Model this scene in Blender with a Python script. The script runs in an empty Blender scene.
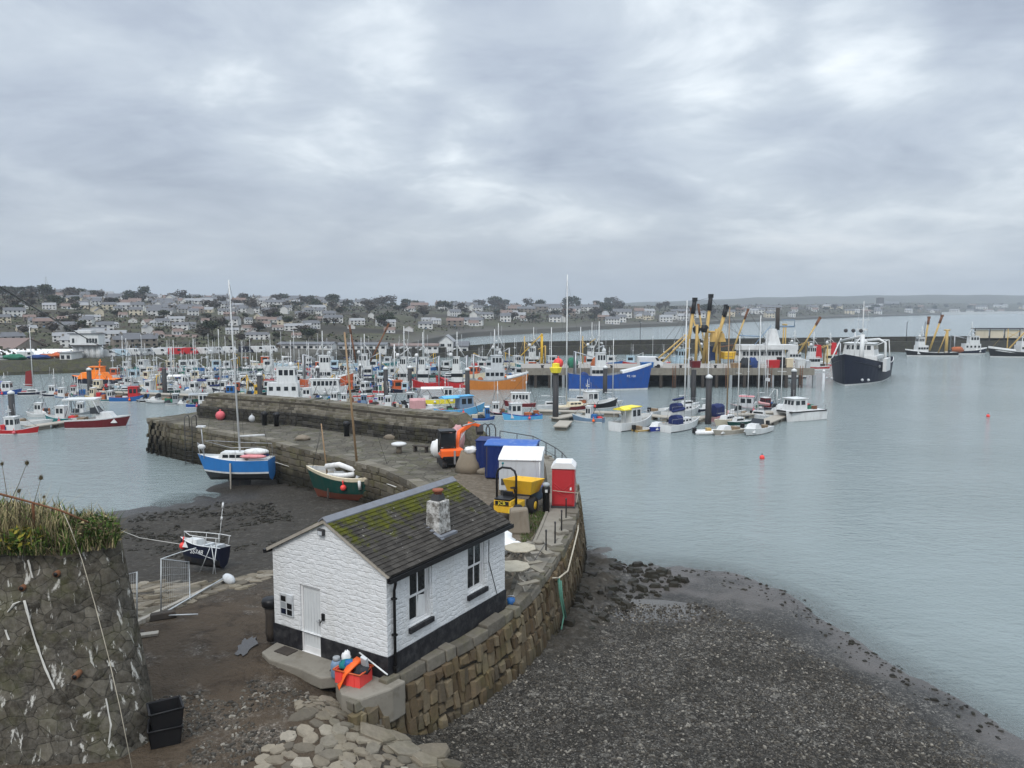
import bpy, bmesh, math, random
import numpy as np
from mathutils import Vector, Matrix
from mathutils.geometry import tessellate_polygon
R = math.radians
rnd = random.Random(11)
scene = bpy.context.scene
COL = scene.collection

# ------------------------------------------------------------------ camera model (metres, z = 0 is the water)
FOC, CAMZ, PITCH = 770.0, 13.0, math.atan(77 / 770)
_c, _s = math.cos(PITCH), math.sin(PITCH)
def ray(px, py):
    u = (px - 512) / FOC; v = (384 - py) / FOC
    return (u, _c + _s * v, -_s + _c * v)
def at(px, py, z=0.0):
    d = ray(px, py); t = (z - CAMZ) / d[2]
    return Vector((d[0] * t, d[1] * t, z))
def aty(px, py, Y):
    d = ray(px, py); t = Y / d[1]
    return Vector((d[0] * t, Y, CAMZ + d[2] * t))

# ------------------------------------------------------------------ mesh builder
class MB:
    def __init__(s):
        s.v = []; s.f = []; s.m = []; s.sm = []
        s.M = None
    def add(s, vs, fs, mi=0, smooth=False):
        b = len(s.v)
        if s.M is not None:
            vs = [s.M @ Vector(p) for p in vs]
        s.v.extend(tuple(p) for p in vs)
        for i, f in enumerate(fs):
            s.f.append(tuple(b + k for k in f))
            s.m.append(mi[i] if isinstance(mi, (list, tuple)) else mi)
            s.sm.append(smooth)
        return s
    def box(s, x0, x1, y0, y1, z0, z1, mi=0):
        return s.add([(x0, y0, z0), (x1, y0, z0), (x1, y1, z0), (x0, y1, z0), (x0, y0, z1), (x1, y0, z1), (x1, y1, z1), (x0, y1, z1)],
                     [(3, 2, 1, 0), (4, 5, 6, 7), (0, 1, 5, 4), (1, 2, 6, 5), (2, 3, 7, 6), (3, 0, 4, 7)], mi)
    def frustum(s, c, bot, top, z0, z1, mi=0, dx=0.0, dy=0.0):
        x, y = c; a, b = bot[0] / 2, bot[1] / 2; p, q = top[0] / 2, top[1] / 2
        return s.add([(x - a, y - b, z0), (x + a, y - b, z0), (x + a, y + b, z0), (x - a, y + b, z0),
                      (x + dx - p, y + dy - q, z1), (x + dx + p, y + dy - q, z1), (x + dx + p, y + dy + q, z1), (x + dx - p, y + dy + q, z1)],
                     [(3, 2, 1, 0), (4, 5, 6, 7), (0, 1, 5, 4), (1, 2, 6, 5), (2, 3, 7, 6), (3, 0, 4, 7)], mi)
    def beam(s, a, b, w, h, mi=0):
        a = Vector(a); b = Vector(b); d = (b - a).normalized()
        up = Vector((0, 0, 1)) if abs(d.z) < 0.95 else Vector((0, 1, 0))
        sd = d.cross(up).normalized() * (w / 2); u = sd.cross(d).normalized() * (h / 2)
        vs = [a - sd - u, a + sd - u, a + sd + u, a - sd + u, b - sd - u, b + sd - u, b + sd + u, b - sd + u]
        return s.add(vs, [(3, 2, 1, 0), (4, 5, 6, 7), (0, 1, 5, 4), (1, 2, 6, 5), (2, 3, 7, 6), (3, 0, 4, 7)], mi)
    def tube(s, pts, r, r1=None, n=6, mi=0, smooth=True):
        pts = [Vector(p) for p in pts]; k = len(pts)
        r1 = r if r1 is None else r1
        vs = []; fs = []; ref = None
        for i, p in enumerate(pts):
            d = (pts[min(i + 1, k - 1)] - pts[max(i - 1, 0)])
            if d.length < 1e-9: d = Vector((0, 0, 1))
            d.normalize()
            if ref is None:
                ref = Vector((0, 0, 1)) if abs(d.z) < 0.9 else Vector((1, 0, 0))
            a = d.cross(ref)
            if a.length < 1e-6: a = d.cross(Vector((0.3, 0.8, 0.5)))
            a.normalize(); b = d.cross(a).normalized(); ref = a.cross(d)
            rr = r + (r1 - r) * i / max(1, k - 1)
            for j in range(n):
                t = 2 * math.pi * j / n
                vs.append(p + (a * math.cos(t) + b * math.sin(t)) * rr)
        for i in range(k - 1):
            for j in range(n):
                fs.append((i * n + j, i * n + (j + 1) % n, (i + 1) * n + (j + 1) % n, (i + 1) * n + j))
        fs.append(tuple(range(n - 1, -1, -1))); fs.append(tuple((k - 1) * n + j for j in range(n)))
        return s.add(vs, fs, mi, smooth)
    def lathe(s, prof, c=(0, 0, 0), n=16, mi=0, smooth=True):
        vs = []; fs = []; k = len(prof)
        for (r, z) in prof:
            for j in range(n):
                t = 2 * math.pi * j / n
                vs.append((c[0] + r * math.cos(t), c[1] + r * math.sin(t), c[2] + z))
        for i in range(k - 1):
            for j in range(n):
                fs.append((i * n + j, i * n + (j + 1) % n, (i + 1) * n + (j + 1) % n, (i + 1) * n + j))
        fs.append(tuple(range(n - 1, -1, -1))); fs.append(tuple((k - 1) * n + j for j in range(n)))
        return s.add(vs, fs, mi, smooth)
    def ball(s, c, r, mi=0, n=10, smooth=True, jit=0.0, rg=None):
        rx, ry, rz = (r, r, r) if not isinstance(r, (tuple, list)) else r
        m = max(4, n // 2 + 1); vs = [(c[0], c[1], c[2] - rz)]; fs = []
        for i in range(1, m):
            p = -math.pi / 2 + math.pi * i / m
            for j in range(n):
                t = 2 * math.pi * j / n
                k = 1 + (rg.uniform(-jit, jit) if rg else 0)
                vs.append((c[0] + rx * k * math.cos(p) * math.cos(t), c[1] + ry * k * math.cos(p) * math.sin(t), c[2] + rz * k * math.sin(p)))
        vs.append((c[0], c[1], c[2] + rz)); L = len(vs) - 1
        for j in range(n):
            fs.append((0, 1 + (j + 1) % n, 1 + j))
            fs.append((L, 1 + (m - 2) * n + j, 1 + (m - 2) * n + (j + 1) % n))
        for i in range(m - 2):
            for j in range(n):
                a = 1 + i * n
                fs.append((a + j, a + (j + 1) % n, a + n + (j + 1) % n, a + n + j))
        return s.add(vs, fs, mi, smooth)
    def prism(s, poly, z0, z1, mi=0, mside=None):
        n = len(poly); vs = [(p[0], p[1], z0) for p in poly] + [(p[0], p[1], z1) for p in poly]
        tri = tessellate_polygon([[Vector((p[0], p[1], 0)) for p in poly]])
        fs = []; ms = []
        area = sum(poly[i][0] * poly[(i + 1) % n][1] - poly[(i + 1) % n][0] * poly[i][1] for i in range(n))
        for t in tri:
            a, b, c = t
            cr = (poly[b][0] - poly[a][0]) * (poly[c][1] - poly[a][1]) - (poly[b][1] - poly[a][1]) * (poly[c][0] - poly[a][0])
            if cr < 0: a, c = c, a
            fs.append((a + n, b + n, c + n)); ms.append(mi)
            fs.append((c, b, a)); ms.append(mi)
        for i in range(n):
            j = (i + 1) % n
            fs.append((i, j, j + n, i + n) if area > 0 else (j, i, i + n, j + n)); ms.append(mi if mside is None else mside)
        return s.add(vs, fs, ms)
    def xprism(s, poly, x0, x1, mi=0):
        """polygon in (y, z) extruded along x"""
        n = len(poly); vs = [(x0, p[0], p[1]) for p in poly] + [(x1, p[0], p[1]) for p in poly]
        fs = [tuple(range(n - 1, -1, -1)), tuple(range(n, 2 * n))] + [(i, (i + 1) % n, (i + 1) % n + n, i + n) for i in range(n)]
        return s.add(vs, fs, mi)
    def yprism(s, poly, y0, y1, mi=0):
        """polygon in (x, z) extruded along y"""
        n = len(poly); vs = [(p[0], y0, p[1]) for p in poly] + [(p[0], y1, p[1]) for p in poly]
        fs = [tuple(range(n)), tuple(range(2 * n - 1, n - 1, -1))] + [((i + 1) % n, i, i + n, (i + 1) % n + n) for i in range(n)]
        return s.add(vs, fs, mi)
    def build(s, name, mats, parent=None, loc=None, bevel=0.0, recalc=True, rz=0.0):
        me = bpy.data.meshes.new(name)
        me.from_pydata(s.v, [], s.f)
        if not isinstance(mats, (list, tuple)): mats = [mats]
        for m in mats: me.materials.append(MAT[m] if isinstance(m, str) else m)
        me.polygons.foreach_set('material_index', s.m)
        me.polygons.foreach_set('use_smooth', s.sm)
        if recalc:
            bm = bmesh.new(); bm.from_mesh(me); bmesh.ops.recalc_face_normals(bm, faces=bm.faces[:]); bm.to_mesh(me); bm.free()
        me.update()
        o = bpy.data.objects.new(name, me); COL.objects.link(o)
        if parent is not None: o.parent = parent
        if loc is not None: o.location = loc
        o.rotation_euler.z = rz
        if bevel:
            b = o.modifiers.new('edge', 'BEVEL'); b.width = bevel; b.segments = 2; b.limit_method = 'ANGLE'; b.angle_limit = R(40)
        return o

def thing(name, label, cat, loc=(0, 0, 0), rz=0.0, group=None, tilt=None):
    o = bpy.data.objects.new(name, None); COL.objects.link(o)
    o.empty_display_size = 0.2
    o.location = loc; o.rotation_euler = (tilt[0] if tilt else 0, tilt[1] if tilt else 0, rz)
    return tag(o, label, cat, group)
def tag(o, label, cat, group=None):
    o['label'] = label; o['category'] = cat
    if group: o['group'] = group
    return o
def struct(o, kind='structure', label=None):
    o['kind'] = kind
    if label: o['label'] = label
    return o
def copy_tree(o, parent=None):
    c = o.copy(); COL.objects.link(c)
    if parent is not None: c.parent = parent
    for ch in list(o.children): copy_tree(ch, c)
    return c

# ------------------------------------------------------------------ materials
MAT = {}
def lin(h):
    if isinstance(h, str):
        h = h.lstrip('#'); v = [int(h[i:i + 2], 16) / 255 for i in (0, 2, 4)]
        return tuple(x / 12.92 if x <= 0.04045 else ((x + 0.055) / 1.055) ** 2.4 for x in v)
    return h
class NT:
    def __init__(s, name):
        s.mat = bpy.data.materials.new(name); s.mat.use_nodes = True
        s.t = s.mat.node_tree; s.t.nodes.clear()
        s.out = s.n('ShaderNodeOutputMaterial'); s.b = s.n('ShaderNodeBsdfPrincipled')
        s.l(s.b.outputs[0], s.out.inputs['Surface']); MAT[name] = s.mat
    def n(s, k, **kw):
        x = s.t.nodes.new(k)
        for a, b in kw.items(): setattr(x, a, b)
        return x
    def l(s, a, b): s.t.links.new(a, b)
    def coord(s, kind='Object', scale=(1, 1, 1)):
        if kind == 'World':
            g = s.n('ShaderNodeNewGeometry').outputs['Position']
        else:
            g = s.n('ShaderNodeTexCoord').outputs[kind]
        if scale != (1, 1, 1):
            m = s.n('ShaderNodeMapping'); m.inputs['Scale'].default_value = scale; s.l(g, m.inputs[0]); g = m.outputs[0]
        return g
    def noise(s, co, scale, detail=4, rough=0.55, dist=0.0):
        x = s.n('ShaderNodeTexNoise'); x.inputs['Scale'].default_value = scale; x.inputs['Detail'].default_value = detail
        x.inputs['Roughness'].default_value = rough; x.inputs['Distortion'].default_value = dist
        if co is not None: s.l(co, x.inputs['Vector'])
        return x.outputs['Fac']
    def voro(s, co, scale, feature='F1', rand=1.0):
        x = s.n('ShaderNodeTexVoronoi', feature=feature); x.inputs['Scale'].default_value = scale; x.inputs['Randomness'].default_value = rand
        s.l(co, x.inputs['Vector']); return x
    def ramp(s, fac, stops, interp='LINEAR'):
        x = s.n('ShaderNodeValToRGB'); x.color_ramp.interpolation = interp
        e = x.color_ramp.elements
        while len(e) > len(stops): e.remove(e[-1])
        while len(e) < len(stops): e.new(0.5)
        for i, (p, c) in enumerate(stops):
            e[i].position = p
            c = lin(c) if isinstance(c, str) else ((c, c, c) if isinstance(c, (int, float)) else c)
            e[i].color = (*c[:3], 1)
        s.l(fac, x.inputs[0]); return x.outputs[0]
    def mix(s, fac, a, b, mode='MIX'):
        x = s.n('ShaderNodeMix', data_type='RGBA', blend_type=mode)
        def put(v, k):
            if isinstance(v, (int, float)): x.inputs[k].default_value = v if k == 0 else (v, v, v, 1)
            elif isinstance(v, (tuple, list, str)): x.inputs[k].default_value = (*lin(v)[:3], 1)
            else: s.l(v, x.inputs[k])
        put(fac, 0); put(a, 6); put(b, 7)
        return x.outputs[2]
    def math(s, op, a, b=0.5, clamp=False):
        x = s.n('ShaderNodeMath', operation=op, use_clamp=clamp)
        for i, v in enumerate((a, b)):
            if isinstance(v, (int, float)): x.inputs[i].default_value = v
            else: s.l(v, x.inputs[i])
        return x.outputs[0]
    def attr(s, name):
        return s.n('ShaderNodeAttribute', attribute_name=name)
    def set(s, col=None, rough=None, spec=None, metal=None):
        b = s.b
        for v, k in ((col, 'Base Color'), (rough, 'Roughness'), (spec, 'Specular IOR Level'), (metal, 'Metallic')):
            if v is None: continue
            if isinstance(v, (int, float)): b.inputs[k].default_value = v if k != 'Base Color' else (v, v, v, 1)
            elif isinstance(v, (tuple, list, str)): b.inputs[k].default_value = (*lin(v)[:3], 1)
            else: s.l(v, b.inputs[k])
        return s
    def bump(s, h, strength=0.5, dist=0.02):
        x = s.n('ShaderNodeBump'); x.inputs['Strength'].default_value = strength; x.inputs['Distance'].default_value = dist
        s.l(h, x.inputs['Height']); s.l(x.outputs[0], s.b.inputs['Normal']); return s

def paint(name, col, rough=0.45, var=0.18, scale=1.5, dirt=0.42, dirtcol=(0.10, 0.065, 0.04), metal=0.0, bump=0.0, spec=0.25):
    """weathered paint / plain stuff: tone wander plus grime patches"""
    t = NT(name); c = lin(col); co = t.coord('Object')
    n1 = t.noise(co, scale, 5)
    base = t.mix(n1, tuple(x * (1 - var) for x in c), tuple(min(1, x * (1 + var)) for x in c))
    if dirt:
        st = t.coord('Object', (1.6, 1.6, 0.35))
        d = t.ramp(t.noise(st, scale * 1.7, 6, 0.65), [(0.5, 0.0), (0.78, 1.0)])
        base = t.mix(t.math('MULTIPLY', d, dirt), base, dirtcol)
    t.set(base, rough, spec, metal)
    if bump: t.bump(t.noise(co, scale * 9, 4), bump, 0.02)
    return t.mat
for nm, col, kw in [
    ('white_paint', (0.60, 0.61, 0.60), dict(dirt=0.3, scale=0.9)), ('cream_paint', (0.66, 0.58, 0.42), {}), ('grey_paint', (0.28, 0.30, 0.31), {}),
    ('pale_grey', (0.48, 0.50, 0.51), {}), ('black_paint', (0.008, 0.008, 0.009), dict(dirt=0.1)), ('navy_paint', (0.004, 0.007, 0.022), dict(dirt=0.10, rough=0.5)),
    ('blue_paint', (0.012, 0.07, 0.29), {}), ('royal_blue', (0.02, 0.04, 0.28), {}), ('sky_blue', (0.10, 0.40, 0.68), {}), ('mid_blue', (0.018, 0.12, 0.34), {}),
    ('teal_paint', (0.01, 0.16, 0.17), {}), ('green_paint', (0.006, 0.050, 0.040), {}), ('red_paint', (0.45, 0.018, 0.022), {}), ('maroon_paint', (0.12, 0.008, 0.012), {}),
    ('orange_paint', (0.62, 0.16, 0.02), {}), ('timber_orange', (0.48, 0.17, 0.03), dict(dirt=0.3)), ('rust_orange', (0.50, 0.10, 0.03), dict(dirt=0.35)), ('lifeboat_orange', (0.80, 0.20, 0.01), dict(dirt=0.1)),
    ('yellow_paint', (0.66, 0.40, 0.03), dict(dirt=0.3)), ('bright_yellow', (0.80, 0.66, 0.05), {}), ('ochre_paint', (0.48, 0.32, 0.10), dict(dirt=0.4)),
    ('pink_paint', (0.62, 0.25, 0.26), {}), ('purple_paint', (0.10, 0.06, 0.40), {}), ('grey_blue', (0.16, 0.24, 0.34), {}), ('pale_blue', (0.42, 0.55, 0.62), {}),
    ('antifoul_red', (0.16, 0.05, 0.03), {}), ('antifoul_dark', (0.02, 0.022, 0.025), {}), ('deck_grey', (0.26, 0.26, 0.24), dict(dirt=0.4)), ('deck_wood', (0.25, 0.18, 0.11), dict(dirt=0.4)),
    ('timber', (0.30, 0.20, 0.11), dict(dirt=0.4)), ('old_timber', (0.34, 0.31, 0.26), dict(dirt=0.4, rough=0.8)), ('dark_timber', (0.05, 0.042, 0.035), dict(dirt=0.3, rough=0.85)),
    ('steel', (0.42, 0.43, 0.44), dict(metal=0.6, rough=0.45)), ('dark_steel', (0.05, 0.05, 0.052), dict(rough=0.6)), ('rusty_steel', (0.16, 0.07, 0.035), dict(rough=0.85)),
    ('rubber', (0.02, 0.02, 0.021), dict(rough=0.85)), ('canvas_navy', (0.014, 0.024, 0.095), dict(rough=0.9, dirt=0.1)), ('canvas_pink', (0.50, 0.28, 0.28), dict(rough=0.9)),
    ('canvas_white', (0.68, 0.68, 0.66), dict(rough=0.9)), ('net_blue', (0.025, 0.055, 0.17), dict(rough=1, scale=8, var=0.5)), ('net_green', (0.03, 0.16, 0.10), dict(rough=1, scale=8, var=0.5)),
    ('net_dark', (0.03, 0.035, 0.04), dict(rough=1, scale=8, var=0.5)), ('net_orange', (0.38, 0.12, 0.05), dict(rough=1, scale=8, var=0.5)), ('hi_vis', (0.85, 0.13, 0.02), dict(dirt=0.1)),
    ('buoy_red', (0.75, 0.07, 0.06), dict(dirt=0.1)), ('buoy_pink', (0.62, 0.12, 0.14), dict(dirt=0.1)), ('rope', (0.42, 0.38, 0.30), dict(rough=0.95)), ('rope_green', (0.08, 0.20, 0.15), dict(rough=0.95)), ('rope_white', (0.55, 0.54, 0.50), dict(rough=0.95)),
    ('plastic_white', (0.66, 0.66, 0.65), dict(dirt=0.15)), ('plastic_blue', (0.02, 0.05, 0.55), dict(dirt=0.05)), ('plastic_black', (0.012, 0.012, 0.013), dict(dirt=0.05, rough=0.4)),
    ('galvanised', (0.48, 0.50, 0.50), dict(metal=0.5, rough=0.5, dirt=0.2)), ('terracotta', (0.24, 0.085, 0.05), dict(rough=0.85)), ('lead_sheet', (0.16, 0.17, 0.19), dict(rough=0.55)),
    ('slate_plain', (0.12, 0.125, 0.135), dict(rough=0.7)), ('brown_stone', (0.20, 0.17, 0.13), dict(rough=0.9, bump=0.4)), ('door_grey', (0.58, 0.60, 0.60), dict(dirt=0.12)),
    ('house_white', (0.58, 0.58, 0.56), dict(dirt=0.2, scale=0.2)), ('house_cream', (0.56, 0.50, 0.38), dict(dirt=0.2, scale=0.2)), ('house_grey', (0.30, 0.30, 0.29), dict(dirt=0.2, scale=0.2)),
    ('house_stone', (0.20, 0.175, 0.145), dict(dirt=0.2, scale=0.3)), ('house_roof', (0.105, 0.108, 0.115), dict(dirt=0.2, scale=0.3)), ('house_roof_pale', (0.24, 0.245, 0.25), dict(dirt=0.2, scale=0.3)), ('house_roof_brown', (0.16, 0.11, 0.09), dict(dirt=0.2, scale=0.3)),
    ('pale_bag', (0.70, 0.70, 0.69), dict(dirt=0.2, rough=0.8)), ('lime', (0.46, 0.45, 0.41), dict(dirt=0.35, rough=0.95, scale=6)),
]: paint(nm, col, **kw)
def glass():
    t = NT('window_glass'); t.set((0.015, 0.018, 0.02), 0.04, 0.6)
    t = NT('cabin_glass'); t.set((0.012, 0.016, 0.02), 0.1, 0.5)
glass()

# whitewashed coursed stone
def whitewash():
    t = NT('whitewashed_stone'); co = t.coord('Object')
    br = t.n('ShaderNodeTexBrick'); br.offset = 0.5
    # u runs along the wall (x + y in house axes), v is height
    sep = t.n('ShaderNodeSeparateXYZ'); t.l(co, sep.inputs[0])
    comb = t.n('ShaderNodeCombineXYZ')
    wob = t.noise(co, 2.4, 4)
    t.l(t.math('ADD', t.math('ADD', sep.outputs[0], sep.outputs[1]), t.math('MULTIPLY', wob, 0.35)), comb.inputs[0])
    t.l(t.math('ADD', sep.outputs[2], t.math('MULTIPLY', wob, 0.24)), comb.inputs[1])
    t.l(comb.outputs[0], br.inputs['Vector'])
    br.inputs['Scale'].default_value = 1.0; br.inputs['Mortar Size'].default_value = 0.022; br.inputs['Mortar Smooth'].default_value = 1.0
    br.inputs['Brick Width'].default_value = 0.46; br.inputs['Row Height'].default_value = 0.15
    br.inputs['Color1'].default_value = (1, 1, 1, 1); br.inputs['Color2'].default_value = (0.72, 0.72, 0.72, 1); br.inputs['Mortar'].default_value = (0.0, 0.0, 0.0, 1)
    n2 = t.noise(co, 7, 5); n3 = t.noise(co, 22, 4)
    h = t.math('ADD', t.math('MULTIPLY', br.outputs['Color'], 0.38), t.math('ADD', t.math('MULTIPLY', n2, 1.7), t.math('MULTIPLY', n3, 0.25)))
    grime = t.ramp(t.noise(t.coord('Object', (1, 1, 0.4)), 1.3, 6, 0.7), [(0.48, 0.0), (0.85, 0.5)])
    col = t.mix(t.noise(co, 3, 4), (0.60, 0.615, 0.615), (0.73, 0.735, 0.73))
    col = t.mix(grime, col, (0.50, 0.48, 0.43))
    t.set(col, 0.6, 0.3); t.bump(h, 0.6, 0.05)
    t = NT('black_plinth'); co = t.coord('Object')
    t.set(t.mix(t.ramp(t.noise(co, 4, 6), [(0.45, 0.0), (0.75, 1.0)]), (0.012, 0.012, 0.015), (0.05, 0.05, 0.05)), 0.55, 0.35); t.bump(t.noise(co, 8, 5), 0.5, 0.04)
whitewash()

def masonry(name, scale, cols, mortar, squash=(1, 1, 1), bump=0.6, lime=0.0, moss=0.0, coord='World', damp=None):
    t = NT(name); co = t.coord(coord, squash)
    dn = t.n('ShaderNodeTexNoise'); dn.inputs['Scale'].default_value = 1.7; t.l(co, dn.inputs['Vector'])
    mx = t.n('ShaderNodeMix', data_type='VECTOR'); mx.inputs[0].default_value = 0.10; t.l(co, mx.inputs[4]); t.l(dn.outputs['Color'], mx.inputs[5]); co2 = mx.outputs[1]
    v = t.voro(co2, scale); e = t.voro(co2, scale, 'DISTANCE_TO_EDGE')
    sp = t.n('ShaderNodeSeparateColor'); t.l(v.outputs['Color'], sp.inputs[0])
    k = len(cols); col = t.ramp(sp.outputs[0], [(i / max(1, k - 1), c) for i, c in enumerate(cols)])
    col = t.mix(t.noise(co, scale * 4, 6, 0.7), col, t.mix(0.55, col, 0.0))
    m = t.ramp(e.outputs['Distance'], [(0.0, 0.0), (0.05, 1.0)])
    col = t.mix(m, mortar, col)
    n = t.noise(t.coord(coord), 0.8, 7, 0.7)
    col = t.mix(t.ramp(n, [(0.48, 0.0), (0.66, 0.75)]), col, (0.04, 0.037, 0.032))
    col = t.mix(t.ramp(t.noise(t.coord(coord), 7, 6, 0.75), [(0.42, 0.0), (0.72, 0.55)]), col, t.mix(0.5, col, (0.30, 0.28, 0.24)))
    if lime:
        st = t.noise(t.coord(coord, (3.2, 3.2, 0.75)), 1.7, 6, 0.66, 0.5)
        col = t.mix(t.ramp(st, [(0.585, 0.0), (0.64, lime)]), col, (0.46, 0.45, 0.41))
    if moss:
        g = t.ramp(t.noise(t.coord(coord), 1.2, 6, 0.7), [(0.5, 0.0), (0.7, moss)])
        col = t.mix(g, col, (0.07, 0.075, 0.02))
    t.set(col, 0.9, 0.08)
    t.bump(t.math('ADD', m, t.math('MULTIPLY', t.noise(co, scale * 5, 5), 0.6)), bump, 0.05)
    return t
masonry('rubble_wall', 3.3, [(0.03, 0.026, 0.02), (0.105, 0.092, 0.07), (0.06, 0.052, 0.04), (0.15, 0.135, 0.105), (0.045, 0.04, 0.032)], (0.022, 0.02, 0.016), lime=0.9, moss=0.35, bump=.34, squash=(1, 1, 1.35))
masonry('pier_paving', 1.25, [(0.085, 0.075, 0.058), (0.15, 0.135, 0.108), (0.115, 0.105, 0.083), (0.21, 0.195, 0.16)], (0.04, 0.036, 0.026), moss=0.55, bump=0.6)
masonry('breakwater_stone', 0.5, [(0.022, 0.021, 0.019), (0.045, 0.042, 0.038), (0.032, 0.031, 0.028)], (0.015, 0.02, 0.018), moss=0.5, squash=(1, 1, 1.6))

def island_stone(name, cols, wet=None, moss=0.0, rough=0.85):
    """separate stones in one mesh, each its own tone; the foot that the tide wets is dark with weed"""
    t = NT(name); g = t.n('ShaderNodeNewGeometry'); co = g.outputs['Position']
    k = len(cols); col = t.ramp(g.outputs['Random Per Island'], [(i / max(1, k - 1), c) for i, c in enumerate(cols)])
    col = t.mix(t.ramp(t.noise(co, 5, 6, 0.7), [(0.3, 0.0), (0.75, 0.7)]), col, t.mix(0.6, col, (0.03, 0.027, 0.022)))
    if moss:
        col = t.mix(t.ramp(t.noise(co, 0.9, 6, 0.7), [(0.48, 0.0), (0.66, moss)]), col, (0.10, 0.095, 0.03))
    if wet is not None:
        sp = t.n('ShaderNodeSeparateXYZ'); t.l(co, sp.inputs[0])
        z = t.math('ADD', sp.outputs[2], t.math('MULTIPLY', t.noise(co, 0.7, 5), 1.1))
        mr = t.n('ShaderNodeMapRange'); mr.inputs[1].default_value = wet + 1.0; mr.inputs[2].default_value = wet; t.l(z, mr.inputs[0])
        col = t.mix(mr.outputs[0], col, (0.022, 0.020, 0.014))
    t.set(col, rough, 0.10); t.bump(t.noise(co, 12, 5), 0.6, 0.03)
island_stone('quay_stone', [(0.07, 0.048, 0.028), (0.145, 0.108, 0.064), (0.10, 0.07, 0.042), (0.21, 0.168, 0.108), (0.085, 0.068, 0.048)], wet=1.0, moss=0.3)
island_stone('pier_block', [(0.075, 0.063, 0.045), (0.15, 0.128, 0.09), (0.105, 0.092, 0.07), (0.19, 0.168, 0.125)], wet=1.5, moss=0.55)
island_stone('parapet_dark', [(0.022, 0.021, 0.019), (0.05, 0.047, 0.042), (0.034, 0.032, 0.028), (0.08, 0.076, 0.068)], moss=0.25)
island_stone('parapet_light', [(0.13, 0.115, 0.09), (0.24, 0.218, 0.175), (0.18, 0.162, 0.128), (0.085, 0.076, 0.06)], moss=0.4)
island_stone('slip_stone', [(0.16, 0.135, 0.10), (0.27, 0.235, 0.18), (0.21, 0.18, 0.136), (0.115, 0.10, 0.078), (0.33, 0.295, 0.235)], moss=0.15)
island_stone('weed_rock', [(0.012, 0.011, 0.009), (0.03, 0.027, 0.02), (0.02, 0.02, 0.014)], rough=0.5)
island_stone('pebble', [(0.03, 0.027, 0.022), (0.06, 0.053, 0.043), (0.11, 0.098, 0.08), (0.04, 0.037, 0.032), (0.30, 0.275, 0.23)], rough=0.6)

def mortar():
    t = NT('mortar'); co = t.coord('World'); t.set(t.mix(t.noise(co, 3, 5), (0.035, 0.03, 0.022), (0.07, 0.06, 0.045)), 0.95, 0.2)
    t = NT('concrete'); co = t.coord('World')
    c = t.mix(t.noise(co, 0.9, 6, 0.65), (0.16, 0.145, 0.118), (0.27, 0.25, 0.21))
    c = t.mix(t.ramp(t.noise(co, 2.4, 7, 0.7), [(0.5, 0.0), (0.75, 0.7)]), c, (0.12, 0.105, 0.08))
    t.set(c, 0.85, 0.08); t.bump(t.noise(co, 14, 5), 0.4, 0.02)
    t = NT('yard_dirt'); co = t.coord('World')
    c = t.mix(t.noise(co, 0.7, 6, 0.65), (0.075, 0.06, 0.044), (0.155, 0.128, 0.096))
    c = t.mix(t.ramp(t.noise(co, 3.0, 6, 0.7), [(0.45, 0.0), (0.8, 0.8)]), c, (0.26, 0.23, 0.185))
    t.set(c, 0.9, 0.05); t.bump(t.noise(co, 9, 6), 0.6, 0.04)
mortar()

def slate_roof():
    t = NT('mossy_slates'); co = t.coord('Object')
    sep = t.n('ShaderNodeSeparateXYZ'); t.l(co, sep.inputs[0])
    comb = t.n('ShaderNodeCombineXYZ'); t.l(sep.outputs[1], comb.inputs[0]); t.l(t.math('MULTIPLY', sep.outputs[0], 1.13), comb.inputs[1])
    br = t.n('ShaderNodeTexBrick'); t.l(comb.outputs[0], br.inputs['Vector']); br.inputs['Scale'].default_value = 1
    br.inputs['Brick Width'].default_value = 0.30; br.inputs['Row Height'].default_value = 0.21; br.inputs['Mortar Size'].default_value = 0.010; br.inputs['Mortar Smooth'].default_value = 0.3
    br.inputs['Color1'].default_value = (0.021, 0.019, 0.017, 1); br.inputs['Color2'].default_value = (0.060, 0.055, 0.048, 1); br.inputs['Mortar'].default_value = (0.018, 0.016, 0.014, 1)
    col = t.mix(t.noise(co, 8, 6), br.outputs['Color'], t.mix(0.4, br.outputs['Color'], (0.085, 0.076, 0.064)))
    # moss keeps to the damp strip under the ridge (local x is the distance from the ridge)
    mr = t.n('ShaderNodeMapRange'); t.l(t.math('ABSOLUTE', sep.outputs[0]), mr.inputs[0]); mr.inputs[1].default_value = 0.1; mr.inputs[2].default_value = 2.0; mr.inputs[3].default_value = 0.17; mr.inputs[4].default_value = -0.14
    m = t.ramp(t.math('ADD', t.noise(co, 1.7, 7, 0.72), mr.outputs[0]), [(0.53, 0.0), (0.64, 1.0)])
    mcol = t.mix(t.noise(co, 5, 5), (0.026, 0.030, 0.006), (0.105, 0.108, 0.010))
    col = t.mix(m, col, mcol)
    lich = t.ramp(t.noise(co, 9, 3, 0.5), [(0.70, 0.0), (0.73, 0.8)])
    col = t.mix(lich, col, (0.32, 0.31, 0.28))
    t.set(col, 0.8, 0.12)
    t.bump(t.math('ADD', br.outputs['Color'], t.math('MULTIPLY', m, 0.5)), 0.6, 0.06)
    t = NT('limed_chimney'); co = t.coord('Object')
    c = t.mix(t.ramp(t.noise(co, 5, 7, 0.75), [(0.40, 0.0), (0.58, 1.0)]), (0.52, 0.51, 0.48), (0.13, 0.12, 0.105))
    t.set(c, 0.9, 0.2); t.bump(t.noise(co, 6, 5), 0.6, 0.05)
slate_roof()
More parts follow.
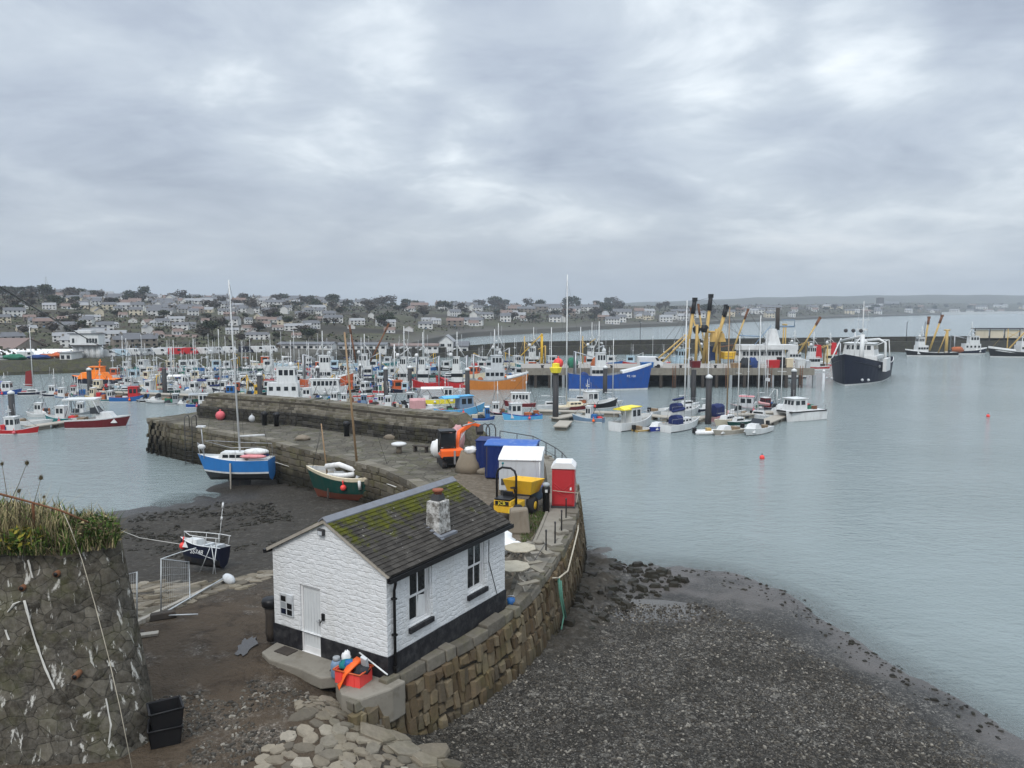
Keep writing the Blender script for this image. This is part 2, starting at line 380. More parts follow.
# ================================================================== camera, sky, sun
cam = bpy.data.cameras.new('camera'); camo = bpy.data.objects.new('camera', cam); COL.objects.link(camo)
camo.location = (0, 0, CAMZ); camo.rotation_euler = (R(90) - PITCH, 0, 0)
cam.sensor_fit = 'HORIZONTAL'; cam.sensor_width = 36; cam.lens = 36 * FOC / 1024; cam.clip_start = 0.1; cam.clip_end = 20000
scene.camera = camo
scene.view_settings.view_transform = 'Standard'; scene.view_settings.look = 'None'; scene.view_settings.gamma = 1
scene.view_settings.exposure = 0.84
scene.render.engine = 'CYCLES'
scene.cycles.use_denoising = True
try: scene.cycles.denoiser = 'OPENIMAGEDENOISE'
except Exception: pass
scene.cycles.max_bounces = 6; scene.cycles.volume_bounces = 1; scene.cycles.transparent_max_bounces = 12
SUN_EL, SUN_AZ = 48.0, 200.0     # degrees; azimuth clockwise from +y
def make_world():
    w = bpy.data.worlds.new('World'); scene.world = w; w.use_nodes = True
    t = w.node_tree; t.nodes.clear()
    N = lambda k, **kw: (lambda x: ([setattr(x, a, b) for a, b in kw.items()], x)[1])(t.nodes.new(k))
    L = t.links.new
    out = N('ShaderNodeOutputWorld'); bg = N('ShaderNodeBackground'); L(bg.outputs[0], out.inputs[0]); bg.inputs[1].default_value = 0.1
    sky = N('ShaderNodeTexSky'); sky.sky_type = 'NISHITA'; sky.sun_disc = False
    sky.sun_elevation = R(SUN_EL); sky.sun_rotation = R(SUN_AZ); sky.air_density = 1.5; sky.dust_density = 4
    co = N('ShaderNodeTexCoord').outputs['Generated']
    sp = N('ShaderNodeSeparateXYZ'); L(co, sp.inputs[0])
    def M(op, a, b=0.0, clamp=False):
        x = N('ShaderNodeMath', operation=op, use_clamp=clamp)
        for i, v in enumerate((a, b)):
            if isinstance(v, (int, float)): x.inputs[i].default_value = v
            else: L(v, x.inputs[i])
        return x.outputs[0]
    z = M('MAXIMUM', sp.outputs[2], 0.0)
    den = M('ADD', z, 0.20)
    cb = N('ShaderNodeCombineXYZ'); L(M('DIVIDE', sp.outputs[0], den), cb.inputs[0]); L(M('DIVIDE', sp.outputs[1], den), cb.inputs[1]); cb.inputs[2].default_value = 1.3
    def noise(scale, detail, rough, dist=0.0, off=(0, 0, 0)):
        m = N('ShaderNodeMapping'); m.inputs['Location'].default_value = off; L(cb.outputs[0], m.inputs[0])
        x = N('ShaderNodeTexNoise'); x.inputs['Scale'].default_value = scale; x.inputs['Detail'].default_value = detail
        x.inputs['Roughness'].default_value = rough; x.inputs['Distortion'].default_value = dist; L(m.outputs[0], x.inputs['Vector']); return x.outputs['Fac']
    n1 = noise(1.0, 5, 0.55, 0.3, (3.1, 0.4, 0)); n2 = noise(2.6, 7, 0.6, 0.5, (7.7, 2.2, 0))
    f = M('ADD', M('MULTIPLY', n1, 0.66), M('MULTIPLY', n2, 0.34))
    # thin places in the cloud deck, each a direction in the sky
    def gap(px, py, width, amt, prev):
        d = Vector(ray(px, py)).normalized()
        v = N('ShaderNodeVectorMath', operation='DOT_PRODUCT'); L(co, v.inputs[0]); v.inputs[1].default_value = d
        mr = N('ShaderNodeMapRange', interpolation_type='SMOOTHERSTEP'); L(v.outputs['Value'], mr.inputs[0])
        mr.inputs[1].default_value = math.cos(R(width)); mr.inputs[2].default_value = 1.0; mr.inputs[3].default_value = 0; mr.inputs[4].default_value = amt
        return M('ADD', prev, mr.outputs[0])
    for g in ((484, 152, 5, 0.11), (400, 105, 7, 0.07), (300, 50, 11, 0.03), (870, 40, 5, 0.10), (690, 60, 8, 0.06), (950, 215, 12, 0.05), (800, 235, 9, 0.035), (760, 215, 5, 0.03),
              (560, 70, 12, -0.085), (250, 170, 14, -0.03), (100, 110, 14, -0.03), (600, 250, 13, -0.045), (940, 120, 13, -0.045)):
        f = gap(*g, f)
    rp = N('ShaderNodeValToRGB'); e = rp.color_ramp.elements
    stops = [(0.36, (0.300, 0.345, 0.425)), (0.46, (0.39, 0.44, 0.52)), (0.54, (0.485, 0.54, 0.605)), (0.61, (0.65, 0.705, 0.755)), (0.70, (0.88, 0.91, 0.93))]
    while len(e) < len(stops): e.new(0.5)
    for i, (p, c) in enumerate(stops): e[i].position = p; e[i].color = (*c, 1)
    L(f, rp.inputs[0])
    # an overcast sky is brightest overhead, out of the picture
    mr = N('ShaderNodeMapRange'); L(z, mr.inputs[0]); mr.inputs[1].default_value = 0.36; mr.inputs[2].default_value = 1.0; mr.inputs[3].default_value = 7.5; mr.inputs[4].default_value = 22.0
    vm = N('ShaderNodeVectorMath', operation='SCALE'); L(rp.outputs[0], vm.inputs[0]); L(mr.outputs[0], vm.inputs['Scale'])
    hz = N('ShaderNodeMapRange', interpolation_type='SMOOTHSTEP'); L(z, hz.inputs[0]); hz.inputs[1].default_value = 0.0; hz.inputs[2].default_value = 0.20; hz.inputs[3].default_value = 0.75; hz.inputs[4].default_value = 0.0
    mh = N('ShaderNodeMix', data_type='RGBA'); L(hz.outputs[0], mh.inputs[0]); L(vm.outputs[0], mh.inputs[6]); mh.inputs[7].default_value = (2.8, 3.12, 3.5, 1)
    mx = N('ShaderNodeMix', data_type='RGBA'); mx.inputs[0].default_value = 0.94; L(sky.outputs[0], mx.inputs[6]); L(mh.outputs[2], mx.inputs[7])
    L(mx.outputs[2], bg.inputs[0])
make_world()
sl = bpy.data.lights.new('sun', 'SUN'); sl.energy = 1.1; sl.angle = R(25); sl.color = (1.0, 0.965, 0.92)
so = bpy.data.objects.new('sun', sl); COL.objects.link(so)
sd = Vector((math.sin(R(SUN_AZ)) * math.cos(R(SUN_EL)), math.cos(R(SUN_AZ)) * math.cos(R(SUN_EL)), math.sin(R(SUN_EL))))
so.rotation_euler = (-sd).to_track_quat('-Z', 'Y').to_euler()

# ================================================================== near ground: two beaches and the yard
def rbf(pts):
    P = np.array([(p[0], p[1]) for p in pts]); Z = np.array([p[2] for p in pts]); n = len(P)
    def U(r): return np.where(r > 1e-9, r * r * np.log(np.maximum(r, 1e-9)), 0)
    D = np.linalg.norm(P[:, None] - P[None], axis=2)
    A = np.zeros((n + 3, n + 3)); A[:n, :n] = U(D) + np.eye(n) * 0.3; A[:n, n] = 1; A[:n, n + 1:] = P; A[n, :n] = 1; A[n + 1:, :n] = P.T
    w = np.linalg.solve(A, np.concatenate([Z, [0, 0, 0]]))
    def f(X, Y):
        X = np.asarray(X, float); Y = np.asarray(Y, float)
        out = w[n] + w[n + 1] * X + w[n + 2] * Y
        for i in range(n):
            out = out + w[i] * U(np.hypot(X - P[i, 0], Y - P[i, 1]))
        return out
    return f
_cp = []
for px, py, z in [(598, 560, 0), (660, 567, 0), (725, 573, 0), (800, 598, 0), (860, 642, 0), (940, 692, 0), (1024, 738, 0), (1100, 790, 0),
                  (412, 727, 1.3), (480, 690, 1.05), (540, 650, .8), (570, 612, .5), (600, 768, 1.35), (450, 768, 1.6), (800, 768, .75), (700, 640, .5), (640, 612, .25), (800, 700, .5), (560, 700, 1.0),
                  (700, 545, -.5), (860, 590, -.7), (1024, 660, -.7), (620, 530, -.6)]: _cp.append(at(px, py, z))
for px, py, z in [(100, 517, 0), (130, 511, 0), (160, 506, 0), (190, 502, 0), (210, 494, 0), (225, 482, 0.0), (60, 500, -.5), (60, 475, -.9), (20, 450, -1.3), (80, 455, -1.3), (120, 480, -.6), (190, 470, -.7), (140, 545, .75), (230, 520, .6), (300, 500, .45), (350, 500, .6), (270, 545, 1.3), (200, 572, 1.8),
                  (140, 590, 2.3), (150, 625, 2.9), (220, 600, 2.6), (250, 585, 2.4), (200, 650, 3.0), (240, 690, 3.0), (180, 730, 3.0), (140, 700, 3.0), (260, 650, 3.0), (300, 700, 3.0), (250, 740, 2.85), (330, 720, 2.8), (380, 735, 2.2), (430, 768, 1.75), (330, 768, 2.4), (200, 768, 3.0), (60, 640, 3.0)]: _cp.append(at(px, py, z))
_cp += [(-4, 12, 2.0), (4, 12, 1.6), (12, 12, 1.2), (-9, 12, 3.0), (-30, 60, -1.5), (0, 70, -2.0), (25, 60, -2.2), (40, 45, -1.8), (-45, 60, -1.2), (-40, 45, .0), (-16, 24, 3), (-9, 40, 1.0), (-6, 48, .5), (-5, 35, 2.0)]
ground_z = rbf(_cp)
def fbm(x, y, sc, oct=4, seed=0.0):
    """cheap vectorised value noise"""
    def h(i, j): 
        v = np.sin(i * 127.1 + j * 311.7 + seed * 74.7) * 43758.5453
        return v - np.floor(v)
    out = np.zeros_like(x); amp = 0.5
    for k in range(oct):
        a = x / sc; b = y / sc; i = np.floor(a); j = np.floor(b); u = a - i; v = b - j; u = u * u * (3 - 2 * u); v = v * v * (3 - 2 * v)
        out += amp * ((h(i, j) * (1 - u) + h(i + 1, j) * u) * (1 - v) + (h(i, j + 1) * (1 - u) + h(i + 1, j + 1) * u) * v - 0.5)
        sc *= 0.5; amp *= 0.5
    return out
# outline of the quay top (z = 3), pixel points fixed to the ground they mark
QZ = 3.0
NEAR = [at(px, py, QZ) for px, py in ((148, 419), (215, 431), (270, 441), (330, 456), (385, 470), (410, 481), (428, 493))]
BACK = [(-5.2, 34.0, QZ), (-5.2, 28.0, QZ), (-5.9, 22.6, QZ), (-4.3, 20.8, QZ), (-3.9, 19.3, QZ)]
EDGE = [at(px, py, QZ) for px, py in ((353, 704), (400, 677), (436, 657), (472, 638), (509, 613), (530, 594), (548, 570), (560, 551), (568, 536), (574, 520), (577, 500), (575, 480), (566, 468), (548, 456), (520, 447), (480, 440))]
PB = [Vector(p) for p in ((-28.4, 69.4, QZ), (-17.7, 64.2, QZ), (-9.2, 57.9, QZ), (-4.6, 55.2, QZ))]     # foot of the parapet, quay side
PF = [Vector(p) for p in ((-27.3, 71.2, QZ), (-16.7, 66.0, QZ), (-8.2, 59.6, QZ), (-3.4, 57.5, QZ))]      # its harbour side
FARC = [Vector((-3.0, 57.9, QZ))] + PF[::-1] + [Vector((-29.8, 73.4, QZ))]
QPOLY = [tuple(p[:2]) for p in NEAR + [Vector(b) for b in BACK] + EDGE + PF[::-1] + [Vector((-29.8, 73.6, QZ))]]
def inside(poly, X, Y):
    r = np.zeros(np.shape(X), bool); n = len(poly); j = n - 1
    for i in range(n):
        xi, yi = poly[i]; xj, yj = poly[j]
        r ^= ((yi > Y) != (yj > Y)) & (X < (xj - xi) * (Y - yi) / (yj - yi + 1e-12) + xi); j = i
    return r
def gz(x, y):
    return float(ground_z(np.array([x]), np.array([y]))[0])
def grid_mesh(xs, ys, Z):
    nx, ny = len(xs), len(ys); X, Y = np.meshgrid(xs, ys)
    V = np.stack([X.ravel(), Y.ravel(), Z.ravel()], 1)
    idx = np.arange(nx * ny).reshape(ny, nx)
    F = np.stack([idx[:-1, :-1].ravel(), idx[:-1, 1:].ravel(), idx[1:, 1:].ravel(), idx[1:, :-1].ravel()], 1)
    return V, F
def raw_mesh(name, V, F, m, smooth=True):
    me = bpy.data.meshes.new(name); me.from_pydata(V.tolist(), [], F.tolist()); me.materials.append(MAT[m])
    me.polygons.foreach_set('use_smooth', [smooth] * len(F)); me.update()
    o = bpy.data.objects.new(name, me); COL.objects.link(o); return o
def add_attr(o, name, arr):
    a = o.data.attributes.new(name, 'FLOAT', 'POINT'); a.data.foreach_set('value', np.asarray(arr, float).ravel())
def sstep(a, b, x):
    t = np.clip((x - a) / (b - a), 0, 1); return t * t * (3 - 2 * t)

def beach_material():
    t = NT('beach'); co = t.coord('World')
    yard = t.attr('yard').outputs['Fac']; weed = t.attr('weed').outputs['Fac']; wet = t.attr('wet').outputs['Fac']; sand = t.attr('sand').outputs['Fac']
    v1 = t.voro(co, 20); v2 = t.voro(co, 38); v3 = t.voro(co, 6.5)
    def grey(v, stops):
        s = t.n('ShaderNodeSeparateColor'); t.l(v.outputs['Color'], s.inputs[0]); return t.ramp(s.outputs[0], stops)
    big = t.noise(co, 0.45, 6, 0.65)
    st = [(0.0, (0.010, 0.009, 0.008)), (0.5, (0.030, 0.0275, 0.024)), (0.76, (0.062, 0.057, 0.05)), (0.88, (0.14, 0.13, 0.112)), (1.0, (0.40, 0.375, 0.325))]
    peb = t.mix(t.ramp(t.noise(co, 2.2, 3), [(0.4, 0.0), (0.6, 1.0)]), grey(v1, st), grey(v2, st))
    peb = t.mix(0.25, peb, grey(v3, st))
    peb = t.mix(t.ramp(big, [(0.40, 0.0), (0.62, 1.0)]), t.mix(0.6, peb, (0.016, 0.014, 0.011)), peb)
    mud = t.mix(t.noise(co, 0.8, 7, 0.68), (0.035, 0.026, 0.018), (0.105, 0.080, 0.056))
    mud = t.mix(t.ramp(t.noise(co, 1.1, 6, 0.7, 0.6), [(0.50, 0.0), (0.66, 0.8)]), mud, (0.022, 0.016, 0.011))
    grav = t.ramp(t.noise(co, 0.55, 6, 0.7), [(0.52, 0.0), (0.64, 0.85)])
    mud = t.mix(grav, mud, t.mix(0.4, grey(v1, [(0, (0.06, 0.052, 0.042)), (0.7, (0.15, 0.132, 0.11)), (1, (0.36, 0.33, 0.29))]), mud))
    wd = t.mix(t.noise(co, 3.2, 7, 0.75), (0.007, 0.0065, 0.005), (0.085, 0.072, 0.055))
    wd = t.mix(0.35, wd, grey(v3, [(0, (0.012, 0.012, 0.01)), (0.85, (0.05, 0.047, 0.042)), (1, (0.14, 0.135, 0.12))]))
    snd = t.mix(t.noise(co, 2.0, 6), (0.085, 0.076, 0.068), (0.13, 0.118, 0.108))
    col = t.mix(weed, peb, wd); col = t.mix(yard, col, mud); col = t.mix(sand, col, snd)
    col = t.mix(t.math('MULTIPLY', wet, 0.4), col, (0.012, 0.011, 0.010))
    rg = t.n('ShaderNodeMapRange'); t.l(wet, rg.inputs[0]); rg.inputs[3].default_value = 0.72; rg.inputs[4].default_value = 0.22
    t.set(col, rg.outputs[0], t.math('MULTIPLY_ADD' if False else 'ADD', t.math('MULTIPLY', wet, 0.45), 0.08))
    h = t.math('ADD', t.math('ADD', t.math('MULTIPLY', v1.outputs['Distance'], -0.6), t.math('MULTIPLY', v3.outputs['Distance'], -0.9)), t.math('MULTIPLY', t.noise(co, 4, 6), 0.9))
    t.bump(h, 0.8, 0.05)
beach_material()
def build_ground():
    xs = np.concatenate([np.arange(-60, -30, 1.0), np.arange(-30, 26, 0.22), np.arange(26, 60.1, 1.2)])
    ys = np.concatenate([np.arange(5, 14, 0.6), np.arange(14, 52, 0.2), np.arange(52, 90.1, 1.0)])
    X, Y = np.meshgrid(xs, ys); Z = ground_z(X, Y)
    Z = np.maximum(np.minimum(Z, 3.0), -2.5)
    left = X < -0.12 * (Y - 20) - 3.0
    yard = sstep(2.15, 2.75, Z + fbm(X, Y, 2.5, 4, 3) * 0.8) * left * sstep(13, 16, Y) 
    yard = np.where((X < -2.0) & (Y < 21) & (Z > 1.9), np.maximum(yard, sstep(2.2, 2.7, Z)), yard)
    weed = left * (1 - yard)
    n = fbm(X, Y, 1.2, 5, 1); n2 = fbm(X, Y, 6, 4, 2)
    Z = Z + n * (0.10 + 0.16 * weed) + n2 * 0.20 * (1 - yard)
    # dark weed-grown rocks along the foot of the right-hand wall and the edge of the tide
    foot = np.exp(-((X - np.interp(Y, [20, 25, 30, 36, 42], [-2.6, 0.6, 2.9, 4.2, 4.6])) / 1.1) ** 2) * sstep(24, 28, Y) * (1 - sstep(40, 44, Y)) * (~left)
    r = np.maximum(fbm(X, Y, 0.9, 3, 7) + 0.10, 0)
    Z = Z + foot * r * 1.1
    weed = np.maximum(weed, np.clip(foot * 1.4, 0, 1) * 0.95)
    wet = np.clip(1 - Z / 0.35, 0, 1) * 0.9
    pud = np.exp(-(((X - at(645, 612, .3)[0]) / 2.2) ** 2 + ((Y - at(645, 612, .3)[1]) / 1.1) ** 2) * 1.2)
    Z = Z - pud * 0.22 * (~left)
    wet = np.maximum(wet, np.clip(pud * 1.3 * (~left), 0, 1))
    wet = np.maximum(wet, left * weed * 0.08)
    sand = sstep(0.22, 0.02, Z + fbm(X, Y, 1.9, 5, 9) * 0.75) * (~left) * sstep(2.0, 6.0, X)
    Z = np.where(inside(QPOLY, X, Y), Z - 0.9 - 0.5 * (Z > 2.5), Z)
    V, F = grid_mesh(xs, ys, Z)
    o = raw_mesh('beach', V, F, 'beach'); struct(o)
    for k, a in (('yard', yard), ('weed', weed), ('wet', wet), ('sand', sand)): add_attr(o, k, a)
    return o
build_ground()

# ================================================================== sea
def water_material():
    t = NT('water'); co = t.coord('World')
    d = t.attr('depth').outputs['Fac']
    far = t.n('ShaderNodeCameraData').outputs['View Distance'] if False else None
    n1 = t.noise(t.coord('World', (1, 1.6, 1)), 0.9, 4, 0.6, 0.2); n2 = t.noise(t.coord('World', (1, 1.5, 1)), 3.4, 4, 0.6); n3 = t.noise(t.coord('World', (.5, 1.6, 1)), 0.06, 5, 0.65)
    col = t.mix(n3, (0.175, 0.215, 0.213), (0.235, 0.276, 0.272))
    t.set(col, 0.11, 0.5); t.b.inputs['IOR'].default_value = 1.33
    amp = t.ramp(t.noise(co, 0.045, 4, 0.65), [(0.35, 0.45), (0.65, 1.0)])
    h = t.math('MULTIPLY', t.math('ADD', t.math('MULTIPLY', n1, 1.0), t.math('MULTIPLY', n2, 0.6)), amp)
    t.bump(h, 1.0, 0.22)
    tr = t.n('ShaderNodeBsdfTransparent'); ms = t.n('ShaderNodeMixShader')
    t.l(t.ramp(d, [(0.0, 0.55), (0.2, 0.16), (0.8, 0.0)]), ms.inputs[0]); t.l(t.b.outputs[0], ms.inputs[1]); t.l(tr.outputs[0], ms.inputs[2])
    t.l(ms.outputs[0], t.out.inputs['Surface'])
water_material()
def build_sea():
    xs = np.concatenate([[-6000, -2000, -600, -200], np.arange(-70, 60, 0.7), [100, 300, 900, 2500, 7000]])
    ys = np.concatenate([[-60, 0], np.arange(8, 90, 0.7), [120, 200, 400, 900, 2000, 4500]])
    X, Y = np.meshgrid(xs, ys); Z = X * 0
    gzv = np.where((np.abs(X) < 60) & (Y < 90) & (Y > 5), ground_z(np.clip(X, -60, 60), np.clip(Y, 5, 90)), -3)
    gzv = np.where((Y > 53) | ((X < -24) & (Y > 48.5)), -3, gzv)
    V, F = grid_mesh(xs, ys, Z)
    o = raw_mesh('sea', V, F, 'water'); struct(o); add_attr(o, 'depth', np.clip(-gzv / 0.9, 0, 1))
build_sea()
t = NT('puddle_water'); t.set((.055, .05, .045), .07, .5)
for nm, px, py, sx, sy, zz in (('puddle', 246, 647, .26, .62, 3.0),):
    c = at(px, py, zz); ng = 22; mb = MB()
    pts = [(c.x + sx * math.cos(2 * math.pi * i / ng) * rnd.uniform(.6, 1.3), c.y + sy * math.sin(2 * math.pi * i / ng) * rnd.uniform(.7, 1.2)) for i in range(ng)]
    mb.prism(pts, 2.6, 3.04)
    o = mb.build(nm, 'puddle_water'); struct(o)
c = at(645, 612, .3); mb = MB(); pts = [(c.x + 3.0 * math.cos(2 * math.pi * i / 40), c.y + 1.7 * math.sin(2 * math.pi * i / 40)) for i in range(40)]
pz = gz(c.x, c.y) - .06; mb.prism(pts, pz - .4, pz)
struct(mb.build('tide_pool_water', 'puddle_water'))

# ================================================================== hills and the far shore (real distances, one sheet)
AZ = [-260, -100, 0, 100, 200, 300, 400, 470, 560, 600, 700, 800, 900, 1024, 1200, 1400]
SH = [140, 147, 150, 158, 168, 178, 215, 335, 400, 450, 560, 790, 1120, 1560, 1800, 1900]         # shoreline distance
SK = [480, 500, 520, 600, 680, 740, 860, 960, 1000, 1100, 1250, 1450, 1800, 2200, 2300, 2300]      # crest distance
SY = [286, 291, 294.5, 299, 302, 304, 306, 307, 307, 306.5, 305.5, 304.5, 303, 303.5, 304, 304]    # height of the crest line in the view
def crest(p):
    D = np.interp(p, AZ, SK); y = np.interp(p, AZ, SY); return D, CAMZ + (307 - y) / 770 * D
def terr(p, d):
    """height of the land at azimuth column p and distance d"""
    s = np.interp(p, AZ, SH); D, zc = crest(p); t = np.clip((d - s) / (D - s), 0, 1)
    z = 2.2 + (zc - 2.2) * (1 - (1 - t) ** 1.5) 
    z = np.where(d < s, 2.2 - np.clip((s - d) / 4.0, 0, 1) * 5.0, z)
    z = np.where(d > D, zc - (d - D) * 0.03, z)
    return z
def land(px, d):
    x = (px - 512) / FOC * d
    return Vector((x, d, float(terr(px, d))))
def hill_material():
    t = NT('hillside'); co = t.coord('World')
    n = t.noise(co, 0.016, 7, 0.68); n2 = t.noise(co, 0.12, 6, 0.7)
    col = t.ramp(n, [(0.36, (0.028, 0.026, 0.02)), (0.46, (0.055, 0.047, 0.034)), (0.54, (0.075, 0.078, 0.04)), (0.62, (0.05, 0.044, 0.034)), (0.72, (0.09, 0.085, 0.06))])
    col = t.mix(t.ramp(n2, [(0.4, 0.0), (0.7, 0.75)]), col, (0.03, 0.028, 0.022))
    z = t.n('ShaderNodeSeparateXYZ'); t.l(co, z.inputs[0])
    lo = t.n('ShaderNodeMapRange'); t.l(z.outputs[2], lo.inputs[0]); lo.inputs[1].default_value = 2.3; lo.inputs[2].default_value = 3.6; lo.inputs[3].default_value = 0.8; lo.inputs[4].default_value = 0.0
    col = t.mix(lo.outputs[0], col, (0.10, 0.095, 0.085))
    t.set(col, 0.95, 0.15)
hill_material()
def build_hills():
    ps = np.arange(-260, 1401, 6.0); us = np.concatenate([[-0.08, -0.03, -0.012, -0.004, 0.0, 0.004], np.linspace(0.015, 1.0, 44), [1.05, 1.15, 1.4]])
    P, U = np.meshgrid(ps, us)
    s = np.interp(P, AZ, SH); D, zc = crest(P)
    d = np.where(U < 0, s + U * 90, s + U * (D - s)); Z = terr(P, d)
    X = (P - 512) / FOC * d
    Z = Z + np.where(U > 0.03, fbm(X, d, 60, 4, 5) * 3.0 * np.clip(U, 0, 1), 0)
    nx = len(ps); ny = len(us); V = np.stack([X.ravel(), d.ravel(), Z.ravel()], 1)
    idx = np.arange(nx * ny).reshape(ny, nx)
    F = np.stack([idx[:-1, :-1].ravel(), idx[:-1, 1:].ravel(), idx[1:, 1:].ravel(), idx[1:, :-1].ravel()], 1)
    struct(raw_mesh('hills', V, F, 'hillside'))
    # a long far ridge across the bay
    ps = np.arange(480, 1500, 12.0); ys = np.interp(ps, [480, 600, 700, 760, 850, 950, 1024, 1200, 1500], [309, 304, 300.5, 298, 296.5, 295.5, 296, 297, 300])
    V = []; D0 = 3000.0
    for k, fr in enumerate((0.0, 0.5, 0.85, 1.0, 1.15)):
        for p, y in zip(ps, ys):
            zc = CAMZ + (307 - y) / 770 * D0; dd = 2300 + k * 180
            V.append(((p - 512) / FOC * dd, dd, -4 + (zc + 4) * min(1, fr) ** 0.6 + math.sin(p * 0.11) * 1.2 * fr - (12 if fr > 1 else 0)))
    n = len(ps); F = np.array([(r * n + i, r * n + i + 1, (r + 1) * n + i + 1, (r + 1) * n + i) for r in range(4) for i in range(n - 1)])
    struct(raw_mesh('far_hill', np.array(V), F, 'hillside'))
build_hills()
def build_haze():
    m = bpy.data.materials.new('sea_haze'); m.use_nodes = True; t = m.node_tree; t.nodes.clear()
    o = t.nodes.new('ShaderNodeOutputMaterial'); v = t.nodes.new('ShaderNodeVolumePrincipled'); t.links.new(v.outputs[0], o.inputs['Volume'])
    v.inputs['Color'].default_value = (0.66, 0.71, 0.77, 1); v.inputs['Density'].default_value = HAZE; v.inputs['Anisotropy'].default_value = 0.2
    MAT['sea_haze'] = m
    mb = MB(); mb.box(-4500, 4500, -30, 3300, -12, 110)
    h = mb.build('haze', 'sea_haze'); h['kind'] = 'stuff'
    return h
HAZE = 0.00031
build_haze()
# ================================================================== stone walls made of separate stones
def resample(path, step):
    P = [Vector((p[0], p[1])) for p in path]; out = []; acc = 0
    L = [0]
    for a, b in zip(P[:-1], P[1:]): L.append(L[-1] + (b - a).length)
    def f(s):
        s = max(0, min(L[-1], s))
        for i in range(len(P) - 1):
            if s <= L[i + 1] or i == len(P) - 2:
                t = (s - L[i]) / max(1e-6, L[i + 1] - L[i]); p = P[i].lerp(P[i + 1], t)
                # smoothed direction
                d = (P[i + 1] - P[i]).normalized()
                if t > 0.5 and i + 2 < len(P): d = d.lerp((P[i + 2] - P[i + 1]).normalized(), (t - 0.5))
                if t < 0.5 and i > 0: d = d.lerp((P[i] - P[i - 1]).normalized(), (0.5 - t))
                return p, d.normalized()
    return f, L[-1]
def stones(mb, path, zb, zt, wr, hr, out=1, batter=0.08, depth=0.16, gap=0.02, rg=None, mi=0, jz=0.35, rough=0.03, vertical=False):
    """courses of rough blocks along a path; out=+1 faces right of travel. zb / zt: numbers or functions of the distance along it"""
    rg = rg or rnd
    f, L = resample(path, 0.2)
    zbf = zb if callable(zb) else (lambda s: zb); ztf = zt if callable(zt) else (lambda s: zt)
    top = max(ztf(L * i / 20) for i in range(21)); low = min(zbf(L * i / 20) for i in range(21))
    z = top; 
    while z > low:
        h = rg.uniform(*hr); z0 = z - h; s = -rg.uniform(0, wr[1])
        while s < L:
            w = rg.uniform(*wr); sm = min(L, max(0, s + w / 2))
            if z0 + h * 0.3 > zbf(sm) - 0.35 and z0 < ztf(sm) - 0.05 and s + w < L + w * 0.5:
                p, d = f(sm); nrm = Vector((d.y, -d.x)) * out
                hj = h * (1 + (rg.uniform(-jz, jz) if vertical else rg.uniform(-.06, .06)))
                zc = z - h / 2; zt_ = min(zc + hj / 2, ztf(sm)); zb_ = zc - hj / 2
                a = w / 2 - gap / 2; hh = (zt_ - zb_) / 2 - gap / 2; zc = (zt_ + zb_) / 2
                def pt(u, v, o):
                    zz = zc + v; b = batter * (top - zz)
                    q = p + d * u + nrm * (o + b)
                    return (q.x, q.y, zz)
                dd = depth * rg.uniform(0.7, 1.25)
                c = min(a, hh) * rg.uniform(0.14, 0.34); e = lambda: rg.uniform(-rough, rough)
                vs = [pt(-a, -hh, -.05), pt(a, -hh, -.05), pt(a, hh, -.05), pt(-a, hh, -.05)]
                vs += [pt(-a + e(), -hh + e(), dd * .55), pt(a + e(), -hh + e(), dd * .55), pt(a + e(), hh + e() * .5, dd * .55), pt(-a + e(), hh + e() * .5, dd * .55)]
                vs += [pt(-a + c + e(), -hh + c + e(), dd), pt(a - c + e(), -hh + c + e(), dd), pt(a - c + e(), hh - c + e(), dd), pt(-a + c + e(), hh - c + e(), dd)]
                fs = []
                for k in (0, 4):
                    for i in range(4): fs.append((k + i, k + (i + 1) % 4, k + 4 + (i + 1) % 4, k + 4 + i))
                fs.append((8, 9, 10, 11)); fs.append((3, 2, 1, 0))
                mb.add(vs, fs, mi, False)
            s += w
        z = z0
    return mb
def offset_path(path, d, out=1):
    f, L = resample(path, .2); res = []
    acc = 0; P = [Vector((p[0], p[1])) for p in path]
    for i, p in enumerate(P):
        a = (P[min(i + 1, len(P) - 1)] - P[max(i - 1, 0)]).normalized(); n = Vector((a.y, -a.x)) * out
        res.append(p + n * d)
    return res

# ------------------------------------------------------------------ the old stone pier
pier = thing('stone_pier', 'old curved granite pier with a raised parapet, moss-stained, reaching into the harbour', 'pier', (0, 0, 0))
mb = MB(); mb.prism(QPOLY, -2.2, QZ, 0, 1); mb.build('pier_core', ['pier_paving', 'mortar'], pier)
mb = MB()
rs = random.Random(5)
stones(mb, [Vector((-29.8, 73.6))] + [Vector(p[:2]) for p in NEAR], -1.6, QZ + 0.02, (0.5, 1.15), (0.34, 0.5), 1, 0.05, 0.14, 0.02, rs)
mb.build('facing_wall', ['pier_block'], pier)
mb = MB(); rs = random.Random(6)       # coping along the near edge
f_, L_ = resample([p for p in NEAR], .2); s = 0
while s < L_ - 0.4:
    w = rs.uniform(0.7, 1.5); p, d = f_(s + w / 2); n = Vector((d.y, -d.x))
    a = p - d * (w / 2 - .015); b = p + d * (w / 2 - .015); hi = QZ + rs.uniform(.05, .11); wd = rs.uniform(.55, .8)
    mb.add([(*(a + n * .16), QZ - .2), (*(b + n * .16), QZ - .2), (*(b - n * wd), QZ - .2), (*(a - n * wd), QZ - .2), (*(a + n * .14), hi), (*(b + n * .14), hi), (*(b - n * wd), hi - .02), (*(a - n * wd), hi - .02)],
           [(3, 2, 1, 0), (4, 5, 6, 7), (0, 1, 5, 4), (1, 2, 6, 5), (2, 3, 7, 6), (3, 0, 4, 7)])
    s += w
mb.build('coping', ['parapet_light'], pier)
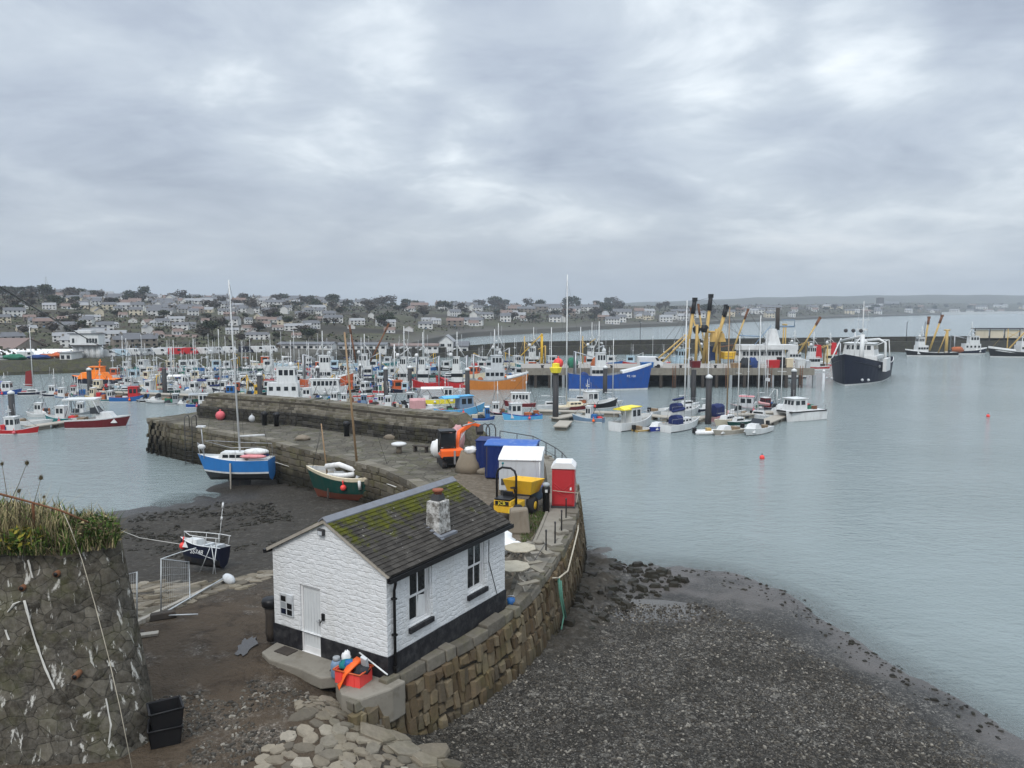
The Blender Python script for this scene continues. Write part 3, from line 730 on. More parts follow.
# parapet: a dark lower wall, a ledge, and a paler stepped upper wall set back
mb = MB(); pbo = [Vector(p[:2]) for p in PB]; pfo = [Vector(p[:2]) for p in PF]
mb.prism([tuple(p) for p in pbo] + [tuple(p) for p in pfo[::-1]], QZ - .05, QZ + 1.08, 0)
up = [a.lerp(b, .30) for a, b in zip(pbo, pfo)]
mb.prism([tuple(p) for p in up] + [tuple(a.lerp(b, .97)) for a, b in zip(pbo[::-1], pfo[::-1])], QZ + 1.0, QZ + 1.85, 0)
mb.build('parapet_core', ['mortar'], pier)
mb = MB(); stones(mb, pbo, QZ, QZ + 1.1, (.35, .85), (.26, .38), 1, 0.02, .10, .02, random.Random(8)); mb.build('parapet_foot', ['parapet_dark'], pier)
mb = MB(); rs = random.Random(9)
for k in range(5):       # the upper wall steps back course by course
    pth = [a.lerp(b, .02 + .115 * k) for a, b in zip(pbo, pfo)]
    f_, L_ = resample(pth, .2); s = 0
    while s < L_ - .1:
        w = min(rs.uniform(.32, .62), L_ - s); p, d = f_(s + w / 2); n = Vector((d.y, -d.x)); t = d * (w / 2 - .012)
        z0 = QZ + 1.085 + .205 * k; z1 = z0 + .19 + rs.uniform(-.02, .012); o = rs.uniform(0, .03); q = .75 if k < 4 else 1.35
        P4 = [p - t + n * o, p + t + n * o, p + t - n * q, p - t - n * q]
        mb.add([(*v, z0) for v in P4] + [(*v, z1) for v in P4], [(3, 2, 1, 0), (4, 5, 6, 7), (0, 1, 5, 4), (1, 2, 6, 5), (2, 3, 7, 6), (3, 0, 4, 7)])
        s += w
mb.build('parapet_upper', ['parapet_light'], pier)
# the sloping wing that ends the parapet
mb = MB(); e0 = pbo[-1]; e1 = pfo[-1]; dirw = Vector((.80, -.35)).normalized()
c0 = e0 + Vector((1.7, .1)); c1 = e1 + Vector((1.9, -.5))
mb.add([(*e0, QZ - .05), (*e1, QZ - .05), (*c1, QZ - .3), (*c0, QZ - .05), (*e0, QZ + 2.06), (*e1, QZ + 2.06), (*(c1 - (c1 - e1) * .12), QZ + .35), (*(c0 - (c0 - e0) * .12), QZ + .35)],
       [(3, 2, 1, 0), (4, 5, 6, 7), (0, 1, 5, 4), (1, 2, 6, 5), (2, 3, 7, 6), (3, 0, 4, 7)])
def wing_mat():
    t = masonry('wing_masonry', 3.0, [(0.10, 0.085, 0.055), (0.16, 0.135, 0.09), (0.13, 0.11, 0.07)], (0.06, 0.05, 0.03), moss=0.6)
wing_mat()
mb.build('parapet_wing', ['wing_masonry'], pier)
mb = MB(); stones(mb, [(-30.6, 68.2), (-30.6, 68.2)][:0] or [Vector(p[:2]) for p in (PF[0], PB[0])], QZ, QZ + 1.1, (.4, .8), (.3, .4), -1, .02, .08, .02, random.Random(3)) if False else None
# iron ladder rising over the pier edge
lad = thing('pier_ladder', 'dark iron ladder with hooped grab rails on the pier edge near its outer end', 'ladder', at(190, 428, QZ))
mb = MB()
for sx in (-.3, .3):
    mb.tube([(sx, -.42, -3.2), (sx, -.34, -.1), (sx, -.32, .85), (sx, -.1, 1.0), (sx, .45, 1.0), (sx, .6, .8), (sx, .6, 0)], .035, n=6)
mb.build('rail', 'dark_steel', lad)
for k in range(9):
    mb = MB(); mb.tube([(-.3, -.40 + .0 * k, -2.9 + .33 * k), (.3, -.40, -2.9 + .33 * k)], .02, n=5); mb.build('rung', 'dark_steel', lad)

# ------------------------------------------------------------------ retaining wall below the cottage
island_stone('coping_stone', [(0.10, 0.09, 0.072), (0.19, 0.172, 0.14), (0.14, 0.125, 0.10)], moss=.35)
rw = thing('retaining_wall', 'curving dry-stone quay wall of upright brown stones above the pebble beach', 'wall')
EP = [Vector(p[:2]) for p in EDGE]
_f, _L = resample(EP, .2)
def wall_foot(s):
    p, d = _f(s); n = Vector((d.y, -d.x)); q = p + n * .5
    return max(-1.2, gz(q.x, q.y) - .25)
mb = MB(); stones(mb, EP[:14], lambda s: wall_foot(s), QZ - .22, (.20, .42), (.42, .62), 1, 0.13, .20, .03, random.Random(21), jz=.34, rough=.06, vertical=True)
mb.build('wall_stone_facing', ['quay_stone'], rw)
mb = MB()     # backing behind the stones, same batter
vs = []; fs = []; n = 60
for i in range(n + 1):
    p, d = _f(_L * i / n); nn = Vector((d.y, -d.x))
    for z in (QZ - .02, .8, -1.6): vs.append((*(p + nn * (.13 * (QZ - z) + .02)), z))
for i in range(n):
    for k in (0, 1): a = i * 3 + k; fs.append((a, a + 1, a + 4, a + 3))
mb.add(vs, fs); mb.build('backing', ['mortar'], rw)
mb = MB(); rs = random.Random(22); s = 0       # rough coping
while s < _L * .985:
    w = rs.uniform(.35, 1.15); p, d = _f(s + w / 2); nn = Vector((d.y, -d.x)); j = lambda: rs.uniform(-.04, .04)
    wd = .26 if s < 9 else .45; hi = QZ + rs.uniform(-.04, .12) + (.03 if s < 9 else 0)
    a = p - d * (w / 2 - .02); b = p + d * (w / 2 - .02); o = .14 + rs.uniform(-.05, .06)
    vs = [(*(a + nn * o), QZ - .24), (*(b + nn * (o + j())), QZ - .24), (*(b - nn * wd), QZ - .24), (*(a - nn * wd), QZ - .24)]
    vs += [(*(a + nn * (o - .05)), hi + j() * .5), (*(b + nn * (o - .05 + j())), hi + j() * .5), (*(b - nn * (wd + j())), hi), (*(a - nn * (wd + j())), hi)]
    mb.add(vs, [(3, 2, 1, 0), (4, 5, 6, 7), (0, 1, 5, 4), (1, 2, 6, 5), (2, 3, 7, 6), (3, 0, 4, 7)], 0, False)
    s += w
mb.build('coping', ['coping_stone'], rw, bevel=.03)

# concrete path on the quay edge, its dirt apron
def strip(name, left, right, z, m, kind='structure'):
    mb = MB(); n = len(left); vs = [(*p[:2], z) for p in left] + [(*p[:2], z) for p in right]
    mb.add(vs, [(i, i + 1, n + i + 1, n + i) for i in range(n - 1)]); o = mb.build(name, m); o['kind'] = kind; return o
apr = [tuple(at(px, py, QZ)[:2]) for px, py in ((432, 492), (455, 476), (478, 462), (492, 452), (530, 455), (548, 466), (540, 500), (535, 535), (515, 570), (508, 600))] + [(-3.6, 27.8), (-5.0, 33.5)]
mb = MB(); mb.prism(apr, QZ - .1, QZ + .012); struct(mb.build('dirt_yard', 'yard_dirt'))
strip('concrete_path', [at(px, py, QZ) for px, py in ((542, 452), (547, 470), (549, 490), (548, 510), (540, 530), (530, 552), (519, 575), (512, 598))],
      [at(px, py, QZ) for px, py in ((556, 460), (566, 476), (570, 497), (570, 515), (565, 535), (554, 553), (540, 574), (524, 596))], QZ + .02, 'concrete')
for nm, a in (('paving_kerb', ((542, 452), (547, 470), (549, 490), (548, 510), (540, 530), (530, 552))),):
    mb = MB(); P = [at(px, py, QZ) for px, py in a]
    for p, q in zip(P[:-1], P[1:]): mb.beam((p.x, p.y, QZ + .03), (q.x, q.y, QZ + .03), .12, .1)
    struct(mb.build(nm, 'concrete'))
# grass verge beside the path
def grass(name, pts, z, n, h, mats, seed, spread=1.0, kind='stuff', zf=None, lean=.5, wdt=.012):
    rg = random.Random(seed); mb = MB(); poly = [tuple(p[:2]) for p in pts]
    xs = [p[0] for p in poly]; ys = [p[1] for p in poly]; k = 0
    while k < n:
        x = rg.uniform(min(xs), max(xs)); y = rg.uniform(min(ys), max(ys))
        if not bool(inside(poly, np.array([x]), np.array([y]))[0]): continue
        zz = zf(x, y) if zf else z
        a = rg.uniform(0, 6.28); hh = h * rg.uniform(.35, 1.15); l = hh * rg.uniform(.1, lean + .3); w = wdt * rg.uniform(.6, 1.4)
        dx, dy = math.cos(a), math.sin(a); px, py = -dy * w, dx * w
        mb.add([(x - px, y - py, zz - .03), (x + px, y + py, zz - .03), (x + dx * l * .4 + px * .8, y + dy * l * .4 + py * .8, zz + hh * .6), (x + dx * l * .4 - px * .8, y + dy * l * .4 - py * .8, zz + hh * .6), (x + dx * l, y + dy * l, zz + hh * rg.uniform(.75, 1))],
               [(0, 1, 2, 3), (3, 2, 4)], rg.choice(range(len(mats))))
        k += 1
    o = mb.build(name, mats, recalc=False); o['kind'] = kind; return o
for nm, c1 in (('grass_green', (0.07, 0.115, 0.02)), ('grass_dark', (0.035, 0.062, 0.015)), ('grass_straw', (0.30, 0.25, 0.13)), ('grass_brown', (0.10, 0.08, 0.045)), ('grass_yellow', (0.26, 0.22, 0.035))):
    paint(nm, c1, rough=.9, var=.4, scale=3, dirt=0, spec=.15)
grass('path_verge_grass', [at(px, py, QZ) for px, py in ((532, 510), (546, 514), (531, 540), (520, 546), (522, 528))], QZ, 1500, .16, ['grass_green', 'grass_dark', 'grass_brown'], 4)

# ================================================================== the white cottage
CT = R(-31.7)
cot = thing('cottage', 'small whitewashed stone cottage with mossy slate roof and black plinth on the quay', 'cottage', (-3.33, 19.79, QZ), CT)
W, LN, EV, RG = 4.38, 5.88, 2.96, 4.06
def cut_wall(axis, u0, u1, z0, z1top, holes, const, depth, mb, mi=0):
    """wall slab with rectangular openings; axis 'x' runs along x at y = const (outside towards -y), 'y' along y at x = const (outside +x)"""
    us = sorted({u0, u1, *[h[0] for h in holes], *[h[1] for h in holes]}); zs = sorted({z0, z1top, *[h[2] for h in holes], *[h[3] for h in holes]})
    for a, b in zip(us[:-1], us[1:]):
        for c, d in zip(zs[:-1], zs[1:]):
            if any(h[0] <= a and b <= h[1] and h[2] <= c and d <= h[3] for h in holes): continue
            if axis == 'x': mb.box(a, b, const, const + depth, c, d, mi)
            else: mb.box(const - depth, const, a, b, c, d, mi)
win = [(.92, 1.86, 1.16, 2.76), (3.74, 4.68, 1.16, 2.76)]
door = (-3.28, -2.46, .0, 2.06)
TH = .42
def quadwall(mb, pts3, mi): mb.add(pts3, [tuple(range(len(pts3)))], mi)
mb = MB(); PL = .66
def slope_pl(u): return PL
# side wall (towards the beach) with two window openings, as one skin with reveals
def skin(mb, P, us, zs, holes, zmax=None):
    us = sorted(set(us)); zs = sorted(set(zs))
    for a, b in zip(us[:-1], us[1:]):
        for c, d in zip(zs[:-1], zs[1:]):
            if any(h[0] - 1e-6 <= a and b <= h[1] + 1e-6 and h[2] - 1e-6 <= c and d <= h[3] + 1e-6 for h in holes): continue
            mb.add([P(a, c, 0), P(b, c, 0), P(b, d, 0), P(a, d, 0)], [(0, 1, 2, 3)])
    for h in holes:
        for (a, c), (b, d) in (((h[0], h[2]), (h[1], h[2])), ((h[1], h[2]), (h[1], h[3])), ((h[1], h[3]), (h[0], h[3])), ((h[0], h[3]), (h[0], h[2]))):
            mb.add([P(a, c, 0), P(b, d, 0), P(b, d, .14), P(a, c, .14)], [(0, 1, 2, 3)])
Pside = lambda u, z, o: (-o, u, z)
Pfront = lambda u, z, o: (u, o, z)
skin(mb, Pside, [0, LN] + [x for h in win for x in h[:2]], [PL, EV] + [x for h in win for x in h[2:]], win)
dr = (door[0], door[1], PL, door[3])
skin(mb, Pfront, [-W, 0, door[0], door[1]], [PL, EV, door[3]], [dr])
mb.add([(-W, 0, EV), (0, 0, EV), (-W / 2, 0, RG)], [(0, 1, 2)])
mb.add([(-W, LN, EV), (0, LN, EV), (-W / 2, LN, RG)], [(2, 1, 0)])
mb.add([(-W, LN, PL), (0, LN, PL), (0, LN, EV), (-W, LN, EV)], [(3, 2, 1, 0)])
mb.add([(-W, 0, PL), (-W, LN, PL), (-W, LN, EV), (-W, 0, EV)], [(3, 2, 1, 0)])

mb.build('wall', 'whitewashed_stone', cot, recalc=False)
mb = MB(); p = .035
mb.box(-W - p, door[0], -p, .3, -1.1, PL); mb.box(door[1], p, -p, .3, -1.1, PL); mb.box(-.3, p, .3, LN + p, -1.1, PL); mb.box(-W - p, -W + .3, .3, LN + p, -1.1, PL); mb.box(door[0], door[1], .0, .3, -1.1, -.01)
mb.build('plinth', 'black_plinth', cot)
mb = MB(); mb.box(-W + .05, -.16, .16, LN - .05, .02, .04); mb.build('floor', 'dark_timber', cot)
# roof
OV = .16
roof = None
mb = MB(); sl_ = (RG - EV) / (W / 2)
def slab(x_in, x_out, y0, y1, t=.07):
    zi = RG + .03; zo = RG + .03 - sl_ * abs(x_out - x_in)
    return [(x_in, y0, zi), (x_out, y0, zo), (x_out, y1, zo), (x_in, y1, zi), (x_in, y0, zi - t), (x_out, y0, zo - t), (x_out, y1, zo - t), (x_in, y1, zi - t)]
FB = [(0, 1, 2, 3), (7, 6, 5, 4), (0, 4, 5, 1), (1, 5, 6, 2), (2, 6, 7, 3), (3, 7, 4, 0)]
# each slope is a part whose origin lies on the ridge
for sgn in (1, -1):
    mb = MB(); nr = 17; L_ = W / 2 + OV; rs = random.Random(31 + sgn)
    for k in range(nr):     # overlapping slate courses
        a = L_ * k / nr; b = L_ * (k + 1) / nr + .02
        za = .05 - sl_ * a; zb = .05 - sl_ * b; y = -.10
        while y < LN + .10:
            w = min(rs.uniform(.26, .36), LN + .10 - y)
            j = rs.uniform(0, .010); y1 = y + w - .006
            mb.add([(sgn * a, y, za - .012), (sgn * b, y, zb + .012 + j), (sgn * b, y1, zb + .012 + j * .5), (sgn * a, y1, za - .012), (sgn * b, y, zb + .003), (sgn * b, y1, zb + .003)],
                   [(0, 1, 2, 3), (1, 4, 5, 2)])
            y += w
    mb.add([(0, -.09, .0), (sgn * L_, -.09, -sl_ * L_), (sgn * L_, LN + .09, -sl_ * L_), (0, LN + .09, 0), (0, -.09, -.07), (sgn * L_, -.09, -sl_ * L_ - .07), (sgn * L_, LN + .09, -sl_ * L_ - .07), (0, LN + .09, -.07)], FB)
    rf = mb.build('roof', 'mossy_slates', cot, loc=(-W / 2, 0, RG + .03), recalc=False)
    if sgn == 1: roof = rf
mb = MB(); mb.yprism([(-.17, -.085), (0, .03), (.17, -.085), (.17, -.05), (0, .075), (-.17, -.05)], -.12, LN + .12); mb.build('ridge', 'lead_sheet', cot, loc=(-W / 2, 0, RG + .075))
# barge flashing along the front verge
mb = MB()
for sgn in (1, -1):
    mb.beam((-W / 2, -.07, RG + .02), (-W / 2 + sgn * (W / 2 + OV), -.07, RG + .02 - sl_ * (W / 2 + OV)), .05, .09)
mb.build('verge', 'old_timber', cot)
# chimney
mb = MB(); cx, cy = -.64, 3.12
mb.frustum((cx, cy), (.52, .62), (.46, .54), 2.95, 4.20); mb.build('chimney', 'limed_chimney', cot, bevel=.025); ch = COL.objects[-1] if False else bpy.data.objects[cot.children[-1].name]
mb = MB(); mb.frustum((cx, cy), (.30, .34), (.24, .26), 4.22, 4.40); mb.build('flaunching', 'dark_steel', ch)
mb = MB(); mb.lathe([(.13, 4.38), (.12, 4.46), (.17, 4.48), (.17, 4.54), (.12, 4.55)], (cx, cy, 0), 14); mb.build('pot', 'terracotta', ch)
mb = MB()
for yy in (cy - .42, ):
    mb.add([(cx - .35, yy, 3.52 - .0), (cx + .45, yy, 3.16), (cx + .45, yy + .14, 3.17), (cx - .35, yy + .14, 3.53), (cx - .35, yy, 3.44), (cx + .45, yy, 3.06), (cx + .45, yy + .14, 3.06), (cx - .35, yy + .14, 3.44)], FB)
mb.box(cx + .24, cx + .42, cy - .40, cy + .42, 3.10, 3.22)
mb.build('flashing', 'lead_sheet', ch)
# gutter and downpipe
mb = MB(); gx = OV + .02; gzz = RG + .0 - sl_ * (W / 2 + OV)
mb.yprism([(gx - .03, gzz + .02), (gx - .03, gzz - .11), (gx + .09, gzz - .11), (gx + .09, gzz + .02), (gx + .07, gzz + .02), (gx + .07, gzz - .08), (gx, gzz - .08), (gx, gzz + .02)], -.14, LN + .14)
mb.build('gutter', 'plastic_black', cot)
mb = MB(); mb.box(-W - OV - .10, -W - OV + .0, -.14, LN + .14, gzz - .09, gzz + .02); mb.build('gutter', 'plastic_black', cot)
mb = MB(); mb.tube([(gx + .03, .12, gzz - .08), (gx + .03, .12, gzz - .2), (.075, .22, gzz - .42), (.075, .22, -.55)], .042, n=8)
for zz in (2.2, 1.2, .3): mb.box(.0, .13, .165, .275, zz, zz + .05)
mb.build('downpipe', 'plastic_black', cot)
# windows
for wi, (a, b, c, d) in enumerate(win):
    w = MB(); x1 = -.06; x0 = -.12
    for (u0, u1, v0, v1) in ((a, a + .07, c, d), (b - .07, b, c, d), (a + .07, b - .07, d - .07, d), (a + .07, b - .07, c, c + .07)):
        w.box(x0, x1, u0, u1, v0, v1)
    fr = w.build('window', 'plastic_white', cot)
    mid = (c + d) / 2; cxm = (a + b) / 2
    for (v0, v1, o) in ((mid - .02, d - .07, .0), (c + .07, mid + .02, -.025)):
        w = MB(); xx0 = -.115 + o; xx1 = -.075 + o
        for (u0, u1, q0, q1) in ((a + .07, a + .13, v0, v1), (b - .13, b - .07, v0, v1), (a + .12, b - .12, v1 - .06, v1), (a + .12, b - .12, v0, v0 + .06), (cxm - .022, cxm + .022, v0 + .05, v1 - .05)):
            w.box(xx0, xx1, u0, u1, q0, q1)
        w.build('sash', 'plastic_white', fr)
        w = MB(); w.box(xx0 + .012, xx0 + .02, a + .12, b - .12, v0 + .05, v1 - .05); w.build('glass', 'window_glass', fr)
    w = MB(); w.box(-.10, .09, a - .04, b + .10, c - .17, c - .02); w.build('window_sill', 'black_plinth', fr, bevel=.01)
    if wi == 0:
        w = MB(); w.add([(-.085, cxm - .02, c + .14), (-.085, b - .14, c + .10), (-.085, b - .13, mid - .12), (-.085, cxm + .05, mid - .05), (-.10, cxm - .02, c + .14), (-.10, b - .14, c + .10), (-.10, b - .13, mid - .12), (-.10, cxm + .05, mid - .05)], FB)
        w.build('notice_paper', 'canvas_white', fr)
mb = MB(); mb.box(-.02, .035, 1.92, 2.12, .95, 2.98); mb.build('render_band', 'whitewashed_stone', cot, bevel=.012)
mb = MB(); mb.box(-.02, .03, 4.74, 4.86, 1.0, 2.55); mb.build('render_band', 'whitewashed_stone', cot, bevel=.012)
# door
a, b, c, d = door
mb = MB(); mb.box(a, a + .07, .05, .13, 0, d); mb.box(b - .07, b, .05, .13, 0, d); mb.box(a + .07, b - .07, .05, .13, d - .07, d); mb.box(a, b, .0, .13, -.01, .05)
dfr = mb.build('door_frame', 'plastic_white', cot)
mb = MB(); mb.box(a + .07, b - .07, .085, .125, .05, d - .07); dd = mb.build('door', 'door_grey', cot)
mb = MB()
for k in range(6):
    x = a + .12 + k * (b - a - .24) / 5; mb.box(x - .006, x + .006, .079, .0855, .35, d - .18)
mb.build('groove', 'pale_grey', dd)
mb = MB(); mb.box(a + .07, b - .07, .075, .086, .05, .22); mb.build('kick_board', 'plastic_white', dd)
mb = MB(); mb.box(b - .14, b - .10, .04, .085, .95, 1.13); mb.tube([(b - .12, .045, 1.06), (b - .24, .045, 1.06)], .012, n=6); mb.build('handle', 'steel', dd)
mb = MB(); mb.box(-2.39, -2.29, -.06, -.002, 1.18, 1.38); mb.tube([(-2.36, -.05, 1.2), (-2.42, -.07, 1.1)], .02, n=6); mb.build('key_safe', 'plastic_black', cot, bevel=.01)
mb = MB(); mb.box(-2.42, -2.20, -.11, -.003, 3.66, 3.84); wl = mb.build('wall_lamp', 'dark_steel', cot, bevel=.015)
mb = MB(); mb.box(-2.39, -2.23, -.118, -.108, 3.68, 3.79); mb.build('lens', 'pale_grey', wl)
mb = MB(); mb.box(-4.09, -3.55, -.05, -.004, 1.0, 1.66); nb = mb.build('notice_board', 'pale_grey', cot, bevel=.012)
rs = random.Random(17)
for i in range(2):
    for k in range(3):
        x = -4.03 + i * .25; z = 1.05 + k * .19; mb = MB(); mb.box(x, x + .20, -.058, -.0505, z, z + .16); mb.build('poster', rs.choice(['dark_steel', 'pale_grey', 'black_paint', 'grey_paint', 'navy_paint']), nb)
mb = MB(); mb.tube([(.012, 4.92, 2.6), (.015, 4.9, 1.9), (.013, 5.35, .75), (.013, 5.5, .4)], .012, n=5); mb.build('cable', 'dark_steel', cot)

# step, mat, block ledge in front of the cottage
mb = MB(); mb.prism([(-4.3, -.04), (-4.15, -.72), (-3.6, -.92), (-2.4, -.86), (-1.55, -.95), (-1.2, -.6), (-1.25, -.04)], -.25, .09)
def world_struct(mb, name, m, **kw):
    o = mb.build(name, m, **kw); o.location = (-3.33, 19.79, QZ); o.rotation_euler.z = CT; return o
struct(world_struct(mb, 'door_step_slab', 'concrete', bevel=.04))
mb = MB(); mb.prism([(-1.25, -.04), (-1.2, -.75), (-.5, -1.25), (.1, -1.2), (.42, -.3), (.45, .2), (.05, .2), (.04, -.04)], -.9, .05)
struct(world_struct(mb, 'stone_ledge', 'concrete', bevel=.05))
mb = MB(); mb.box(-3.85, -3.30, -.52, -.12, .09, .115); o = world_struct(mb, 'door_mat', 'dark_timber'); tag(o, 'dark brown door mat on the step outside the cottage', 'door mat')
def cw(x, y, z=0.0):
    c, s = math.cos(CT), math.sin(CT); return Vector((-3.33 + x * c - y * s, 19.79 + x * s + y * c, QZ + z))
# dark rain barrel behind the cottage's front left corner
rb = thing('water_butt', 'tall dark water butt with a lid beside the cottage front corner', 'water butt', cw(-4.68, .12, 0), CT)
mb = MB(); mb.lathe([(.14, 0), (.18, .3), (.16, .8), (.19, 1.05)], n=12); mb.build('barrel', 'dark_timber', rb)
mb = MB(); mb.lathe([(.19, 1.05), (.25, 1.08), (.27, 1.22), (.24, 1.30), (.10, 1.33)], n=12); mb.build('lid', 'plastic_black', rb)
# heap by the wall: orange crate, gas bottle, oilskin, ropes
kz = .05
kit = thing('fish_crate', 'open orange plastic crate heaped with kit against the cottage plinth', 'crate', cw(-.72, -.55, kz), CT + .12)
mb = MB(); 
for x0, x1, y0, y1 in ((-.40, .40, -.28, -.25), (-.40, .40, .25, .28), (-.40, -.37, -.25, .25), (.37, .40, -.25, .25)): mb.box(x0, x1, y0, y1, 0, .36)
mb.box(-.37, .37, -.25, .25, 0, .03)
for x in (-.2, 0, .2): mb.box(x - .03, x + .03, -.30, -.28, 0, .34)
mb.build('body', 'buoy_red', kit); mb = MB(); mb.box(-.43, .43, -.31, .31, .36, .40); mb.build('rim', 'rust_orange', kit) if False else None
mb = MB(); mb.tube([(-.43, -.31, .37), (.43, -.31, .37), (.43, .31, .37), (-.43, .31, .37), (-.43, -.31, .37)], .025, n=5); mb.build('rim', 'rust_orange', kit)
gb = thing('gas_bottle', 'squat blue-grey gas bottle standing beside the orange crate', 'gas bottle', cw(-1.27, -.62, kz), 0)
mb = MB(); mb.lathe([(.13, 0), (.155, .04), (.16, .36), (.12, .46), (.05, .49)], n=16); mb.build('tank', 'grey_blue', gb)
mb = MB(); mb.lathe([(.10, .46), (.10, .56), (.085, .57)], n=12); mb.build('collar', 'grey_paint', gb)
def lump(name, c, r, m, label, cat, seed, n=14, rz=0, jit=.14, squash=None):
    mb = MB(); mb.ball((0, 0, 0), r, 0, n, True, jit, random.Random(seed)); o = mb.build(name, m); o.location = c; o.rotation_euler.z = rz; tag(o, label, cat); return o
def drape(name, pts, w, m, label, cat, thick=.03):
    """a cloth laid over things: a ribbon with thickness following points"""
    mb = MB(); n = len(pts); vs = []
    for i, p in enumerate(pts):
        d = (Vector(pts[min(i + 1, n - 1)]) - Vector(pts[max(i - 1, 0)])); sdv = Vector((-d.y, d.x, 0)); sdv = sdv.normalized() if sdv.length > 1e-4 else Vector((1, 0, 0))
        for q, zz in ((-w, 0), (w, 0), (w * .9, thick), (-w * .9, thick)):
            vs.append(Vector(p) + sdv * q * (1 + .15 * math.sin(i * 2.1)) + Vector((0, 0, zz)))
    fs = [(i * 4 + k, i * 4 + (k + 1) % 4, i * 4 + 4 + (k + 1) % 4, i * 4 + 4 + k) for i in range(n - 1) for k in range(4)] + [(0, 1, 2, 3), tuple((n - 1) * 4 + k for k in (3, 2, 1, 0))]
    mb.add(vs, fs, 0, True); o = mb.build(name, m); tag(o, label, cat); return o
P_ = lambda x, y, z: tuple(cw(x, y, z))
drape('oilskin_jacket', [P_(-.62, -.42, .62), P_(-.66, -.66, .55), P_(-.72, -.88, .38), P_(-.80, -.93, .12), P_(-.85, -1.0, .0)], .13, 'hi_vis', 'bright orange oilskin jacket hanging over the front of the orange crate', 'jacket', .05)
lump('kit_bag', cw(-.95, -.50, .42), (.26, .2, .16), 'teal_paint', 'teal and dark kit bag on top of the orange crate', 'bag', 3)
lump('net_bundle', cw(-.50, -.48, .40), (.24, .2, .15), 'net_dark', 'dark net bundle in the orange crate beside the jacket', 'net', 4, jit=.25)
lump('plastic_sack', cw(-1.12, -.40, .50), (.13, .13, .22), 'pale_bag', 'crumpled white sack leaning on top of the gas bottle side of the crate', 'sack', 5, jit=.25)
lump('blue_bag', cw(-.80, -.62, .53), (.14, .10, .12), 'mid_blue', 'small blue bag squashed between the jacket and the teal bag', 'bag', 6, jit=.22)
mb = MB(); mb.box(-.10, .10, -.05, .05, 0, .34); o = mb.build('paddle_blade', 'pale_grey', bevel=.02)
o.location = cw(-.42, -.42, .48); o.rotation_euler = (R(20), R(12), CT); tag(o, 'pale grey paddle blade sticking up out of the orange crate', 'paddle'); o.name = 'paddle'
mb = MB(); mb.tube([P_(-.9, -.12, .62), P_(.32, -.38, .42)], .022, n=6); o = mb.build('boat_hook', 'white_paint'); tag(o, 'pale pole resting across the crate against the black plinth', 'pole')
lump('rope_coil', cw(-1.42, -.30, .10), (.26, .2, .10), 'net_dark', 'tangle of dark rope on the step beside the gas bottle', 'rope', 7, jit=.3)

# two stacked black crates at the foot of the big wall
for k, (dz, dr_, lab) in enumerate(((0, 0, 'lower black plastic fish crate of the stack by the big wall'), (.42, .12, 'upper open black plastic fish crate of the stack by the big wall'))):
    p = at(166, 741, 3.0); t_ = thing('stacking_crate', lab, 'crate', (p.x + .02 * k, p.y, 3.0 + dz), R(24) + dr_, group='stacked black crates')
    mb = MB(); tw, bw = .36, .31
    for (sx, sy) in ((1, 0), (-1, 0), (0, 1), (0, -1)):
        if sx: mb.add([(sx * bw, -.25, 0), (sx * bw, .25, 0), (sx * tw, .30, .44), (sx * tw, -.30, .44), (sx * (bw - .03), -.25, 0), (sx * (bw - .03), .25, 0), (sx * (tw - .03), .30, .44), (sx * (tw - .03), -.30, .44)], FB)
        else: mb.add([(-bw, sy * .25, 0), (bw, sy * .25, 0), (tw, sy * .30, .44), (-tw, sy * .30, .44), (-bw, sy * .22, 0), (bw, sy * .22, 0), (tw, sy * .27, .44), (-tw, sy * .27, .44)], FB)
    mb.box(-bw, bw, -.25, .25, 0, .03); mb.build('body', 'plastic_black', t_)
    mb = MB(); mb.tube([(-tw, -.31, .44), (tw, -.31, .44), (tw, .31, .44), (-tw, .31, .44), (-tw, -.31, .44)], .022, n=5); mb.build('rim', 'plastic_black', t_)
# ================================================================== the big battered wall on the left, with its growth
bw = thing('rubble_wall', 'tall battered rubble wall streaked with lime, overgrown along its top', 'wall')
WT = [Vector((-22.0, 17.3, 7.55)), Vector((-16.0, 17.2, 7.55)), Vector((-10.3, 17.1, 7.5)), Vector((-9.55, 17.35, 7.5)), Vector((-9.25, 18.0, 7.5)), Vector((-9.4, 20.5, 7.4)), Vector((-9.9, 24.0, 7.2))]
WB = [Vector((-22.0, 15.7, 1.5)), Vector((-16.0, 15.6, 1.5)), Vector((-9.2, 15.55, 1.5)), Vector((-8.15, 15.9, 1.5)), Vector((-7.6, 16.7, 1.5)), Vector((-7.75, 20.0, 1.5)), Vector((-8.3, 24.0, 1.5))]
WT[4:] = [Vector((-9.3, 17.9, 7.5)), Vector((-10.2, 19.3, 7.5)), Vector((-14, 21.5, 7.4))]
WB[4:] = [Vector((-7.9, 17.0, 1.5)), Vector((-9.3, 19.2, 1.5)), Vector((-14, 22.0, 1.5))]
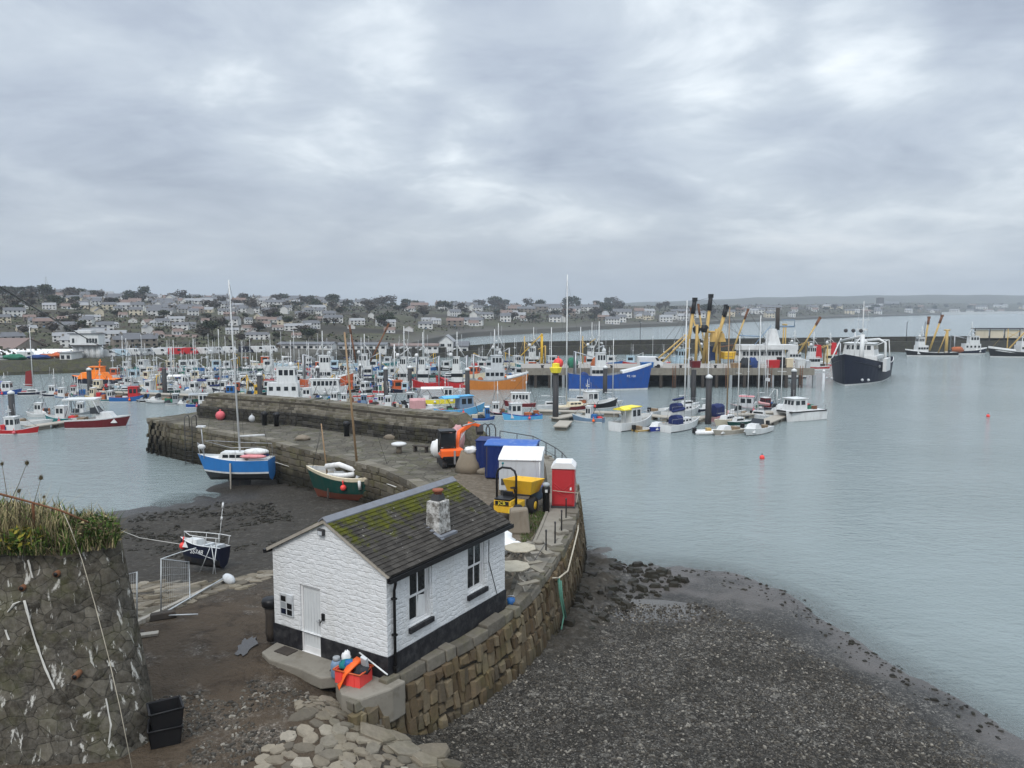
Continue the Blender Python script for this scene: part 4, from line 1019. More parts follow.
def build_big_wall():
    mb = MB(); nu, nv = 150, 60
    # resample both edges with the same parameter
    def along(P, t):
        L = [0]
        for a, b in zip(P[:-1], P[1:]): L.append(L[-1] + (b - a).length)
        s = t * L[-1]
        for i in range(len(P) - 1):
            if s <= L[i + 1] or i == len(P) - 2: return P[i].lerp(P[i + 1], (s - L[i]) / (L[i + 1] - L[i]))
    vs = []; fs = []
    for j in range(nv + 1):
        for i in range(nu + 1):
            a = along(WT, i / nu); b = along(WB, i / nu); p = a.lerp(b, j / nv); vs.append(p)
    A = np.array([tuple(p) for p in vs]); n = fbm(A[:, 0] * 1.0 + A[:, 1] * .6, A[:, 2] * 1.2, .55, 4, 4) * .16
    for k, p in enumerate(vs): p.y -= n[k]; p.x += n[k] * .4
    for j in range(nv):
        for i in range(nu):
            q = j * (nu + 1) + i; fs.append((q, q + nu + 1, q + nu + 2, q + 1))
    mb.add(vs, fs, 0, True); mb.build('wall_face', 'rubble_wall', bw, recalc=False)
    mb = MB(); poly = [tuple(p[:2]) for p in WT]; mb.prism(poly, 6.4, 7.48); mb.build('earth_top', 'yard_dirt', bw)
    # lime run below a drain hole, cut as a thin crust
    def face(px, py, off=.02):
        d = Vector(ray(px, py)); best = None
        # front face plane through three of its corners
        a, b, c = WT[1], WT[2], WB[2]; nn = (b - a).cross(c - a).normalized(); o = Vector((0, 0, CAMZ))
        t = (a - o).dot(nn) / d.dot(nn); p = o + d * t; return p - d.normalized() * off * 2.5
    def crust(name, pts, w, seed):
        rg = random.Random(seed); mb = MB(); vs = []; fs = []
        for k in range(len(pts) - 1):
            a = face(*pts[k]); b = face(*pts[k + 1]); m = max(2, int((b - a).length / .12))
            for i in range(m): 
                q = a.lerp(b, i / m); ww = w * rg.uniform(.5, 1.3); vs += [q + Vector((-ww, 0, rg.uniform(-.02, .02))), q + Vector((0, -.035, 0)), q + Vector((ww, 0, rg.uniform(-.02, .02)))]
        n = len(vs) // 3
        for i in range(n - 1):
            for k in (0, 1): fs.append((i * 3 + k, i * 3 + k + 1, i * 3 + k + 4, i * 3 + k + 3))
        mb.add(vs, fs, 0, True); mb.build(name, 'lime', bw, recalc=False)
    crust('lime_streak', [(8, 612), (14, 604), (24, 600), (30, 622), (36, 642), (45, 668), (57, 694)], .028, 1)
    crust('lime_streak', [(5, 629), (11, 645)], .025, 2); crust('lime_streak', [(106, 698), (111, 725), (108, 750)], .02, 3)
    crust('lime_streak', [(28, 560), (34, 583)], .02, 5)
    for px, py in ((24, 586), (77, 674), (58, 572)):
        p = face(px, py, -.02); mb = MB(); mb.tube([p + Vector((0, .2, 0)), p + Vector((0, -.10, -.03))], .07, n=10); hole = mb.build('drain_pipe', 'rusty_steel', bw)
        mb = MB(); mb.tube([p + Vector((0, -.10, -.02)), p + Vector((0, -.108, -.02))], .052, n=10); mb.build('bore', 'plastic_black', hole)
    return face
face = build_big_wall()
mb = MB(); pts = [aty(60, 505, 17.35), aty(70, 527, 17.2)] + [face(px, py, .03) for px, py in ((82, 560), (95, 605), (108, 655), (120, 708), (132, 768))]
mb.tube(pts, .009, n=5); o = mb.build('hanging_cable', 'rope'); tag(o, 'thin pale cable hanging down the face of the tall rubble wall', 'cable')
mb = MB(); mb.tube([aty(-30, 486, 16.6), aty(0, 494, 16.9), aty(34, 503, 17.1), aty(62, 511, 17.25), aty(90, 523, 17.5)], .03, .018, n=6); o = mb.build('rusty_handrail', 'rusty_steel'); tag(o, 'rusty bent handrail tube running through the growth on the wall top', 'handrail')
mb = MB(); mb.tube([aty(33, 503, 17.1), aty(34, 530, 17.3)], .03, n=6); o2 = mb.build('post', 'rusty_steel', o)
pb_ = [(-14.5, 17.0), (-11.5, 16.95), (-10.0, 16.95), (-9.35, 17.5), (-9.6, 18.4), (-10.4, 19.2), (-14.5, 20.5)]
grass('wall_top_grass', pb_, 7.5, 3600, .58, ['grass_dark', 'grass_straw', 'grass_brown', 'grass_brown', 'grass_green'], 12, lean=.7, wdt=.014)
grass('wall_edge_grass', [(-14.5, 16.85), (-10.1, 16.85), (-9.2, 17.4), (-9.5, 18.2), (-10.2, 17.6), (-14.5, 17.5)], 7.46, 2300, .36, ['grass_straw', 'grass_dark', 'grass_brown', 'grass_green'], 13, lean=1.3, wdt=.012)
def bush(name, c, r, n, mats, label, seed, leaf=.05):
    rg = random.Random(seed); t_ = thing(name, label, 'plant', c)
    mb = MB()
    for k in range(8):
        a = rg.uniform(0, 6.28); mb.tube([(0, 0, -.1), (math.cos(a) * r[0] * .4, math.sin(a) * r[1] * .4, r[2] * .7), (math.cos(a) * r[0] * .8, math.sin(a) * r[1] * .8, r[2] * rg.uniform(1, 1.5))], .012, .004, n=4)
    mb.build('stem', 'grass_brown', t_)
    mb = MB()
    for k in range(n):
        while True:
            x, y, z = rg.uniform(-1, 1), rg.uniform(-1, 1), rg.uniform(0, 1)
            if x * x + y * y + (z - .35) ** 2 < .9 and rg.random() < .35 + .65 * (x * x + y * y + z * z): break
        p = Vector((x * r[0], y * r[1], z * r[2] * 1.15)); s = leaf * rg.uniform(.5, 1.3)
        a = Vector((rg.uniform(-1, 1), rg.uniform(-1, 1), rg.uniform(-.3, 1))).normalized() * s; b = a.cross(Vector((rg.uniform(-1, 1), rg.uniform(-1, 1), rg.uniform(-1, 1)))).normalized() * s * .45
        mb.add([p - a, p + b, p + a, p - b], [(0, 1, 2, 3)], rg.choice(range(len(mats))))
    mb.build('foliage', mats, t_, recalc=False); return t_
bush('shrub', (-9.75, 17.7, 7.5), (.55, .5, .5), 900, ['grass_brown', 'grass_dark', 'grass_straw', 'grass_dark', 'grass_green'], 'low mossy green shrub at the broken end of the overgrown wall top', 1)
bush('leafy_plant', (-11.1, 17.2, 7.5), (.45, .4, .4), 420, ['grass_green', 'grass_green', 'grass_yellow'], 'broad bright green leafy plant on the wall top below the dead stems', 2, .09)
bush('yellow_plant', (-11.95, 17.0, 7.5), (.35, .3, .45), 260, ['grass_yellow', 'grass_yellow', 'grass_green'], 'yellowing leafy plant at the left edge of the wall top', 3, .11)
def seedhead(tip, base, rad, label, seed, cat='dried flower'):
    rg = random.Random(seed); t_ = thing('dried_flower', label, cat, base); L_ = Vector(tip) - Vector(base)
    mb = MB(); mb.tube([(0, 0, -.1), L_ * .5 + Vector((.04, 0, -.03)), L_], .009, .005, n=5); mb.build('stem', 'grass_brown', t_)
    mb = MB(); mb.ball(L_, rad * .45, 0, 7)
    for k in range(120):
        v = Vector((rg.uniform(-1, 1), rg.uniform(-1, 1), rg.uniform(-.6, 1))).normalized() * rad * rg.uniform(.7, 1.15); s = v.cross(Vector((0, .3, 1))).normalized() * .007
        mb.add([L_ - s, L_ + s, L_ + v], [(0, 1, 2)])
    mb.build('seed_head', 'grass_brown', t_, recalc=False); return t_
for i, (a, b, rd, lb) in enumerate((((27, 463), (6, 505), .10, 'tallest dried brown seed head leaning right on the wall top'), ((41, 478), (25, 520), .10, 'dried seed head to the right of the tallest one, above the rusty rail'),
                                   ((19, 491), (18, 525), .09, 'short dried seed head standing just over the rusty rail'), ((2, 464), (8, 522), .08, 'dried seed head at the left margin of the growth'), ((44, 497), (38, 524), .06, 'smallest dried seed head, low and nearest the mossy shrub'))):
    seedhead(aty(*a, 17.2), aty(*b, 17.3), rd, lb, 40 + i)
grass('dead_stalks', [(-13.0, 17.0), (-10.6, 17.05), (-10.6, 17.6), (-13.0, 17.8)], 7.5, 420, 1.3, ['grass_brown', 'grass_straw'], 15, lean=.5, wdt=.007)

def text_mesh(cu, parent, loc, rot, name='lettering', scale=(1, 1, 1)):
    tmp = bpy.data.objects.new('tmp', cu); COL.objects.link(tmp)
    dg = bpy.context.evaluated_depsgraph_get(); me = bpy.data.meshes.new_from_object(tmp.evaluated_get(dg)); bpy.data.objects.remove(tmp)
    o = bpy.data.objects.new(name, me); COL.objects.link(o); o.parent = parent; o.location = loc; o.rotation_euler = rot; o.scale = scale; return o
# overhead cable crossing the view
mb = MB(); A_ = aty(-40, 262, 15); B_ = aty(131, 357, 138)
pts = []
for i in range(33):
    t = i / 32; p = A_.lerp(B_, t); p.z -= 4 * .5 * t * (1 - t); pts.append(p)
mb.tube(pts, .022, .05, n=6); o = mb.build('overhead_cable', 'plastic_black'); tag(o, 'black overhead cable sagging from high on the left towards the harbour sheds', 'cable')

# ================================================================== slipway of pitched granite, and the cobbled patch by the fence
def pitched(name, px_poly, size, seed, mat, label=None, lift=.03, sq=1.0, tall=.22):
    rg = random.Random(seed); poly = [tuple(at(px, py, z)[:2]) for px, py, z in px_poly]; mb = MB()
    xs = [p[0] for p in poly]; ys = [p[1] for p in poly]; pts = []
    tries = 0
    while tries < 9000:
        tries += 1; x = rg.uniform(min(xs), max(xs)); y = rg.uniform(min(ys), max(ys)); s = rg.uniform(*size)
        if not inside(poly, np.array([x]), np.array([y]))[0]: continue
        if all((x - q[0]) ** 2 + (y - q[1]) ** 2 > (s + q[2]) ** 2 * .58 for q in pts): pts.append((x, y, s))
    for x, y, s in pts:
        n = rg.randint(5, 8); a0 = rg.uniform(0, 6); el = rg.uniform(1.0, 1.5); rot = .7 + rg.gauss(0, .35); ring = []
        for k in range(n):
            a = a0 + 6.283 * k / n; r = s * rg.uniform(.95, 1.22); u = r * math.cos(a) * el; v = r * math.sin(a) / el
            ring.append((x + u * math.cos(rot) - v * math.sin(rot), y + u * math.sin(rot) + v * math.cos(rot)))
        z = max(gz(x, y), 0) ; h = tall * rg.uniform(.5, 1.0) ; vs = []
        tx, ty = rg.uniform(-.12, .12), rg.uniform(-.12, .12)
        g = lambda q: (z + (gz(q[0], q[1]) - z) + lift)
        vs += [(q[0], q[1], g(q) - .35) for q in ring] + [(q[0], q[1], g(q) + h * .55) for q in ring] + [(x + (q[0] - x) * .90, y + (q[1] - y) * .90, g(q) + h + tx * (q[0] - x) + ty * (q[1] - y)) for q in ring]
        fs = [(r * n + i, r * n + (i + 1) % n, (r + 1) * n + (i + 1) % n, (r + 1) * n + i) for r in (0, 1) for i in range(n)] + [tuple(2 * n + i for i in range(n))]
        mb.add(vs, fs, 0, False)
    o = mb.build(name, mat); o['kind'] = 'structure'; return o
pitched('pitched_slipway', [(235, 790, 2.6), (268, 752, 2.7), (300, 728, 2.8), (350, 716, 2.8), (372, 724, 2.5), (410, 738, 1.9), (455, 768, 1.5), (470, 800, 1.4)], (.13, .23), 3, 'slip_stone', tall=.07, lift=.0)
pitched('slipway_edge_stones', [(365, 702, 2.7), (395, 716, 2.5), (440, 745, 1.9), (462, 772, 1.6), (470, 800, 1.5), (430, 800, 1.5), (405, 752, 1.9), (375, 728, 2.5)], (.30, .5), 4, 'slip_stone', lift=.04, tall=.14)
pitched('cobbled_patch', [(118, 600, 2.4), (135, 583, 2.2), (165, 578, 2.1), (200, 586, 2.25), (228, 582, 2.2), (222, 594, 2.4), (180, 606, 2.6), (146, 622, 2.8), (128, 634, 2.9), (122, 620, 2.8)], (.2, .42), 5, 'slip_stone', lift=-.04, tall=.14)
pitched('yard_edge_stones', [(226, 580, 2.2), (268, 572, 2.1), (275, 578, 2.2), (240, 590, 2.4), (226, 590, 2.4)], (.18, .36), 6, 'slip_stone', lift=-.06, tall=.12)
pitched('ledge_rubble', [(296, 700, 2.95), (340, 688, 2.97), (352, 704, 2.9), (330, 716, 2.85), (300, 720, 2.85)], (.08, .26), 9, 'slip_stone', lift=-.05, tall=.12)
for lab, a, b in (('long squared kerb timber lying along the cobbled patch', (126, 634), (232, 578)),):
    p, q = at(*a, 2.85), at(*b, 2.3); p.z = gz(p.x, p.y) + .08; q.z = gz(q.x, q.y) + .08
    mb = MB(); mb.beam(p, q, .16, .16); o = mb.build('timber_baulk', 'old_timber'); tag(o, lab, 'timber')

# scattered stones and pebbles (nobody could count them)
def scatter(name, poly_px, n, size, mat, seed, zoff=0.0, flat=.6, clump=None):
    rg = random.Random(seed); poly = [tuple(at(px, py, z)[:2]) for px, py, z in poly_px]; xs = [p[0] for p in poly]; ys = [p[1] for p in poly]
    P = np.array([(rg.uniform(min(xs), max(xs)), rg.uniform(min(ys), max(ys))) for _ in range(n * 3)])
    ok = inside(poly, P[:, 0], P[:, 1]); P = P[ok][:n]
    if clump is not None: P = P[fbm(P[:, 0], P[:, 1], clump, 3, seed) > -.02]
    Z = ground_z(P[:, 0], P[:, 1]); Z = np.minimum(Z, 3.0) + fbm(P[:, 0], P[:, 1], 1.2, 5, 1) * .10 + fbm(P[:, 0], P[:, 1], 6, 4, 2) * .20 * (Z < 2.2)
    V = []; F = []
    for (x, y), z in zip(P, Z):
        if inside(QPOLY, np.array([x]), np.array([y]))[0]: continue
        s = size[0] + (size[1] - size[0]) * rg.random() ** 3; a = rg.uniform(0, 6.28); c, d = math.cos(a), math.sin(a); b = len(V); sx = s * rg.uniform(.8, 1.4); sy = s * rg.uniform(.6, 1.0); h = s * flat * rg.uniform(.6, 1.2)
        for (u, v, w) in ((-1, -.6, -.4), (1, -.7, -.4), (.9, .8, -.4), (-.8, .7, -.4), (-.6, -.4, 1), (.5, -.5, .9), (.6, .4, 1), (-.5, .5, .85)):
            u *= sx * rg.uniform(.85, 1.15); v *= sy * rg.uniform(.85, 1.15); V.append((x + u * c - v * d, y + u * d + v * c, z + zoff + w * h))
        for f in ((4, 5, 6, 7), (0, 1, 5, 4), (1, 2, 6, 5), (2, 3, 7, 6), (3, 0, 4, 7)): F.append(tuple(b + k for k in f))
    o = raw_mesh(name, np.array(V), np.array(F), mat, False); o['kind'] = 'stuff'; return o
scatter('beach_pebbles', [(420, 730, 1.2), (560, 650, .8), (600, 600, .4), (700, 600, .3), (790, 640, .3), (960, 740, .2), (1060, 800, .3), (760, 830, .9), (430, 830, 1.5)], 19000, (.014, .065), 'pebble', 1)
scatter('weed_rocks', [(572, 560, .2), (600, 556, .0), (660, 566, 0), (690, 585, .1), (640, 600, .3), (610, 625, .4), (575, 640, .6), (560, 640, .7), (578, 600, .4)], 420, (.06, .33), 'weed_rock', 2, flat=.7)
scatter('shore_weed_rocks', [(105, 522, .05), (200, 503, .05), (290, 505, .4), (300, 545, .9), (200, 560, 1.3), (120, 556, .9)], 2600, (.04, .16), 'weed_rock', 3, flat=.6, clump=2.0)
scatter('yard_gravel', [(150, 700, 3), (250, 680, 3), (340, 700, 2.9), (300, 735, 2.8), (240, 768, 2.8), (160, 768, 3)], 2600, (.015, .07), 'pebble', 4, flat=.6, clump=1.5)
scatter('tide_edge_rocks', [(660, 566, .02), (725, 571, .02), (800, 595, .02), (880, 655, .02), (1010, 725, .02), (1000, 745, .1), (850, 660, .1), (780, 605, .1), (700, 580, .1)], 420, (.03, .13), 'weed_rock', 5, flat=.5)

# ================================================================== site fencing by the slip
def barrier(pts, label, grp='temporary fence panels', mesh=True):
    """bent galvanised hoop of a crowd barrier; points run post foot, top, top, foot (world)"""
    t_ = thing('crowd_barrier', label, 'fence panel', pts[0], group=grp); o = Vector(pts[0]); P = [Vector(p) - o for p in pts]
    mb = MB(); mb.tube(P, .024, n=6); mb.build('frame', 'galvanised', t_)
    a, b, c, d = P[:4]
    mb = MB()
    for k in range(1, 14): mb.tube([a.lerp(d, k / 14), b.lerp(c, k / 14)], .004, n=3)
    for k in range(1, 7): mb.tube([a.lerp(b, k / 7), d.lerp(c, k / 7)], .004, n=3)
    mb.build('mesh_infill', 'galvanised', t_); return t_
def gp(px, py, z): 
    p = at(px, py, z); return p
def up_at(px, py, base): return aty(px, py, base.y)
f1a = gp(192, 626, 2.85); f1b = gp(158, 614, 2.8)
q0 = gp(161, 616, 2.8); q1 = up_at(161, 559, q0); q2 = up_at(189, 562, gp(190, 588, 2.3)); q3 = gp(190, 606, 2.6)
barrier([q0, q1, q2, q3], 'taller wire fence panel with a bent top rail beside the cobbled patch')
r0 = gp(137, 634, 2.9); r1 = up_at(137, 572, r0); r2 = up_at(113, 578, gp(114, 622, 2.85)); r3 = gp(114, 627, 2.85)
barrier([r0, r1, r2, r3], 'shorter wire fence panel half hidden by the tall rubble wall')
mb = MB(); mb.tube([gp(160, 617, 2.85) + Vector((0, 0, .05)), gp(228, 582, 2.3) + Vector((0, 0, .25))], .03, n=6); o = mb.build('scaffold_tube', 'galvanised'); tag(o, 'long pale scaffold tube lying from the fence foot to the float', 'tube')
mb = MB(); mb.tube([q1, up_at(181, 552, q2), up_at(196, 548, gp(200, 590, 2.3))], .02, n=5); o = mb.build('bent_rail', 'galvanised'); tag(o, 'thin bent rail reaching from the fence panel to the dark boat', 'rail')
for px, py, w, lab in ((163, 617, .5, 'dark fence foot block under the taller fence panel'), (134, 637, .4, 'dark fence foot block under the shorter fence panel')):
    p = at(px, py, 2.88); mb = MB(); mb.frustum((0, 0), (w * 1.7, w * .7), (w * 1.4, w * .5), 0, .20); o = mb.build('concrete_block', 'dark_timber', bevel=.03); o.location = (p.x, p.y, 2.85); o.rotation_euler.z = .5; tag(o, lab, 'fence foot')
p = at(146, 636, 2.95); mb = MB(); mb.box(-.35, .35, -.12, .12, 0, .07); o = mb.build('loose_plank', 'old_timber'); o.location = (p.x, p.y, 2.96); o.rotation_euler.z = .35; tag(o, 'short pale plank lying by the shorter fence panel foot', 'plank')
p = at(180, 617, 2.9); mb = MB(); mb.tube([(-.55, 0, .05), (.55, .1, .05)], .025, n=6); o = mb.build('loose_tube', 'galvanised'); o.location = (p.x, p.y, 2.9); tag(o, 'short loose tube on the mud beside the taller fence panel', 'tube')
p = at(229, 583, 2.4); mb = MB(); mb.ball((0, 0, 0), (.32, .19, .19), 0, 12, True); o = mb.build('grey_float', 'pale_grey'); o.location = (p.x, p.y, gz(p.x, p.y) + .2); o.rotation_euler = (0, .3, -.6); tag(o, 'worn pale grey float lying at the end of the scaffold tube', 'float')
mb = MB(); mb.tube([gp(100, 525, .3) + Vector((0, 0, .15)), gp(140, 540, .6) + Vector((0, 0, .12)), gp(192, 553, 1.2) + Vector((0, 0, .35))], .014, n=4); o = mb.build('mooring_line', 'rope_white'); tag(o, 'thin mooring line across the dark weed to the small dark boat', 'rope')

# ================================================================== plant and clutter on the quay
def wbox(mb, *a): return mb.box(*a)
# --- blue shipping-style store
def blue_store():
    a = at(479, 470, QZ); b = at(527, 476, QZ)
    t_ = thing('site_store', 'dark blue corrugated steel site store with a pale patched roof on the quay', 'site store', at(510, 480, QZ), R(-9))
    def ribbed(mb, x0, x1, y, z0, z1, side):
        n = max(4, int(abs(x1 - x0) / .16)); pts = []
        for i in range(n * 2 + 1):
            x = x0 + (x1 - x0) * i / (2 * n); pts.append((x, y + (side * .03 if i % 4 in (1, 2) else 0)))
        vs = [(p[0], p[1], z0) for p in pts] + [(p[0], p[1], z1) for p in pts]; m = len(pts)
        mb.add(vs, [(i, i + 1, m + i + 1, m + i) for i in range(m - 1)])
    mb = MB(); mb.box(-1.45, 1.45, .0, 2.1, .08, 2.0); ribbed(mb, -1.45, 1.45, -.02, .12, 1.95, -1)
    m2 = MB(); m2.M = Matrix.Rotation(R(90), 4, 'Z'); ribbed(m2, .0, 2.1, 1.47, .12, 1.95, 1); mb.add(m2.v, m2.f)
    mb.build('body', 'royal_blue_steel', t_)
    mb = MB(); mb.xprism([(-.08, 1.98), (-.08, 2.04), (1.0, 2.16), (2.18, 2.04), (2.18, 1.98)], -1.52, 1.52); rf = mb.build('roof', 'blue_roof_patched', t_)
    mb = MB(); mb.box(1.0, 1.40, -.10, -.055, 1.84, 1.94); mb.build('name_plate', 'white_paint', t_)
    mb = MB(); mb.box(-1.38, -1.34, -.07, -.03, .2, 1.9); mb.build('door_bar', 'dark_steel', t_)
    p = at(486, 474, QZ); t2 = thing('site_locker', 'smaller dark blue steel locker butted against the left of the blue site store', 'locker', (p.x + .0, p.y + .2, QZ), R(-9))
    mb = MB(); mb.box(-.62, .62, 0, 1.5, .05, 1.95); ribbed(mb, -.62, .62, -.02, .1, 1.9, -1); mb.build('body', 'royal_blue_steel', t2)
    mb = MB(); mb.box(-.66, .66, -.05, 1.54, 1.95, 2.0); mb.build('lid', 'royal_blue_steel', t2)
    mb = MB(); mb.box(-.03, .03, -.06, -.05, .2, 1.8); mb.build('door_seam', 'plastic_black', t2)
paint('royal_blue_steel', (0.008, 0.022, 0.115), dirt=.2, rough=.5)
paint('blue_roof_patched', (0.035, 0.11, 0.36), dirt=.5, dirtcol=(.38, .45, .52), scale=1.2, rough=.5)
blue_store()
# --- hooped hand rails behind the blue store
for i, (px, lab) in enumerate(((485, 'left black steel hoop of the pair behind the blue locker'), (491, 'right black steel hoop of the pair behind the blue locker'))):
    p = at(px, 464, QZ); p = Vector((at(px, 455, QZ).x, at(px, 455, QZ).y, QZ)); h = 2.15
    mb = MB(); mb.tube([(-.32, 0, 0), (-.32, 0, h - .35), (-.22, 0, h - .1), (0, 0, h), (.22, 0, h - .1), (.32, 0, h - .35), (.32, 0, 0)], .045, n=6); o = mb.build('ladder_hoop', 'dark_steel'); o.location = p; tag(o, lab, 'hoop rail')
# --- grey welfare cabin
p = at(519, 498, QZ); t_ = thing('welfare_cabin', 'pale grey moulded site cabin with a white roof behind the dumper', 'cabin', (p.x + .05, p.y + .3, QZ), R(-6))
mb = MB(); mb.box(-1.12, 1.12, 0, 2.5, .3, 1.95); mb.build('body', 'cabin_grey' if 'cabin_grey' in MAT else 'pale_grey', t_, bevel=.05)
mb = MB(); mb.xprism([(-.06, 1.93), (-.06, 2.0), (.3, 2.12), (2.4, 2.28), (2.56, 2.2), (2.56, 1.93)], -1.16, 1.16); mb.build('roof', 'canvas_white', t_, bevel=.03)
mb = MB(); mb.box(-1.0, .85, -.025, 0, .62, .95); mb.build('vent_panel', 'dark_steel', t_)
mb = MB(); mb.box(-1.05, 1.05, .1, 2.4, .05, .3); mb.build('skid', 'dark_steel', t_)
mb = MB(); mb.tube([(1.05, -.03, .3), (1.05, -.03, 1.9)], .03, n=6); mb.build('corner_trim', 'white_paint', t_)
# --- portable toilet
p = at(563, 509, QZ); t_ = thing('portable_toilet', 'red portable toilet with a white roof by the quay edge', 'portable toilet', (p.x, p.y + .05, QZ), R(-8))
mb = MB(); mb.box(-.56, .56, .03, 1.1, .12, 2.02); mb.build('body', 'loo_red', t_, bevel=.03) if paint('loo_red', (0.42, 0.03, 0.035), dirt=.15, rough=.4) else 0
mb = MB(); mb.yprism([(-.62, 2.0), (.62, 2.0), (.60, 2.12), (.40, 2.33), (-.40, 2.33), (-.60, 2.12)], -.04, 1.16); mb.build('roof', 'plastic_white', t_, bevel=.03)
mb = MB(); mb.box(-.48, .46, -.005, .03, .2, 1.93); dr2 = mb.build('door', 'loo_red', t_, bevel=.01)
mb = MB()
for k in range(3):
    z = 1.28 - k * .15; mb.tube([(-.44, -.012, z), (-.2, -.012, z - .20), (.02, -.012, z - .33), (.24, -.012, z - .14), (.44, -.012, z + .02)], .02, n=5)
mb.build('moulded_wave', 'loo_red', dr2)
mb = MB(); mb.box(.34, .42, -.03, -.005, .95, 1.1); mb.build('latch', 'plastic_white', dr2)
mb = MB(); mb.box(-.60, .60, -.02, 1.14, 0, .12); mb.build('base', 'dark_steel', t_)
p0 = at(550, 495, QZ + .9)
mb = MB(); a = Vector((p.x - .52, p.y - .06, QZ + .95)); b = Vector((p.x + .1, p.y - .08, QZ + .88)); c = Vector((p.x + .72, p.y - .05, QZ + .82)); mb.tube([a, b, c, (p.x + .62, p.y - .5, QZ + .45)], .018, n=5); o = mb.build('tether_rope', 'rope'); tag(o, 'frayed pale rope tied round the front of the red portable toilet', 'rope')
# --- site dumper
def dumper():
    p = at(513, 518, QZ); t_ = thing('site_dumper', 'yellow site dumper with a front skip and black roll hoop', 'dumper', (p.x, p.y + .2, QZ), R(-24))
    # local +y is the skip end, camera sees the rear; x to the right
    mb = MB(); mb.box(-.52, .42, -1.1, .5, .45, .78); mb.box(-.50, .38, -1.12, -.45, .78, 1.05); mb.build('chassis', 'yellow_paint', t_, bevel=.04)
    mb = MB(); mb.box(-.46, .34, -1.13, -.50, 1.05, 1.13); mb.build('engine_cover', 'plastic_black', t_, bevel=.02)
    mb = MB(); mb.box(-.40, .28, -1.16, -1.12, .84, 1.02); pl = mb.build('name_plate', 'plastic_black', t_)
    cu = bpy.data.curves.new('lettering', 'FONT'); cu.body = 'JCB'; cu.size = .20; cu.align_x = 'CENTER'; cu.align_y = 'CENTER'; cu.extrude = .004; cu.materials.append(MAT['bright_yellow'])
    text_mesh(cu, pl, (-.06, -1.166, .93), (R(90), 0, 0), 'lettering', (1.25, 1, 1))
    mb = MB(); mb.box(-.32, .2, -.42, .0, .80, .95); mb.box(-.32, .2, -.48, -.38, .92, 1.35); mb.build('seat', 'plastic_black', t_, bevel=.04)
    mb = MB(); mb.tube([(-.02, .42, .8), (-.05, .22, 1.35)], .03, n=6); mb.lathe([(.17, 1.35), (.19, 1.37), (.17, 1.39)], (-.05, .2, 0), 12); mb.build('steering_wheel', 'plastic_black', t_)
    mb = MB(); mb.tube([(-.56, -.62, .6), (-.56, -.62, 2.15), (-.48, -.62, 2.38), (-.28, -.62, 2.5), (.16, -.62, 2.5), (.36, -.62, 2.38), (.44, -.62, 2.15), (.44, -.62, .6)], .055, n=8); mb.build('roll_hoop', 'plastic_black', t_)
    mb = MB(); mb.tube([(-.5, -.62, 1.1), (.4, -.62, 1.1)], .03, n=6); mb.build('cross_bar', 'plastic_black', t_)
    mb = MB(); q = [(-.1, .55, 1.0), (1.1, .55, 1.0), (1.1, 1.6, .95), (-.1, 1.6, .95)]; tq = [(-.28, .30, 1.72), (1.28, .30, 1.72), (1.28, 2.0, 1.55), (-.28, 2.0, 1.55)]
    inn = [(x + (.5 - x) * .06, y + (1.1 - y) * .06, z) for x, y, z in tq]; ib = [(x + (.5 - x) * .08, y + (1.1 - y) * .1, z + .08) for x, y, z in q]
    vs = q + tq + inn + ib; fs = [(3, 2, 1, 0)] + [(i, (i + 1) % 4, 4 + (i + 1) % 4, 4 + i) for i in range(4)] + [(4 + i, 4 + (i + 1) % 4, 8 + (i + 1) % 4, 8 + i) for i in range(4)] + [(8 + i, 8 + (i + 1) % 4, 12 + (i + 1) % 4, 12 + i) for i in range(4)] + [(12, 13, 14, 15)]
    mb.add([(x - .42, y, z) for x, y, z in vs], fs); mb.build('skip', 'yellow_paint', t_, bevel=.03)
    for x, y in ((-.62, -.75), (.56, -.75), (-.58, .95), (.62, .95)):
        mb = MB(); mb.M = Matrix.Translation((x, y, .42)) @ Matrix.Rotation(R(90), 4, 'Y'); mb.lathe([(.20, -.15), (.38, -.15), (.42, -.10), (.42, .10), (.38, .15), (.20, .15)], n=18); w = mb.build('wheel', 'rubber', t_)
        mb = MB(); mb.M = Matrix.Translation((x, y, .42)) @ Matrix.Rotation(R(90), 4, 'Y'); mb.lathe([(.06, -.16), (.20, -.155), (.20, .155), (.06, .16)], n=12); mb.build('rim', 'yellow_paint', w)
    mb = MB(); mb.box(.46, .52, -1.16, -.72, .55, .62); mb.box(.3, .8, -1.17, -1.14, .5, .66); bd = mb.build('hazard_board', 'bright_yellow', t_)
    mb = MB()
    for k in range(3): mb.add([(.36 + k * .15, -1.176, .51), (.42 + k * .15, -1.176, .51), (.48 + k * .15, -1.176, .65), (.42 + k * .15, -1.176, .65)], [(0, 1, 2, 3)])
    mb.build('hazard_stripe', 'red_paint', bd)
    mb = MB(); mb.tube([(-.25, -.62, 2.5), (-.25, -.62, 2.66)], .02, n=5); mb.ball((-.25, -.62, 2.7), .06); mb.build('beacon', 'teal_paint', t_)
dumper()
